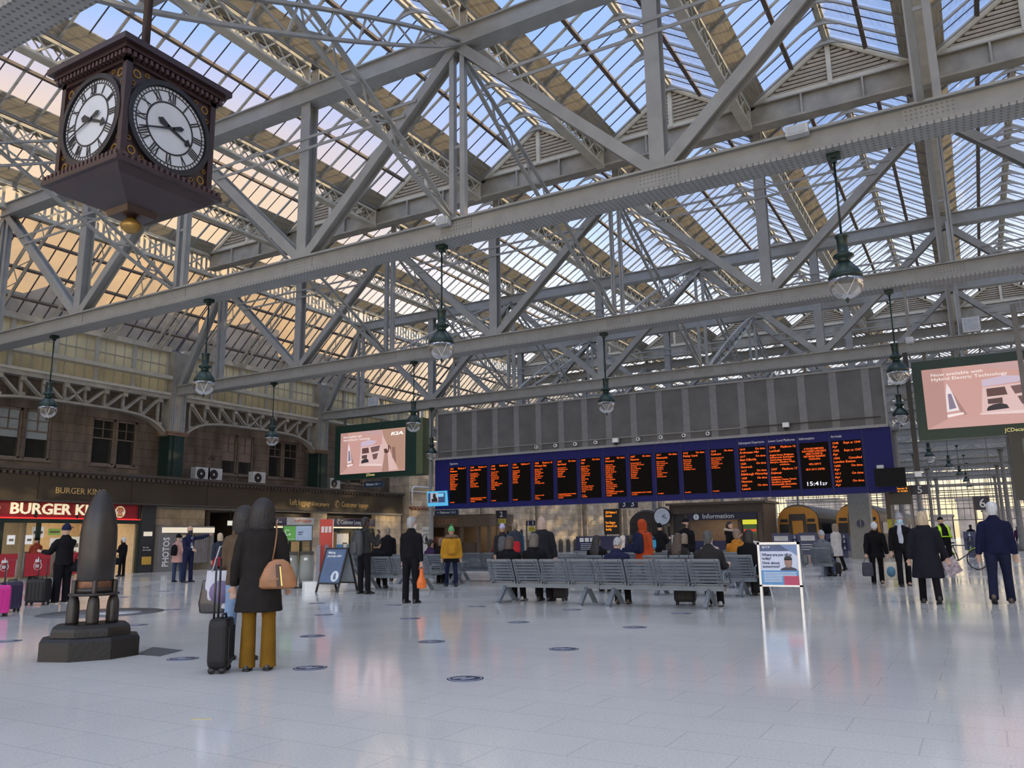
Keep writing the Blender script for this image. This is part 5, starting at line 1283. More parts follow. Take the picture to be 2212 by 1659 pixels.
# ================================================================== BENCHES
BG = mat('bench_grey', (.125, .145, .17), .42, .3, .12, 8)
BGL = mat('bench_leg_grey', (.15, .175, .205), .45, .2, .1)
def bench(label, x, y, n, rot=0., arms=None):
    t = thing('bench', label, 'bench', (x, y, 0), rot, 'grey slatted metal benches')
    P0 = .6; L_ = P0*n
    MB().box(-L_/2+.02, L_/2-.02, -.12, .0, .30, .40).build('beam', BGL, t, True)
    lx = [-L_/2+.3, L_/2-.3] if n > 1 else [0]
    for x_ in lx:
        b = MB(); b.beam((x_, -.06, .34), (x_, -.40, .02), .07, .07); b.beam((x_, -.06, .34), (x_, .28, .02), .07, .07)
        b.box(x_-.04, x_+.04, -.45, -.36, 0, .03).box(x_-.04, x_+.04, .24, .33, 0, .03); b.build('leg', BGL, t, True)
    for k in range(n):
        xc = -L_/2+P0*(k+.5); hw = .27
        b = MB()
        for j in range(7):
            z = .47+.057*j; yb = -.20-.16*(z-.44)/.4
            b.beam((xc-hw, yb, z), (xc+hw, yb, z), .018, .042, up=(0, -.3, .95))
        for s in (-1, 1):
            b.beam((xc+s*(hw-.06), -.175, .40), (xc+s*(hw-.06), -.37, .85), .035, .02, up=(1, 0, 0)); b.beam((xc+s*hw, -.19, .44), (xc+s*hw, -.37, .85), .016, .035, up=(1, 0, 0))
        b.box(xc-hw, xc+hw, -.375, -.35, .82, .86)
        b.build('seat_back', BG, t, True)
        b = MB()
        for j in range(7): b.box(xc-hw, xc+hw, -.18+.075*j, -.125+.075*j, .405, .425)
        for s in (-1, 1): b.box(xc+s*hw-.01, xc+s*hw+.01, -.2, .33, .38, .43)
        b.build('seat', BG, t, True)
    for k in range(0, n+1, 2):
        xc = -L_/2+P0*k; b = MB(); b.tube([(xc, -.2, .42), (xc, -.23, .60), (xc, -.1, .64), (xc, .2, .62), (xc, .24, .42)], .017, 6); b.build('armrest', BGL, t, True)
    return t
BEN = {}
for nm, lab, x, y, n, rot in [
    ('F1', 'grey slatted bench in the front row, left of its two units', -7.58, 14.55, 4, 0), ('F2', 'grey slatted bench in the front row, right of its two units', -5.17, 14.45, 4, 0),
    ('R1', 'grey slatted bench in the second row, left of its two units', -8.2, 17.7, 4, 0), ('R2', 'grey slatted bench in the second row, right of its two units', -5.35, 17.5, 4, 0),
    ('S1', 'grey slatted bench in the third row, left of its two units', -9.0, 20.6, 4, 0), ('S2', 'grey slatted bench in the third row, right of its two units', -6.3, 20.4, 4, 0),
    ('T1', 'grey slatted bench in the fourth row, left unit', -10.0, 23.6, 4, 0), ('T2', 'grey slatted bench in the fourth row, right unit', -7.0, 23.4, 4, 0),
    ('L1', 'grey slatted bench between the backpack man and the man with the orange bag', -13.35, 17.2, 4, 0), ('L2', 'grey slatted bench left of the yellow coat', -14.2, 19.9, 4, 0),
    ('L3', 'grey slatted bench right of the yellow coat', -13.3, 21.6, 4, 0), ('L4', 'grey slatted bench behind the backpack man, furthest left', -18.6, 22.6, 4, 0),
    ('Q1', 'grey slatted bench half hidden by the silver poster board', -5.15, 25.2, 2, 0), ('Q2', 'grey slatted single bench seat right of the poster board', -4.25, 26.2, 1, 0)]:
    BEN[nm] = bench(lab, x, y, n, rot)
def seat_xy(nm, k):
    t = BEN[nm]; n = {'Q1': 2, 'Q2': 1}.get(nm, 4); return (t.location.x-.6*n/2+.6*(k+.5), t.location.y)
# ================================================================== FLOOR MARKS
STK = mat('sticker_navy', (.030, .040, .085), .35, 0, .25, 20)
STKW = mat('sticker_pale', (.36, .39, .45), .4)
st0 = None
seen = []
for k, (px, py) in enumerate([(17, 1385), (395, 1423), (670, 1443), (675, 1374), (932, 1386), (1005, 1466), (1218, 1402), (886, 1336), (1120, 1344), (1371, 1355), (1237, 1317), (1472, 1325), (1030, 1310), (700, 1328), (372, 1317), (295, 1350), (685, 1303), (850, 1307), (355, 1277), (262, 1290), (310, 1268), (560, 1290)]):
    p = floor_pt(px, py); lab = 'navy floor sticker '+['at the left edge, beyond the shell monument', 'just right of the dark floor plate', 'right of the mustard trousers', 'between the mustard trousers and the blue easel sign', 'right of the mustard trousers, one row further out', 'nearest the camera, on a paler streak', 'largest before the benches, in the middle of the floor', 'in front of the man with the orange bag', 'before the left end of the front bench', 'before the middle of the front bench', 'half under the front bench', 'beneath the right end of the front bench', 'left of the front bench by its first leg', 'in front of the blue easel sign', 'between the suited man and the shell', 'right of the shell monument base', 'at the feet of the blue easel sign', 'behind the feet of the man with the orange bag', 'behind the pink coat', 'far left near the red barriers', 'far left before the burger restaurant', 'behind the dark coated woman'][k]
    if st0 is None:
        st0 = thing('floor_sticker', lab, 'floor sticker', (p.x, p.y, .0), 0, 'round navy floor stickers')
        MB().lathe([(.17, .0), (.17, .003)], n=28).build('disc', STK, st0, True)
        b = MB()
        for j in range(28):
            a, a2 = 2*PI*j/28, 2*PI*(j+1)/28; b.beam((.15*math.cos(a), .15*math.sin(a), .004), (.15*math.cos(a2), .15*math.sin(a2), .004), .010, .002)
        for s in (-1, 1): b.beam((s*.045-.05, -.06, .004), (s*.045+.01, .06, .004), .035, .002)
        b.build('footprint_mark', STKW, st0, True)
    else: copy_thing(st0, lab, (p.x, p.y, 0))
fd = thing('floor_disc', 'large dark grey round floor graphic behind the shell monument', 'floor graphic', (-14.6, 9.75, 0))
MB().lathe([(1.1, 0), (1.1, .003)], (-14.6, 9.75, 0), 40).build('disc', mat('disc_grey', (.10, .105, .115), .4), fd)
MB().lathe([(.4, .0), (.4, .004)], (-14.3, 9.9, 0), 24).build('inner_disc', mat('disc_pale', (.42, .44, .46), .4), fd)
fp = thing('floor_plate', 'dark slate access plate set in the floor right of the shell monument', 'floor plate', (-8.65, 6.5, 0))
vs = [floor_pt(*q) for q in ((293, 1414), (345, 1418), (396, 1405), (330, 1398))]
MB().add([(p.x, p.y, .0) for p in vs]+[(p.x, p.y, .004) for p in vs], [(3, 2, 1, 0), (4, 5, 6, 7), (0, 1, 5, 4), (1, 2, 6, 5), (2, 3, 7, 6), (3, 0, 4, 7)]).build('plate', mat('plate_slate', (.06, .062, .068), .6, 0, .3, 30), fp)
ym = floor_pt(432, 1554)
props(MB().beam((ym.x-.06, ym.y-.03, .002), (ym.x+.07, ym.y+.05, .002), .012, .003).build('yellow_tape', mat('tape_yellow', (.5, .42, .15), .5)), 'short faint strip of yellow tape on the floor near the bottom left', 'tape')
# ================================================================== SIGN BOARDS, SANITISER, RECYCLING
SILV = mat('silver_frame', (.55, .57, .60), .3, .6, .05)
PALE = mat('poster_pale', (.52, .58, .72), .4, 0, .03)
pb = thing('poster_board', 'silver framed poster board on legs asking Where are you off to today', 'sign', (-3.04, 14.42, 0))
y0 = -.02
MB().box(-.33, .33, -.03, 0, .40, 1.12).build('backing', mat('board_grey', (.3, .3, .32), .5), pb, True)
b = MB(); b.box(-.35, -.31, -.05, .01, .0, 1.13).box(.31, .35, -.05, .01, .0, 1.13).box(-.35, .35, -.05, .01, 1.09, 1.13).box(-.35, .35, -.05, .01, .39, .42); b.build('frame', SILV, pb, True)
b = MB(); b.beam((-.3, .0, 1.05), (-.3, .75, .02), .03, .03); b.beam((.3, 0, 1.05), (.3, .75, .02), .03, .03); b.build('rear_leg', SILV, pb, True)
po = MB().box(-.31, .31, -.034, -.03, .42, 1.09).build('poster', PALE, pb, True)
MB().box(-.31, .31, -.037, -.034, .98, 1.09).build('header_band', mat('header_blue', (.06, .09, .19), .4), po, True)
MB().prism([(.02, 1.09), (.31, .90), (.31, 1.09)], (0, -.0375, 0), (1, 0, 0), (0, 0, 1), (0, -.001, 0)).build('corner_flash', mat('flash_blue', (.16, .24, .42), .4), po, True)
INK = mat('ink_navy', (.03, .04, .10), .5)
text('BTP', .05, 'lettering', WHITE, po, (-.27, -.039, 1.03), X1, Z1, 'LEFT', .002, 1, .13, 0, True)
text('Where are you off to\ntoday?', .06, 'lettering', INK, po, (-.28, -.037, .90), X1, Z1, 'LEFT', .002, 1, .50, .002, True)
text('How about\ntomorrow?', .06, 'lettering', INK, po, (-.28, -.037, .765), X1, Z1, 'LEFT', .002, 1, .29, .002, True)
MB().prism([(-.31, .66), (.31, .66), (.31, .42), (-.31, .42)][::-1], (0, -.036, 0), X1, Z1, (0, -.001, 0)).build('blue_panel', mat('panel_blue', (.10, .27, .52), .4), po, True)
b = MB()
for j in range(7): b.box(-.27, .03 if j > 2 else .27, -.039, -.038, .62-.025*j, .628-.025*j)
b.build('text_line', WHITE, po, True)
MB().box(.06, .31, -.039, -.038, .42, .57).build('red_panel', mat('panel_red', (.42, .05, .12), .4), po, True)
pf = MB().rings([((.15, -.04, .80+z), (1, 0, 0), (0, 1, 0), r, .004) for r, z in ((.02, -.10), (.045, -.07), (.06, -.03), (.062, .02), (.05, .06), (.02, .085))], 12).build('portrait_face', mat('portrait_skin', (.33, .20, .16), .6), po, True)
MB().prism([(.01, .66), (.29, .66), (.27, .69), (.20, .715), (.10, .715), (.03, .69)], (0, -.039, 0), X1, Z1, (0, -.003, 0)).build('portrait_shirt', mat('shirt_dark', (.05, .05, .07), .6), po, True)
MB().rings([((.15, -.0445, .80+z), (1, 0, 0), (0, 1, 0), r, .003) for r, z in ((.062, .03), (.064, .055), (.05, .085), (.02, .10))], 12).build('portrait_hair', BLACK, po, True)
ap = floor_pt(713, 1279)
af = thing('easel_sign', 'blue folding pavement sign in a black frame with a white round emblem', 'sign', (ap.x, ap.y+.25, 0), TOWARD(ap)+PI+math.radians(-38))
# local: front panel faces -Y, ridge along X
for s, nm in ((-1, 'front_panel'), (1, 'rear_panel')):
    b = MB(); 
    pt = lambda x, t: Vector((x, s*(.42*(1-t)+.02*t), 1.08*t))
    d = (pt(0, 1)-pt(0, 0)).normalized(); n_ = Vector((0, s*d.z, -s*d.y)) if s > 0 else Vector((0, -d.z, d.y*-1*-1))
    n_ = Vector((0, s*1.08, .40)).normalized()
    for x in (-.33, .33): b.beam(pt(x, 0), pt(x, 1.0), .05, .03, up=n_)
    b.beam(pt(-.35, 1), pt(.35, 1), .03, .05, up=n_); b.beam(pt(-.33, .2), pt(.33, .2), .03, .05, up=n_)
    fr = b.build(nm.replace('panel', 'frame'), BLACK, af, True)
    b = MB(); b.beam(pt(0, .2), pt(0, 1), .62, .012, up=n_)
    pn_ = b.build(nm, mat('easel_blue', (.075, .12, .22), .45, 0, .05) if s < 0 else mat('easel_back', (.30, .34, .36), .5), fr, True)
    if s < 0:
        xd, ud = Vector((1, 0, 0)), d
        o = lambda x, t: pt(x, t)+n_*.012
        text('Making\njourneys safer', .09, 'lettering', WHITE, pn_, o(-.24, .88), xd, ud, 'LEFT', .002, 1, .45, .001, True)
        b = MB()
        for j in range(9): b.beam(o(-.24, .70-.035*j), o([.2, .12, .18][j % 3], .70-.035*j), .002, .012, up=n_)
        b.build('text_line', mat('easel_text', (.3, .36, .45), .5), pn_, True)
        MB().prism([(.12*math.cos(2*PI*k/20), .14*math.sin(2*PI*k/20)) for k in range(20)], o(.14, .36), xd, ud, n_*.003).build('round_emblem', mat('emblem_pale', (.55, .6, .66), .5), pn_, True)
        MB().prism([(-.03, -.08), (.05, -.08), (.03, .0), (.02, .08), (-.02, .08), (-.04, 0)], o(.14, .36)+n_*.004, xd, ud, n_*.002).build('figure_mark', mat('easel_blue', (.075, .12, .22)), pn_, True)
        b = MB(); b.beam(o(-.31, .22), o(-.31, .98), .012, .004, up=n_); b.beam(o(.31, .22), o(.31, .98), .012, .004, up=n_); b.build('white_border', WHITE, pn_, True)
rp = floor_pt(690, 1276)
rs = thing('sanitiser_stand', 'tall red hand sanitiser stand with white dispensers and a white base', 'stand', rp, TOWARD(rp)+PI+.12)
MB().box(-.42, .24, -.35, .25, 0, .24).build('base', WHITE, rs, True)
rd = mat('stand_red', (.48, .055, .040), .45, 0, .06)
MB().box(-.03, .30, -.05, .05, .22, 1.85).build('red_panel', rd, rs, True)
MB().box(.30, .315, -.055, .055, .22, 1.85).build('white_edge', WHITE, rs, True)
b = MB()
for x in (.035, .13, .225): b.prism([(x-.038, 1.50), (x+.03, 1.50), (x+.038, 1.66), (x-.038, 1.66)], (0, -.06, 0), X1, Z1, (0, .012, 0))
b.build('cup_symbol', mat('cup_white', (.65, .6, .58), .5), rs, True)
for x in (-.07, .14): MB().box(x-.045, x+.045, -.16, -.06, .22, 1.18).build('cup_tube', glass_mat('cup_plastic', (.8, .8, .85), .45, (.45, .45, .5), .3, .1), rs, True)
rc = floor_pt(622, 1271)
rcs = thing('recycling_station', 'recycling station of clear bag bins under a green and blue sign', 'recycling bins', rc, TOWARD(rc)+PI)
sgn = MB().box(-.20, .62, -.03, .03, 1.28, 1.74).build('sign_frame', BLACK, rcs, True)
MB().box(-.17, .16, -.04, -.03, 1.31, 1.71).build('green_panel', mat('sign_green', (.07, .30, .04), .45), sgn, True)
MB().box(.16, .60, -.04, -.03, 1.31, 1.71).build('blue_panel', mat('sign_pale_blue', (.28, .37, .50), .45), sgn, True)
b = MB()
for j in range(14):
    a, a2 = .6+5.2*j/14, .6+5.2*(j+1)/14; b.beam((-.07+.065*math.cos(a), -.045, 1.53+.075*math.sin(a)), (-.07+.065*math.cos(a2), -.045, 1.53+.075*math.sin(a2)), .006, .016, up=(0, 0, 1))
b.prism([(-.03, 1.50), (.03, 1.50), (.0, 1.44)], (0, -.047, 0), X1, Z1, (0, .004, 0)); b.build('recycle_symbol', WHITE, sgn, True)
text('general\nwaste', .055, 'lettering', INK, sgn, (.22, -.045, 1.52), X1, Z1, 'LEFT', .002, 1, .14, .002, True)
text('Mixed recycling', .045, 'lettering', WHITE, sgn, (-.12, -.045, 1.34), X1, Z1, 'LEFT', .002, 1, .24, 0, True)
b = MB()
for x in (-.18, .6): b.box(x-.02, x+.02, -.02, .02, 0, 1.3)
b.build('post', BLACK, rcs, True)
BAGM = glass_mat('clear_bag', (.8, .83, .8), .35, (.45, .47, .45), .3, .25)
for k, x in enumerate((-.36, .06, .48)):
    MB().rings([((x, -.05, z), (1, 0, 0), (0, 1, 0), r, r*.8) for z, r in ((.06, .17), (.3, .2), (.6, .205), (.88, .19), (.92, .19))], 12).build('clear_bag', BAGM, rcs, True)
    MB().rings([((x, -.05, z), (1, 0, 0), (0, 1, 0), r, r*.8) for z, r in ((.02, .15), (.06, .18), (.28, .18), (.34, .1))], 10).build('rubbish', mat('rubbish_dark', (.06, .06, .065), .7, 0, .4, 12), rcs, True)
    MB().box(x-.19, x+.19, -.22, .12, .92, 1.0).build('lid', mat('lid_green', (.03, .2, .05), .5) if k == 0 else BLACK, rcs, True)
    MB().box(x-.08, x+.02, -.225, -.21, .76, .83).build('bag_label', WHITE, rcs, True)
MB().box(-.62, .72, -.3, .25, 0, .02).build('base_plate', BLACK, rcs, True)
# ================================================================== RED BARRIERS
BR = mat('barrier_red', (.36, .018, .030), .55, 0, .1)
for k, (pa, pb_) in enumerate((((-22, 1247), (41, 1245)), ((51, 1245), (112, 1243)), ((118, 1242), (180, 1240)))):
    a, c = by_height(pa[0], 1196, 1.0), by_height(pb_[0], 1194, 1.0)
    bx = FX(20)+1.3
    a = Vector((bx, atX(pa[0], 1210, bx).y, 0)); c = Vector((bx, atX(pb_[0], 1210, bx).y, 0))
    t = thing('cafe_barrier', f"red canvas cafe barrier with white flame badge, {['left', 'middle', 'right'][k]} of three", 'barrier', (a+c)/2, 0, 'red cafe barriers')
    bn_ = MB().beam(a+Vector((0, .06, .57)), c+Vector((0, -.06, .57)), .02, .86).build('canvas', BR, t)
    b = MB()
    for e in (a, c): b.tube([e, e+Vector((0, 0, 1.03))], .025, 8); b.lathe([(.17, 0), (.17, .03), (.03, .05)], e, 14)
    b.build('post', STEELD, t)
    m_ = (a+c)/2+Vector((.02, .0, .52)); b = MB()
    for j in range(20):
        a1, a2 = 2*PI*j/20, 2*PI*(j+1)/20; b.beam(m_+Vector((0, .15*math.cos(a1), .15*math.sin(a1))), m_+Vector((0, .15*math.cos(a2), .15*math.sin(a2))), .01, .03, up=(1, 0, 0))
    b.prism([(-.13, .15), (.13, .15), (.08, .26), (.04, .2), (.0, .36), (-.03, .22), (-.09, .27)], m_, (0, 1, 0), (0, 0, 1), (.008, 0, 0))
    f_ = b.build('flame_badge', WHITE, bn_)
    text('BK', .17, 'lettering', WHITE, bn_, m_+Vector((.005, 0, -.06)), (0, 1, 0), (0, 0, 1), 'CENTER', .004, 1, .2, .004)
# ================================================================== LUGGAGE
def suitcase(label, p, rot, w_, h, d, m, ext=.0, soft=False, nw=4):
    t = thing('suitcase', label, 'suitcase', (p[0], p[1], 0), rot, None)
    b = MB(); n = 20; z0 = .06
    def sec(k): return [((w_/2)*k*math.copysign(abs(math.cos(a))**.35, math.cos(a)), (d/2)*k*math.copysign(abs(math.sin(a))**.35, math.sin(a))) for a in [2*PI*(j+.5)/n for j in range(n)]]
    vs = []; zs = [(z0, .86), (z0+.02, .95), (z0+.06, 1), (h-.07, 1), (h-.02, .94), (h, .82)]
    for z, k in zs: vs += [(x, y, z) for x, y in sec(k)]
    fs = [tuple(range(n-1, -1, -1)), tuple(range((len(zs)-1)*n, len(zs)*n))]
    for i in range(len(zs)-1):
        for k in range(n): fs.append((i*n+k, i*n+(k+1) % n, (i+1)*n+(k+1) % n, (i+1)*n+k))
    b.add(vs, fs, False); b.build('shell', m, t, True)
    b = MB()
    for x in [w_*(.35-.175*j) for j in range(5)]: b.box(x-.008, x+.008, -d/2-.008, -d/2+.004, z0+.07, h-.08)
    b.build('rib', m, t, True)
    b = MB(); b.tube([(-.08, -.02, h), (-.08, -.02, h+.035), (.08, -.02, h+.035), (.08, -.02, h)], .012, 6); b.build('carry_handle', BLACK, t, True)
    if ext > 0:
        b = MB(); b.tube([(-.09, d/2-.04, h-.02), (-.09, d/2-.04, h+ext), (.09, d/2-.04, h+ext), (.09, d/2-.04, h-.02)], .011, 6); b.build('telescopic_handle', BLACK if m.name != 'case_navy' else STEEL, t, True)
    for sx_ in (-1, 1):
        for sy_ in ((-1, 1) if nw == 4 else (1,)):
            MB().rings([((sx_*(w_/2-.05)-.015, sy_*(d/2-.05), .035), (0, 1, 0), (0, 0, 1), .035, .035), ((sx_*(w_/2-.05)+.015, sy_*(d/2-.05), .035), (0, 1, 0), (0, 0, 1), .035, .035)], 12).build('wheel', BLACK, t, True)
    return t
CBLK = mat('case_black', (.011, .0105, .012), .5, 0, .1, 5, .1, 60, spec=.25)
q = floor_pt(474, 1452)
suitcase('black suitcase with a raised handle beside the woman in mustard trousers', q, AWAY(q)+1.35, .33, .52, .20, CBLK, .58)
q = floor_pt(20, 1322); suitcase('navy suitcase with white zip trim at the far left edge', q, AWAY(q)+.5, .36, .58, .24, mat('case_navy', (.022, .020, .06), .4), .42)
b = MB(); lst = bpy.data.objects[q and 'suitcase.001']
for j in range(9): b.cbox((.185, -.02+.0*j, .12+.05*j), .02, .03, .028)
b.build('zip_trim', WHITE, lst, True)
q = floor_pt(-6, 1332); suitcase('bright pink suitcase cut by the left edge', q, AWAY(q)+.3, .34, .56, .24, mat('case_pink', (.55, .025, .25), .4), .4)
q = floor_pt(80, 1307); suitcase('large black suitcase held by the man in black at left', q, AWAY(q)-.5, .46, .56, .30, CBLK, .42)
q = floor_pt(106, 1300); suitcase('smaller black cabin bag behind the large black suitcase', q, AWAY(q)-.3, .32, .34, .22, CBLK, 0)
x_, y_ = seat_xy('F2', 2); suitcase('black suitcase with raised handle in front of the right front bench', (x_-.05, y_+.55), .15, .40, .55, .24, CBLK, .42)
x_, y_ = seat_xy('F1', 1); suitcase('black suitcase behind the legs of the grey hooded sitter', (x_+.25, y_+.6), 0, .36, .45, .24, CBLK, 0)
x_, y_ = seat_xy('R2', 3); suitcase('black suitcase under the right end of the second row bench', (x_+.28, y_+.35), 0, .40, .36, .24, CBLK, 0)
x_, y_ = seat_xy('Q2', 0); suitcase('black bag on the floor right of the single bench seat', (x_+.25, y_+.5), .3, .36, .40, .24, CBLK, 0)
# ================================================================== PEOPLE
SKIN = mat('skin_light', (.46, .29, .21), .5, 0, .06, 8); SKIND = mat('skin_dark', (.075, .042, .028), .5, 0, .1, 8)
def cloth(name, c, rough=.85, bump=.35, bs=9): return mat('cloth_'+name, c, rough, 0, .15, 7, bump, bs, spec=.1)
def hairm(name, c): return mat('hair_'+name, c, .55, 0, .25, 40, .5, 70, stretch=(1, 1, .25))
C_BLACK = cloth('black', (.008, .008, .010)); C_CHAR = cloth('charcoal', (.024, .023, .024)); C_NAVY = cloth('navy', (.014, .017, .045)); C_GREY = cloth('grey', (.10, .105, .115))
SHOE = mat('shoe_black', (.012, .011, .011), .4, 0, .1); SHOEB = mat('shoe_brown', (.09, .06, .035), .5, 0, .1); TRAINER = mat('trainer_pale', (.42, .42, .42), .6)
H_BLACK = hairm('black', (.010, .008, .008)); H_BROWN = hairm('brown', (.055, .035, .025)); H_GREY = hairm('grey', (.28, .28, .29)); H_WHITE = hairm('white', (.52, .54, .57)); H_BLOND = hairm('blond', (.42, .33, .22)); H_ASH = hairm('ash', (.20, .16, .12))
MASKB = mat('mask_blue', (.32, .50, .62), .7); MASKW = mat('mask_white', (.6, .6, .6), .7); MASKK = mat('mask_black', (.012, .012, .013), .7)
def remesh(o, vox, smooth=3, fac=.5):
    r = o.modifiers.new('remesh', 'REMESH'); r.mode = 'VOXEL'; r.voxel_size = vox; r.use_smooth_shade = True
    if smooth:
        s = o.modifiers.new('smooth', 'SMOOTH'); s.iterations = smooth; s.factor = fac
    return o
def V(*a): return Vector(a)
def rot_axis(v, axis, deg): return Matrix.Rotation(math.radians(deg), 3, axis) @ v
def person(label, p, heading, H=1.7, legs=((0, 0, 4), (0, 0, 4)), arms=None, lean=0., sit=False, head=(0, 0), skin=SKIN,
           top=C_BLACK, hem=.02, flare=0., bulk=1., hood=None, collar=True, legc=C_BLACK, legw=1., flareleg=1., shoes=SHOE,
           hair=('short', H_BROWN), mask=None, vox=.014, group=None, z0=0., fur=None, skirt=None, coat_open=False, sole=None, scarf=None, gloves=None, hold=None):
    """p: floor point; heading: direction faced; legs: (hip pitch, knee bend, spread) left, right; arms: (upper arm dir, forearm dir) left, right"""
    t = thing('person', label, 'person', (p[0], p[1], z0), heading, group)
    k = H/1.75; bulk = bulk*1.10+.03
    t.scale = (k, k, k)
    hipz = .93 if not sit else .545
    pel = V(0, .03 if sit else 0, hipz)
    L_ = math.radians(lean); tv = V(0, math.sin(L_), math.cos(L_)); fv = V(0, math.cos(L_), -math.sin(L_)); xv = V(1, 0, 0)
    T = lambda d, f=0., x=0.: pel+tv*d+fv*f+xv*x
    # legs
    J = {}
    for s, (hp, kn, spd) in zip((-1, 1), legs):
        hip = pel+V(s*.092, 0, -.02)
        if sit: hp, kn = 86+hp, 84+kn
        dth = V(0, math.sin(math.radians(hp)), -math.cos(math.radians(hp))); dth = rot_axis(dth, V(0, 1, 0), -s*spd)
        dsh = V(0, math.sin(math.radians(hp-kn)), -math.cos(math.radians(hp-kn))); dsh = rot_axis(dsh, V(0, 1, 0), -s*spd*.5)
        knee = hip+dth*.43; ank = knee+dsh*.42
        J[s] = [hip, knee, ank, dth, dsh]
    # drop so that the lower foot touches the floor
    if not sit:
        lo = min(J[s][2].z for s in J)-.075
        for s in J: J[s][0].z -= lo; J[s][1].z -= lo; J[s][2].z -= lo
        pel.z -= lo
    else:
        for s in J:                                # seated: ankles down to the floor
            hip, knee, ank, a_, b_ = J[s]; ank.z = .08; J[s][4] = (ank-knee).normalized()
    nk, hc = T(.50), T(.668, .02)
    hy, hp_ = head
    hfv = rot_axis(rot_axis(fv, xv, hp_), tv, hy)*1.09; hxv = rot_axis(xv, tv, hy)*1.09; huv = hxv.cross(hfv)/1.09
    # arms
    if arms is None: arms = ((V(-.12, .02, -1), V(-.03, .12, -1)), (V(.12, .02, -1), V(.03, .12, -1)))
    A = {}
    for s, (ua, fa) in zip((-1, 1), arms):
        sh_ = T(.415, 0, s*.170*bulk**.25); ua = V(*ua).normalized(); fa = V(*fa).normalized()
        el = sh_+ua*.285; wr = el+fa*.245; A[s] = (sh_, el, wr, ua, fa)
    # ---------------- body
    b = MB()
    b.rings([(T(d, f), xv, fv, a, c) for d, a, c, f in ((-.10, .10, .08, 0), (-.03, .155, .11, 0), (.06, .15, .11, 0), (.18, .135, .095, 0), (.30, .15, .105, .01), (.41, .165, .10, .01), (.455, .15, .085, 0), (.49, .08, .065, 0), (.53, .058, .058, .0), (.60, .055, .058, .012))], 14)
    b.rings([(hc+huv*z+hfv*f, hxv, hfv, a, c) for z, a, c, f in ((-.125, .03, .03, .055), (-.105, .050, .055, .035), (-.06, .063, .080, .012), (-.02, .070, .092, .0), (.03, .075, .098, -.003), (.07, .070, .092, -.006), (.10, .050, .068, -.008), (.12, .012, .02, -.008))], 16)
    b.rings([(hc+hfv*.088+huv*z+hfv*f, hxv, huv, r, r*.9) for z, f, r in ((.015, -.01, .010), (-.01, .008, .013), (-.028, .016, .016), (-.034, .0, .014))], 8)
    b.rings([(hc+hfv*.08+huv*-.066+hxv*x, hfv, huv, .012, .009) for x in (-.022, 0, .022)], 8)
    for s in (-1, 1): b.rings([(hc+hxv*(s*.073)+hfv*-.012+huv*z, hxv, hfv, .010, w_) for z, w_ in ((-.032, .008), (-.01, .014), (.015, .018), (.028, .010))], 8)
    for s in (-1, 1):
        sh_, el, wr, ua, fa = A[s]
        b.tube([sh_-ua*.02, sh_+ua*.10, el, el+fa*.08, wr], [.052, .045, .037, .038, .025], 10)
        # hand: palm, four unequal curled fingers and a thumb
        side = fa.cross(fv); side = side if side.length > .05 else xv.copy(); side.normalize()
        pn = side.cross(fa).normalized()            # palm normal
        if hold and hold.get(s): curl = hold[s]
        else: curl = 38
        pm = wr+fa*.085
        b.rings([(wr-fa*.01, side, pn, .024, .018), (wr+fa*.03, side, pn, .034, .016), (pm, side, pn, .040, .014), (pm+fa*.012, side, pn, .037, .011)], 10)
        for j, (off, ln) in enumerate(((-.030, .066), (-.010, .076), (.010, .072), (.029, .056))):
            q0 = pm+side*off; dr = fa; pts = [q0]; cdir = dr
            for seg in (.42, .33, .25):
                cdir = rot_axis(cdir, side, -curl*(.6+.5*seg)); q0 = q0+cdir*(ln*seg*1.15); pts.append(q0)
            b.tube(pts, [.0092, .0088, .0082, .007], 6)
        th = wr+fa*.025-side*.030; b.tube([th, th-side*.022+fa*.025, th-side*.028+fa*.055+pn*-.012], [.012, .0105, .008], 6)
    for s in (-1, 1):
        hip, knee, ank, dth, dsh = J[s]
        b.tube([hip-dth*.02, hip+dth*.15, knee-dth*.03, knee+dsh*.10, ank], [.082, .076, .052, .052, .034], 10)
        b.rings([(ank+V(0, y, z), V(1, 0, 0), V(0, 0, 1), a, c) for y, z, a, c in ((-.05, -.03, .03, .03), (.0, -.02, .036, .04), (.08, -.04, .04, .025), (.15, -.055, .036, .015))], 10)
    remesh(b.build('body', skin, t, True), min(vox, .011), 2)
    for s in (-1, 1):
        MB().ell(hc+hfv*.086+hxv*(s*.030)+huv*.018, .011, .008, .008, 8, 6).build('eye', mat('eye_dark', (.03, .02, .015), .2), t, True)
    # ---------------- trousers, shoes
    b = MB()
    b.rings([(T(d), xv, fv, a*legw**.4, c*legw**.4) for d, a, c in ((-.12, .08, .08), (-.06, .165, .125), (.04, .165, .125), (.10, .155, .115))], 14)
    for s in (-1, 1):
        hip, knee, ank, dth, dsh = J[s]
        b.tube([hip-dth*.02, hip+dth*.12, knee-dth*.02, knee+dsh*.14, ank+dsh*-.02, ank+dsh*.045], [.098*legw**.5, .094*legw, .070*legw, .068*legw*flareleg**.5, .066*legw*flareleg, .069*legw*flareleg], 12)
    remesh(b.build('trousers', legc, t, True), vox, 3)
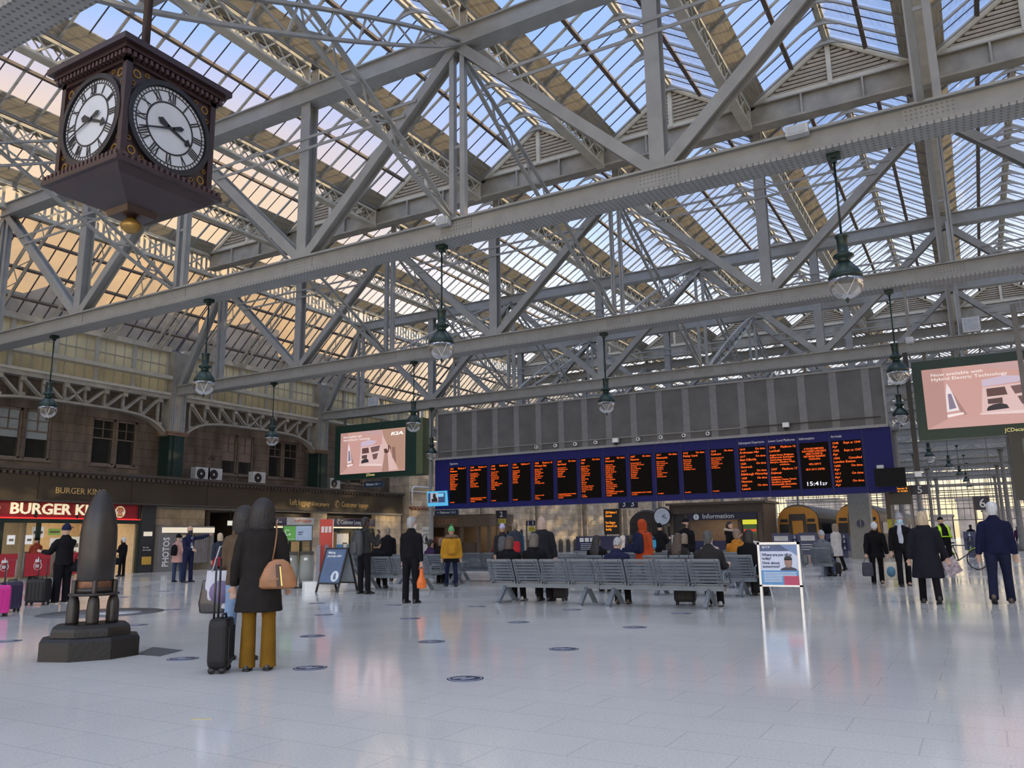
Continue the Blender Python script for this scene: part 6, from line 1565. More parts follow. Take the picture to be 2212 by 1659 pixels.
    for s in (-1, 1):
        ank, dsh = J[s][2], J[s][4]
        pit = 0 if sit else max(-40, min(50, math.degrees(math.atan2(-dsh.y, -dsh.z))))
        fy = rot_axis(V(0, 1, 0), xv, -max(0, pit)*.9 if pit > 12 else 0); fz = xv.cross(fy)
        b = MB(); b.rings([(ank+fy*y+fz*z, xv, fz, a, c) for y, z, a, c in ((-.085, -.042, .015, .02), (-.07, -.03, .036, .045), (-.02, -.022, .042, .056), (.06, -.037, .046, .040), (.13, -.05, .046, .028), (.175, -.055, .030, .020), (.185, -.06, .01, .01))], 12)
        so = b.build('shoe', shoes, t, True); remesh(so, .010, 1)
        b = MB(); b.rings([(ank+fy*y+fz*-.068, xv, fz, a, .010) for y, a in ((-.085, .02), (-.06, .040), (.06, .050), (.13, .049), (.18, .02))], 10); b.build('sole', sole or BLACK, so, True)
    # ---------------- coat / jacket
    b = MB(); w_ = .030*bulk
    secs = [(-hem, .175+flare, .130+flare*.8, 0)]
    if hem > .25: secs += [(-hem*.55, .178+flare*.6, .135+flare*.5, 0)]
    if hem > .0: secs += [(.0, .172, .135, 0)]
    secs += [(.10, .166, .128, 0), (.20, .160, .120, .0), (.32, .172, .126, .008), (.39, .180, .120, .006), (.430, .168, .110, 0), (.465, .130, .094, 0), (.50, .088, .080, 0), (.54, .068, .072, 0)]
    def scale_(a, c): return a+(bulk-1)*.07, c+(bulk-1)*.07
    if sit and hem > .05: secs = [q for q in secs if q[0] > -.06]; secs = [(-.04, .178, .15, .01)]+secs
    rs = []
    for d, a, c, f in secs:
        a, c = scale_(a, c)
        if d < 0 and not sit: rs.append((pel+V(0, 0, d)+fv*f, xv, V(0, 1, 0), a, c))
        else: rs.append((T(d, f), xv, fv, a, c))
    b.rings(rs, 18)
    if collar: b.rings([(T(.48), xv, fv, .10, .085), (T(.525), xv, fv, .080, .082), (T(.572, .005), xv, fv, .072, .078)], 14)
    for s in (-1, 1):
        sh_, el, wr, ua, fa = A[s]; m_ = .9+.1*bulk+(bulk-1)*.4
        b.tube([T(.425, 0, s*.05), T(.42, 0, s*.120*bulk**.25), sh_+xv*(s*.004)-V(0, 0, .006), sh_+ua*.06, sh_+ua*.17, el, el+fa*.10, wr-fa*.03, wr-fa*.005], [.052, .058*m_, .064*m_, .066*m_, .060*m_, .056*m_, .054*m_, .044*m_, .045*m_], 12)
    jk = remesh(b.build('jacket' if hem < .3 else 'coat', top, t, True), vox, 8)
    tex = bpy.data.textures.get('folds') or bpy.data.textures.new('folds', 'CLOUDS'); tex.noise_scale = .16
    dm = jk.modifiers.new('folds', 'DISPLACE'); dm.texture = tex; dm.strength = .022; dm.mid_level = .5
    if hood == 'up':
        b = MB(); b.rings([(hc+huv*z+hfv*f, hxv, hfv, a, c) for z, a, c, f in ((-.17, .10, .095, -.02), (-.10, .094, .105, -.020), (-.02, .098, .118, -.022), (.05, .096, .118, -.026), (.10, .075, .095, -.030), (.135, .03, .04, -.03))], 16)
        remesh(b.build('hood', top, t, True), vox, 3)
    elif hood == 'down':
        b = MB(); b.rings([(T(.47, -.10), xv, tv, .02, .02), (T(.475, -.115), xv, tv, .09, .06), (T(.485, -.075), xv, tv, .12, .055), (T(.50, -.03), xv, tv, .10, .035)], 14)
        for s in (-1, 1): b.tube([T(.49, -.10, s*.06), T(.515, -.02, s*.095), T(.49, .07, s*.06)], [.045, .035, .02], 8)
        remesh(b.build('hood', top, t, True), vox, 3)
    if fur:
        b = MB(); pts = [T(.50, -.15, .0)]+[T(.50-.01*j, -.13+.05*j, s_*(.09+.02*j)) for s_ in (1,) for j in range(4)]
        ring_ = [T(.50+.03*math.cos(a), -.03-.12*math.cos(a), .15*math.sin(a)) for a in [2*PI*j/16 for j in range(17)]]
        b.tube(ring_, .052, 10, caps=False)
        o = b.build('fur_trim', fur, t, True); remesh(o, .014, 0)
        tf = bpy.data.textures.get('fur') or bpy.data.textures.new('fur', 'CLOUDS'); tf.noise_scale = .02
        d_ = o.modifiers.new('fur', 'DISPLACE'); d_.texture = tf; d_.strength = .045
    if skirt:
        b = MB(); b.rings([(pel+V(0, 0, .06), xv, V(0, 1, 0), .17, .13), (pel+V(0, 0, -.1), xv, V(0, 1, 0), .2, .17), (pel+V(0, 0, -skirt[1]), xv, V(0, 1, 0), .25, .21)], 16); b.build('skirt', skirt[0], t, True)
    # ---------------- hair, hats, mask
    kind, hm = hair[0], hair[1]
    b = MB()
    CAP = ((-.04, .060, .055, -.050), (.0, .079, .080, -.030), (.04, .084, .100, -.014), (.08, .079, .098, -.012), (.112, .060, .075, -.012), (.134, .022, .03, -.012))
    if kind in ('short', 'bald'):
        if kind == 'short':
            b.rings([(hc+huv*z+hfv*f, hxv, hfv, a, c) for z, a, c, f in CAP], 16)
            b.rings([(hc+huv*z+hfv*f, hxv, hfv, a, c) for z, a, c, f in ((-.09, .048, .03, -.062), (-.04, .068, .052, -.05), (.03, .077, .07, -.036))], 12)
    elif kind == 'long':
        b.rings([(hc+huv*z+hfv*f, hxv, hfv, a, c) for z, a, c, f in CAP], 16)
        b.rings([(T(.685+z, f), hxv, fv, a, c) for z, a, c, f in ((-.36, .10, .030, -.155), (-.26, .115, .040, -.145), (-.16, .105, .052, -.10), (-.06, .092, .075, -.055), (.04, .088, .085, -.03))], 14)
    elif kind == 'bob':
        b.rings([(hc+huv*z+hfv*f, hxv, hfv, a, c) for z, a, c, f in CAP], 16)
        b.rings([(hc+huv*z+hfv*f, hxv, hfv, a, c) for z, a, c, f in ((-.15, .088, .06, -.05), (-.08, .096, .082, -.040), (.0, .092, .09, -.028), (.06, .085, .09, -.02))], 14)
    elif kind == 'full':
        b.rings([(hc+huv*z+hfv*f, hxv, hfv, a, c) for z, a, c, f in ((-.19, .085, .06, -.05), (-.16, .115, .085, -.045), (-.10, .125, .105, -.040), (-.02, .122, .122, -.032), (.05, .110, .122, -.026), (.10, .085, .098, -.022), (.14, .03, .04, -.02))], 18)
    elif kind in ('beanie', 'pompom'):
        b.rings([(hc+huv*z+hfv*f, hxv, hfv, a, c) for z, a, c, f in ((.0, .083, .100, -.010), (.015, .088, .106, -.010), (.05, .088, .105, -.012), (.055, .084, .100, -.012), (.10, .070, .085, -.018), (.14, .040, .05, -.022), (.155, .01, .01, -.022))], 18)
    elif kind == 'scarf':
        b.rings([(hc+huv*z+hfv*f, hxv, hfv, a, c) for z, a, c, f in ((-.17, .085, .085, -.015), (-.10, .086, .090, -.02), (-.03, .088, .105, -.026), (.04, .090, .112, -.02), (.09, .078, .098, -.02), (.13, .03, .04, -.02))], 16)
    elif kind == 'cap':
        b.rings([(hc+huv*z+hfv*f, hxv, hfv, a, c) for z, a, c, f in ((.02, .082, .10, -.01), (.06, .082, .10, -.01), (.10, .064, .08, -.012), (.125, .02, .03, -.012))], 16)
        b.rings([(hc+huv*.03+hfv*f, hxv, huv, a, .008) for f, a in ((.07, .07), (.13, .06), (.165, .03))], 12)
    if b.v:
        o = b.build({'short': 'hair', 'long': 'hair', 'bob': 'hair', 'full': 'hair', 'beanie': 'beanie', 'pompom': 'beanie', 'scarf': 'head_covering', 'cap': 'cap'}[kind], hm, t, True)
        remesh(o, .011, 2)
        if kind == 'pompom':
            MB().ell(hc+huv*.175-hfv*.02, .042, .042, .04).build('pompom', hair[2], o, True)
    if kind in ('beanie', 'pompom') and len(hair) > 3:
        b = MB(); b.rings([(T(.685+z, f), hxv, fv, a, c) for z, a, c, f in ((-.34, .09, .030, -.15), (-.2, .105, .045, -.11), (-.08, .088, .06, -.06), (.02, .076, .07, -.03))], 14); remesh(b.build('hair', hair[3], t, True), .012, 2)
    if kind == 'bun': pass
    if mask:
        b = MB(); b.rings([(hc+huv*z+hfv*f, hxv, hfv, a, c) for z, a, c, f in ((-.115, .045, .045, .045), (-.08, .062, .070, .030), (-.04, .068, .085, .022), (-.008, .058, .070, .036))], 14); b.build('face_mask', mask, t, True)
    if scarf:
        b = MB(); b.rings([(T(.50), xv, fv, .10, .095), (T(.54, .01), xv, fv, .105, .10), (T(.575, .01), xv, fv, .085, .085)], 14)
        b.tube([T(.52, .11, .03), T(.36, .15, .05), T(.16, .16, .03), T(.08, .16, .04)], [.05, .06, .065, .05], 10, .35)
        remesh(b.build('scarf', scarf, t, True), .014, 2)
    t['_'] = 0; del t['_']
    INFO = dict(root=t, k=k, T=T, A=A, J=J, hc=hc, pel=pel, tv=tv, fv=fv)
    INFO['w'] = lambda v: Matrix.Translation(t.location) @ Matrix.Rotation(heading, 4, 'Z') @ (Vector(v)*k)
    return INFO
def backpack(label, I, m, scale=1., trim=None, strap=BLACK):
    """a bag worn on the back, built in the wearer's own frame and left as a thing of its own"""
    r = I['root']; t = thing('backpack', label, 'backpack', I['w'](I['T'](.22, -.19)), r.rotation_euler.z)
    s_ = scale*I['k']
    b = MB(); b.rings([((0, 0, z*s_), (1, 0, 0), (0, 1, 0), a*s_, c*s_) for z, a, c in ((-.24, .11, .06), (-.20, .145, .085), (-.05, .155, .10), (.10, .145, .09), (.19, .11, .07), (.23, .05, .04))], 16); remesh(b.build('bag_body', m, t, True), .014, 2)
    b = MB(); b.rings([((0, -.085*s_, z*s_), (1, 0, 0), (0, 1, 0), a*s_, .04*s_) for z, a in ((-.20, .08), (-.16, .105), (-.02, .10), (.02, .07))], 12); b.build('front_pocket', trim or m, t, True)
    b = MB()
    for sx_ in (-1, 1): b.tube([(sx_*.09*s_, .06*s_, .17*s_), (sx_*.13*s_, .13*s_, .25*s_), (sx_*.14*s_, .25*s_, .22*s_), (sx_*.15*s_, .30*s_, .05*s_)], .018*s_, 6, .5)
    b.build('shoulder_strap', strap, t, True)
    b = MB(); b.tube([(-.03*s_, .02, .22*s_), (0, .01, .27*s_), (.03*s_, .02, .22*s_)], .008, 6); b.build('grab_loop', strap, t, True)
    return t
def bag(label, name, p, rot, w_, h, d, m, handle=.2, cat='bag', mark=None, taper=.85):
    """a hand-held bag hanging from the point p"""
    t = thing(name, label, cat, (p[0], p[1], p[2]-handle-h), rot)
    b = MB(); b.rings([((0, 0, z), (1, 0, 0), (0, 1, 0), a*w_/2, c*d/2) for z, a, c in ((0, .75, .6), (.02*h, .92, .9), (.3*h, 1., 1.), (.7*h, .97*taper+.08, .8), (h, taper, .35))], 14); remesh(b.build('bag_body', m, t, True), .012, 2)
    b = MB()
    for s in (-1, 1): b.tube([(-w_*.28, s*d*.12, h*.97), (-w_*.1, s*.01, h+handle), (w_*.1, s*.01, h+handle), (w_*.28, s*d*.12, h*.97)], .008, 6)
    b.build('handle', m, t, True)
    if mark: MB().rings([((0, -d*.5, h*.45), (1, 0, 0), (0, 0, 1), w_*.3, h*.3), ((0, -d*.53, h*.45), (1, 0, 0), (0, 0, 1), w_*.3, h*.3)], 16).build('print_panel', mark, t, True)
    return t
DOWN = ((-.10, .03, -1), (-.02, .15, -1)); DOWNR = ((.10, .03, -1), (.02, .15, -1))
LAP = (((-.12, .35, -1), (.25, 1, -.25)), ((.12, .35, -1), (-.25, 1, -.25)))
# ---- standing figures
p = floor_pt(553, 1448)
I = person('person standing with their back turned in a long dark coat and mustard flared trousers', p, AWAY(p)-.10, 1.70, ((0, 0, 0), (0, 0, 2)), (((-.22, .05, -1), (-.1, .35, -1)), ((.22, -.02, -1), (.12, .55, -.85))), top=cloth('dark_coat', (.017, .015, .014)), hem=.36, flare=.05, bulk=1.15, legc=cloth('mustard', (.155, .080, .010), .8), legw=1.0, flareleg=1.22, hair=('full', H_BLACK), vox=.011)
hb_ = I['w'](V(.20, -.20, 1.13))
t = thing('handbag', 'tan leather shoulder bag with a brass zip on the dark coat', 'bag', (hb_.x, hb_.y, hb_.z-.30), I['root'].rotation_euler.z)
TAN = mat('tan_leather', (.26, .115, .045), .45, 0, .2, 8, .2, 20)
b = MB(); b.rings([((0, 0, z), (1, 0, 0), (0, 1, 0), a, c) for z, a, c in ((0, .15, .03), (.02, .185, .06), (.10, .18, .065), (.20, .14, .05), (.26, .10, .03), (.29, .05, .015))], 16); remesh(b.build('bag_body', TAN, t, True), .010, 2)
MB().beam((.02, -.062, .02), (.0, -.05, .24), .05, .012, up=(0, 1, 0)).build('dark_band', mat('bag_band', (.05, .02, .012), .5), t, True)
MB().beam((.045, -.070, .03), (.02, -.055, .22), .012, .008, up=(0, 1, 0)).build('zip', mat('zip_brass', (.5, .33, .1), .3, .7), t, True)
MB().tube([(-.06, 0, .28), (-.04, -.0, .42), (-.03, .02, .56), (-.045, .10, .66), (-.06, .22, .62)], .014, 8, .5).build('strap', TAN, t, True)
p2 = floor_pt(515, 1428)
I = person('person in a brown hooded jacket and light blue jeans, half hidden behind the dark coat', p2, AWAY(p2)-.5, 1.66, ((0, 0, 5), (2, 4, 3)), (((-.2, .1, -1), (-.1, .8, -.6)), DOWNR), top=cloth('brown_jacket', (.085, .058, .036)), hem=.10, bulk=1.15, hood='down', legc=cloth('light_jeans', (.17, .25, .37)), legw=1.05, hair=('full', H_BLACK), vox=.012)
q = I['w'](V(-.24, -.02, 1.0)); bag('white printed tote bag hanging beside the brown jacket', 'tote_bag', (q.x, q.y, 1.22), I['root'].rotation_euler.z+.3, .40, .42, .13, mat('tote_white', (.42, .42, .46), .7), .26, mark=mat('tote_print', (.16, .12, .22), .7))
q = I['w'](V(-.22, .08, 0)); bag('big black glossy carrier bag held low beside the brown jacket', 'carrier_bag', (q.x-.02, q.y-.1, .92), I['root'].rotation_euler.z+.3, .44, .36, .16, mat('bag_gloss_black', (.02, .018, .022), .25), .06)
p = floor_pt(785, 1283)
I = person('person in dark clothes with a raised hand and a large backpack, left of the benches', p, AWAY(p)-1.0, 1.84, ((0, 0, 4), (3, 3, 5)), (((-.2, .2, -1), (.0, .6, -.8)), ((.12, .6, -.75), (-.35, .55, .9))), top=cloth('dark_jacket', (.03, .03, .032)), hem=.03, bulk=1.1, skin=SKIND, legc=C_BLACK, hair=('short', H_BLACK), head=(5, -8), hold={1: 55})
backpack('large dark grey backpack on the person left of the benches', I, mat('pack_grey', (.032, .036, .042), .6, 0, .2), 1.25, mat('pack_grey2', (.045, .05, .055), .6))
p = floor_pt(887, 1303)
I = person('grey haired person in black with a white face mask, carrying an orange carrier bag', p, AWAY(p)-.55, 1.74, ((0, 0, 3), (2, 2, 2)), (DOWN, ((.14, .0, -1), (.04, .08, -1))), top=C_BLACK, hem=.04, bulk=1.12, legc=C_BLACK, legw=1.05, hair=('short', H_GREY), mask=MASKW, head=(-14, 0), hold={1: 62})
q = I['w'](I['A'][1][2]+V(0, .02, -.09)); bag('bright orange plastic carrier bag in a hand', 'carrier_bag', q, AWAY(p), .21, .40, .15, mat('bag_orange', (.62, .13, .015), .4, 0, .15, 12, .4, 20), .05, taper=.35)
p = floor_pt(975, 1267)
I = person('person in a mustard yellow parka with a green woolly hat walking away', p, AWAY(p)+.1, 1.63, ((14, 4, 3), (-6, 8, 3)), (((-.2, .02, -1), (-.05, .25, -1)), ((.2, -.05, -1), (.12, .18, -1))), top=cloth('yellow_parka', (.42, .215, .022), .8), hem=.12, flare=.05, bulk=1.5, legc=C_NAVY, legw=.95, skirt=(C_BLACK, .22), hair=('pompom', cloth('hat_green', (.12, .36, .15)), cloth('hat_green_dark', (.02, .16, .06))), fur=cloth('fur_brown', (.16, .115, .085)))
backpack('mustard yellow rucksack on the yellow parka', I, cloth('yellow_pack', (.38, .19, .018), .7), 1.0, cloth('yellow_pack2', (.42, .21, .02), .7), C_CHAR)
p = by_height(838, 1142, 1.74)
person('person in a black padded jacket standing behind the left-hand benches', (p.x*.80, p.y*.80), AWAY(p)-.1, 1.74*.80+.28, top=C_BLACK, hem=.05, bulk=1.35, hair=('short', H_ASH))
p = floor_pt(403, 1258)
I = person('person in a navy suit and black mask pointing with an outstretched arm', p, TOWARD(p)+.75, 1.86, ((0, 0, 5), (0, 0, 4)), (((-1, .25, .22), (-1, .3, .30)), ((.15, .15, -1), (-.5, .8, -.35))) if False else (((-.95, .35, .12), (-1, .25, .28)), ((.15, .2, -1), (-.6, .7, -.3))), top=C_NAVY, hem=.08, legc=C_NAVY, hair=('bald', H_GREY), mask=MASKK, head=(-20, 0), collar=True, hold={-1: 6})
r = I['root']
b = MB(); b.prism([(-.045, 0), (.045, 0), (.03, .26), (-.03, .26)], I['T'](.20, .125), (1, 0, 0), (0, 0, 1), (0, .01, 0)); sh_ = b.build('shirt_front', mat('shirt_blue', (.35, .42, .55), .7), r, True)
MB().prism([(-.018, 0), (.018, 0), (.012, .22), (-.012, .22)], I['T'](.22, .138), (1, 0, 0), (0, 0, 1), (0, .008, 0)).build('tie', mat('tie_purple', (.06, .03, .12), .6), r, True)
MB().box(-.05, .05, .14, .15, I['T'](.1).z-.04, I['T'](.1).z+.08).build('lanyard_card', WHITE, r, True)
p = floor_pt(380, 1257)
I = person('person in a pale pink coat and black woolly hat with a small black backpack', p, AWAY(p)-.75, 1.60, ((0, 0, 3), (10, 4, 3)), (DOWN, ((.1, .2, -1), (.1, .9, -.3))), top=cloth('pink_coat', (.40, .23, .205)), hem=.24, flare=.05, bulk=1.15, legc=cloth('blue_jeans', (.03, .045, .09)), hair=('beanie', C_BLACK), mask=MASKW)
backpack('small black backpack on the pale pink coat', I, C_BLACK, .85)
p = floor_pt(470, 1264)
I = person('person in a dark padded jacket and red skirt beside the brown jacket', p, AWAY(p)+.5, 1.58, ((0, 0, 4), (3, 3, 4)), top=cloth('slate_jacket', (.03, .035, .05)), hem=.02, bulk=1.2, hood='down', legc=C_CHAR, hair=('bob', H_BLOND), skirt=(cloth('red_skirt', (.30, .02, .03)), .32))
p = floor_pt(130, 1303)
I = person('person in a long black coat reaching forward and holding a suitcase handle at far left', p, AWAY(p)+.55, 1.74, ((0, 0, 3), (3, 3, 3)), (((-.25, .45, -.8), (-.1, 1, .1)), ((-.1, .75, -.8), (-.15, .7, -.55))), top=C_BLACK, hem=.12, flare=.02, bulk=1.25, legc=C_BLACK, legw=1.25, hair=('beanie', C_NAVY), sole=WHITE, hold={1: 60, -1: 20})
q = I['w'](V(.25, -.22, .92)); bag('black holdall slung behind the person in the long black coat', 'holdall', (q.x, q.y, 1.08), AWAY(p), .44, .28, .30, C_BLACK, .12, taper=.5)
p = floor_pt(262, 1238); p = p*(.90)
I = person('white haired person in black standing at the burger restaurant doorway', p, AWAY(p)+.9, 1.58, top=C_BLACK, hem=.06, bulk=1.15, hair=('short', H_WHITE), mask=MASKK, arms=(((-.1, .3, -1), (.1, .8, .5)), DOWNR))
q = I['w'](V(-.28, 0, .8)); bag('black handbag on the person at the burger doorway', 'handbag', (q.x, q.y, .85), 0, .34, .28, .14, C_BLACK, .1)
q = Vector((FX(20.2)+.55, atX(78, 1190, FX(20)+.55).y, 0))
person('person in a rust red hooded jacket ordering behind the red barriers', q, PI/2, 1.62, top=cloth('rust_jacket', (.23, .045, .025)), bulk=1.15, hood='down', hair=('beanie', C_BLACK), arms=(((-.1, .4, -1), (.1, .9, -.2)), DOWNR))
p = by_height(1170, 1117, 1.66)
I = person('person in a long dark coat with pale pink hair walking among the benches', (p.x*1.17, p.y*1.17), AWAY(p)+.05, 1.74, ((8, 4, 2), (-8, 8, 2)), (((-.22, .0, -1), (-.1, .2, -1)), ((.25, -.1, -1), (.15, .05, -1))), top=cloth('slate_coat', (.016, .017, .021)), hem=.34, flare=.04, bulk=1.3, hair=('bob', hairm('rose', (.36, .26, .22))))
p = by_height(1085, 1132, 1.66)
I = person('person in a dark coat and pale lilac woolly hat near the platform 2 sign', (p.x*1.1, p.y*1.1), AWAY(p), 1.70, top=C_CHAR, bulk=1.2, hem=.05, hair=('beanie', cloth('lilac_hat', (.38, .38, .58))))
backpack('grey rucksack on the person in the lilac hat', I, C_GREY, .95)
p = by_height(1112, 1130, 1.72)
I = person('person in a teal jacket with a huge dark travel pack', p, AWAY(p), 1.74, top=cloth('teal_jacket', (.02, .10, .17)), bulk=1.2, hem=.04, hair=('short', H_ASH))
backpack('huge dark travel pack with a red pouch on the teal jacket', I, cloth('travel_pack', (.03, .035, .05)), 1.5, cloth('pouch_red', (.40, .02, .03)))
p = by_height(1387, 1122, 1.68)
I = person('person in a bright orange hooded coat walking to the right', p, AWAY(p)-.75, 1.70, ((12, 4, 2), (-8, 8, 2)), top=cloth('orange_coat', (.36, .055, .018)), hem=.30, flare=.03, bulk=1.4, hood='up', hair=('short', H_BROWN), head=(0, 6))
backpack('dark rucksack on the orange hooded coat', I, C_NAVY, 1.1)
p = by_height(1424, 1131, 1.66)
I = person('person in black holding a blue bag right of the orange coat', p*1.1, AWAY(p)-.4, 1.70, top=C_BLACK, bulk=1.15, hem=.03, hair=('beanie', C_BLACK), arms=(((-.1, .3, -1), (0, .8, .4)), ((.1, .3, -1), (0, .8, .4))))
q = I['w'](V(-.2, -.12, 1.0)); bag('small sky blue bag beside the person in black', 'shoulder_bag', (q.x, q.y, 1.25), AWAY(p), .26, .26, .12, cloth('sky_bag', (.05, .30, .45)), .1)
p = by_height(1480, 1121, 1.74)
person('person in a black jumper, cap and black mask facing the camera before the information kiosk', p, TOWARD(p)-.5, 1.76, top=C_BLACK, hem=.0, bulk=1.1, hair=('cap', C_BLACK), mask=MASKK, head=(-30, 0), collar=False)
p = by_height(1575, 1129, 1.64)
I = person('person in a dark coat with pale fur collar raising a phone by the kiosk', p*1.25, TOWARD(p)+1.0, 1.78, top=C_BLACK, hem=.1, bulk=1.2, hair=('long', H_BLACK), fur=cloth('fur_cream', (.45, .38, .30)), arms=(((-.1, .3, -1), (0, .9, .5)), ((.1, .3, -1), (-.1, .7, .8))))
q = I['w'](V(-.32, .05, .9)); bag('brown paper shopping bag by the information kiosk', 'paper_bag', (q.x, q.y, .95), 0, .34, .42, .16, mat('kraft_paper', (.28, .20, .13), .7), .14)
p = floor_pt(1898, 1261)
I = person('white haired stooping person in a black coat looking down, right of the grey column', p, TOWARD(p)+.1, 1.60, ((-14, 4, 3), (14, 6, 3)), (((-.2, .1, -1), (-.1, .1, -1)), ((.2, .1, -1), (.1, .25, -1))), lean=18, top=C_BLACK, hem=.22, flare=.03, bulk=1.3, hair=('short', H_WHITE), head=(0, -58))
q = I['w'](I['A'][1][2]+V(0, .02, -.09)); bag('dark grey patterned handbag held by the stooping person', 'handbag', q, TOWARD(p), .28, .34, .15, cloth('patterned_grey', (.06, .06, .075)), .12)
p = floor_pt(1957, 1266)
I = person('person in a grey woolly hat, blue mask and pale knitted scarf walking this way', p, TOWARD(p)+.2, 1.74, ((-12, 6, 3), (12, 4, 3)), (((-.15, .0, -1), (-.05, .15, -1)), ((.2, .05, -1), (.1, .2, -1))), top=C_BLACK, hem=.08, bulk=1.15, hair=('beanie', cloth('hat_grey', (.25, .27, .32))), mask=MASKB, scarf=cloth('scarf_pale', (.40, .43, .50), .9, .8, 25), head=(0, -6))
q = I['w'](I['A'][1][2]+V(0, .02, -.09)); bag('pale plastic carrier bag with a blue letter held by the scarfed person', 'carrier_bag', (q.x-.05, q.y, q.z), TOWARD(p)+PI, .32, .42, .14, mat('bag_pale', (.42, .37, .30), .5), .16, mark=mat('bag_mark', (.06, .16, .24), .5))
p = floor_pt(2012, 1303)
I = person('fair haired person in a long black padded coat walking away at right', p, AWAY(p)+.1, 1.65, ((12, 6, 2), (-12, 14, 2)), (((-.28, .05, -1), (-.1, .1, -1)), ((.28, -.05, -1), (.35, .15, -1))), top=cloth('black_puffer', (.013, .013, .019)), hem=.46, flare=.07, bulk=1.5, hood='down', legc=C_BLACK, hair=('bob', H_BLOND))
q = I['w'](I['A'][1][2]+V(.02, .02, -.07)); t = thing('newspaper', 'folded newspaper held by the person in the long padded coat', 'newspaper', q, AWAY(p)+.3)
MB().beam((-.02, 0, .04), (.12, 0, -.22), .26, .014, up=(0, 1, 0)).build('pages', mat('newsprint', (.30, .25, .27), .8, 0, .5, 14), t, True)
p = floor_pt(2168, 1303)
I = person('white haired person in a navy suit walking away at the right edge', p, AWAY(p)-.05, 1.80, ((-14, 16, 2), (12, 2, 2)), (((-.24, -.1, -1), (-.12, .05, -1)), ((.2, .05, -1), (.1, .2, -1))), top=cloth('navy_jacket', (.010, .012, .038)), hem=.10, bulk=1.2, legc=cloth('navy_trousers', (.012, .014, .036)), legw=1.12, hair=('short', H_WHITE), shoes=SHOEB)
p = by_height(1862, 1134, 1.62); p = Vector((-4.45, 30.5, 0))
I = person('person in a long white coat half hidden behind the stooping person', p, AWAY(p)+.9, 1.62, ((10, 3, 2), (-10, 8, 2)), top=cloth('white_coat', (.42, .41, .40)), hem=.40, flare=.05, bulk=1.1, hair=('bob', H_ASH))
p = floor_pt(2048, 1232)
I = person('cyclist in a bright lime safety vest and black helmet pushing a bicycle', p, AWAY(p)+.35, 1.80, lean=14, top=C_BLACK, hem=.02, bulk=1.15, hair=('cap', C_BLACK), arms=(((-.2, .5, -.8), (-.1, .8, -.5)), ((.2, .5, -.8), (.1, .8, -.5))))
HIV = glow('hi_vis', (.30, .55, .01), .35); HIV = mat('hi_vis_lime', (.42, .75, .02), .6, emit=(.3, .6, .01), estr=.0)
b = MB(); I_T = I['T']
for s in (-1, 1): b.tube([I_T(.12, -.165, s*.15), I_T(.38, -.165, s*.13), I_T(.50, -.06, s*.12), I_T(.42, .15, s*.10)], .045, 8, .35)
b.tube([I_T(.10, -.165, -.18), I_T(.10, -.18, 0), I_T(.10, -.165, .18), I_T(.1, .0, .225), I_T(.1, .16, .1), I_T(.1, .16, -.1), I_T(.1, 0, -.225), I_T(.10, -.165, -.18)], .04, 8, .4)
b.build('safety_vest', HIV, I['root'], True)
bp_ = p+Vector((.42, .25, 0))
bk_ = thing('bicycle', 'dark bicycle with lime mudguards wheeled beside the cyclist', 'bicycle', bp_, -1.15)
for y, nm in ((-.52, 'rear_wheel'), (.52, 'front_wheel')):
    b = MB(); n = 28
    ringp = [(0, y+.33*math.cos(2*PI*j/n), .35+.33*math.sin(2*PI*j/n)) for j in range(n+1)]
    b.tube(ringp, .02, 6, caps=False)
    for j in range(12): b.tube([(0, y, .35), (0, y+.32*math.cos(2*PI*j/12), .35+.32*math.sin(2*PI*j/12))], .003, 4)
    b.build(nm, BLACK, bk_, True)
b = MB(); P_ = dict(bb=(0, -.08, .32), st=(0, -.22, .82), hd=(0, .36, .80), hb=(0, .38, .62), ra=(0, -.52, .35), fa=(0, .52, .35))
for a, c in (('bb', 'st'), ('st', 'hd'), ('bb', 'hb'), ('bb', 'ra'), ('st', 'ra'), ('hd', 'fa')): b.tube([P_[a], P_[c]], .018, 8)
b.build('frame', mat('bike_dark', (.03, .04, .045), .4), bk_, True)
MB().tube([(-.28, .28, .98), (-.1, .36, 1.0), (.1, .36, 1.0), (.28, .28, .98)], .014, 6).tube([(0, .34, .78), (0, .36, 1.0)], .016, 6).build('handlebar', BLACK, bk_, True)
MB().ell((0, -.26, .90), .07, .13, .03).build('saddle', BLACK, bk_, True)
b = MB()
for y in (-.52, .52): b.tube([(0, y+.37*math.cos(a), .35+.37*math.sin(a)) for a in [PI*(.15+.6*j/8) for j in range(9)]], .022, 6)
b.build('mudguard', mat('guard_lime', (.22, .36, .05), .5), bk_, True)
q = by_height(2196, 1138, 1.68)
person('person in a plum coat cut by the right edge, beyond the navy suit', (q.x*.9, q.y*.9), AWAY(q)-.3, 1.66, top=cloth('plum_coat', (.05, .015, .05)), hem=.2, bulk=1.2, hair=('short', H_BROWN))
q = atY(2135, 1170, 42)
person('distant person in dark clothes by the right-hand gates', (q.x, 42), 0, 1.70, top=C_CHAR, bulk=1.15, hair=('short', H_BROWN))
q = atY(2100, 1170, 60)
person('distant person far down the right-hand platform', (q.x, 60), 0, 1.72, top=C_BLACK, bulk=1.15, hair=('short', H_BLACK), vox=.02)
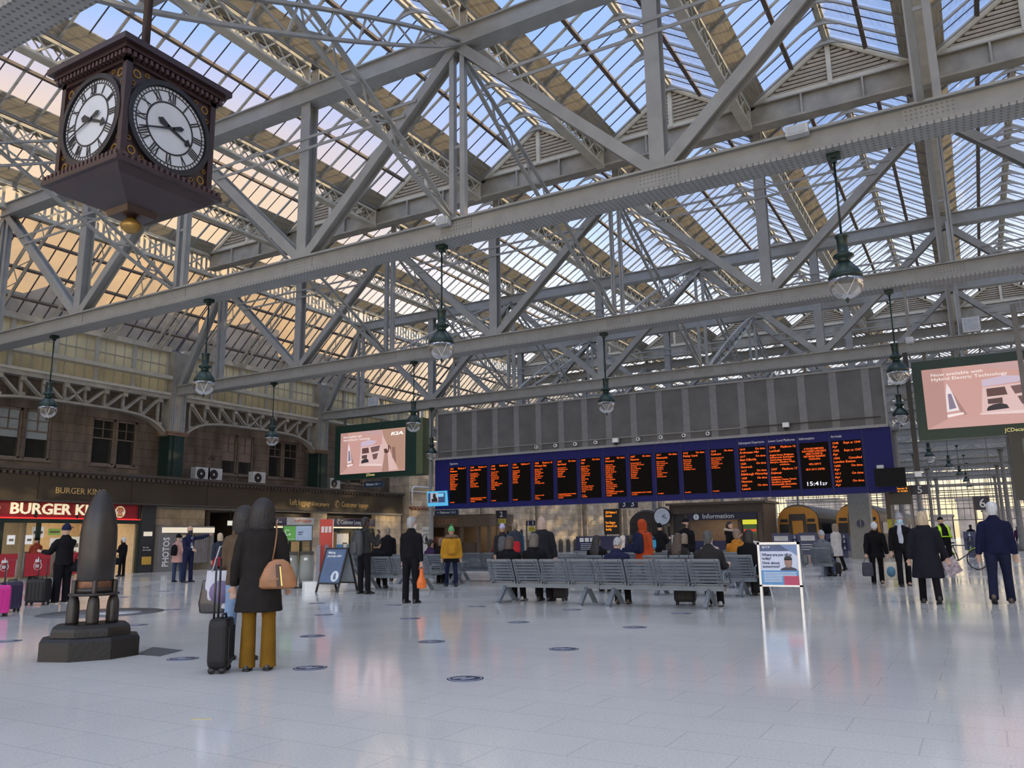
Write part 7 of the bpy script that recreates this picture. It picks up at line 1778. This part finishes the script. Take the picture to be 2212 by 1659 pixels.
# ---- seated figures
def sitter(label, nm, k, hd=0., H=1.72, dx=0, **kw):
    x, y = seat_xy(nm, k)
    kw.setdefault('arms', LAP)
    return person(label, (x+dx, y-.02), hd, H, sit=True, lean=kw.pop('lean', 2), **kw)
sitter('seated person in black with a dark bob on the first seat of the front bench', 'F1', 0, 0, 1.70, top=C_BLACK, bulk=1.3, hood='down', hair=('bob', H_BROWN), shoes=TRAINER, lean=6)
sitter('seated person in black, grey brown hair, second seat of the front bench', 'F1', 1, 0, 1.76, top=C_BLACK, bulk=1.35, hood='down', hair=('bob', hairm('grey_brown', (.10, .085, .075))))
sitter('seated person bowing forward in a navy coat, right half of the front bench', 'F2', 0, .1, 1.66, top=C_NAVY, bulk=1.35, hood='down', hair=('short', H_GREY), lean=16, head=(0, -30), shoes=SHOEB)
sitter('seated person in dark jacket with a phone, right end of the front bench', 'F2', 3, .15, 1.74, top=C_CHAR, bulk=1.25, hair=('short', hairm('dark_grey', (.06, .06, .062))), mask=MASKW, arms=(LAP[0], ((.2, .45, -1), (.1, .9, .1))), shoes=TRAINER)
sitter('seated person in black with long dark hair in the second row', 'R1', 2, 0, 1.70, top=C_BLACK, bulk=1.3, hair=('long', H_BLACK))
sitter('seated person with very long brown hair in the second row', 'R2', 1, 0, 1.72, dx=-.2, top=C_CHAR, bulk=1.15, hair=('long', H_BROWN))
sitter('seated person in black with tied dark hair at the right end of the second row', 'R2', 3, -.1, 1.78, top=C_BLACK, bulk=1.3, hair=('bob', H_BLACK), dx=.15)
sitter('seated person in a navy jacket with short dark hair in the third row', 'S1', 3, 0, 1.70, top=C_NAVY, bulk=1.3, hair=('short', H_BLACK), dx=-.1)
sitter('seated person in a black padded coat with hood down in the third row', 'S2', 0, 0, 1.72, top=C_BLACK, bulk=1.4, hood='down', hair=('bob', H_ASH), dx=.55)
sitter('seated person with long ash blond hair and a cream top in the third row', 'S2', 2, 0, 1.70, top=cloth('cream_top', (.42, .36, .33)), bulk=1.1, hair=('long', hairm('ash_blond', (.36, .34, .28))))
sitter('seated person in an orange hooded sweatshirt with cropped hair', 'S2', 3, 0, 1.84, top=cloth('orange_hoodie', (.40, .165, .025)), bulk=1.25, hood='down', hair=('short', hairm('cropped', (.20, .14, .11))), dx=.1)
sitter('seated person in a white fur trimmed coat with brown hair', 'T2', 3, 0, 1.70, top=cloth('white_puffer', (.45, .44, .43)), bulk=1.25, hair=('bob', H_BROWN), fur=cloth('fur_white', (.55, .53, .50)), dx=.5)
sitter('seated person with short dark hair beside the poster board', 'Q1', 0, 0, 1.78, top=C_GREY, bulk=1.2, hair=('short', H_BLACK), dx=-.8)
sitter('seated person in grey hooded top and woolly hat on the single bench seat', 'Q2', 0, -.25, 1.76, top=cloth('grey_hoodie', (.13, .145, .175)), bulk=1.25, hood='down', legc=cloth('jeans_mid', (.07, .10, .16)), hair=('beanie', cloth('hat_pale_grey', (.30, .31, .34))))
sitter('seated person with auburn grey hair and a black jacket left of the yellow parka', 'L2', 2, 0, 1.70, top=C_BLACK, bulk=1.25, hair=('short', hairm('auburn_grey', (.15, .09, .06))), dx=.0)
sitter('seated person in a dark purple top further left of the yellow parka', 'L2', 1, -.3, 1.66, top=cloth('purple_top', (.04, .02, .06)), bulk=1.2, hair=('short', H_BLACK), dx=.2)
sitter('seated person with blond hair in a beige coat right of the yellow parka', 'L3', 3, 0, 1.76, top=cloth('beige_coat', (.42, .30, .20)), bulk=1.25, hair=('bob', hairm('pale_blond', (.48, .42, .36))), dx=-.1)
sitter('seated person in a pale grey woolly hat with a bobble, facing the beige coat', 'L3', 2, .3, 1.70, top=cloth('burgundy_top', (.12, .02, .03)), bulk=1.2, hair=('pompom', cloth('hat_stone', (.36, .34, .31)), cloth('hat_stone', (.36, .34, .31))), dx=.1)
sitter('seated person with pale blond hair behind the dark bob', 'T1', 2, 0, 1.70, top=C_CHAR, bulk=1.15, hair=('long', hairm('platinum', (.50, .47, .40))), dx=.05)
sitter('seated person in black behind the backpack and the left benches', 'L1', 0, .2, 1.70, top=C_BLACK, bulk=1.2, hair=('short', H_BLACK), lean=14, dx=.1, head=(0, -20))
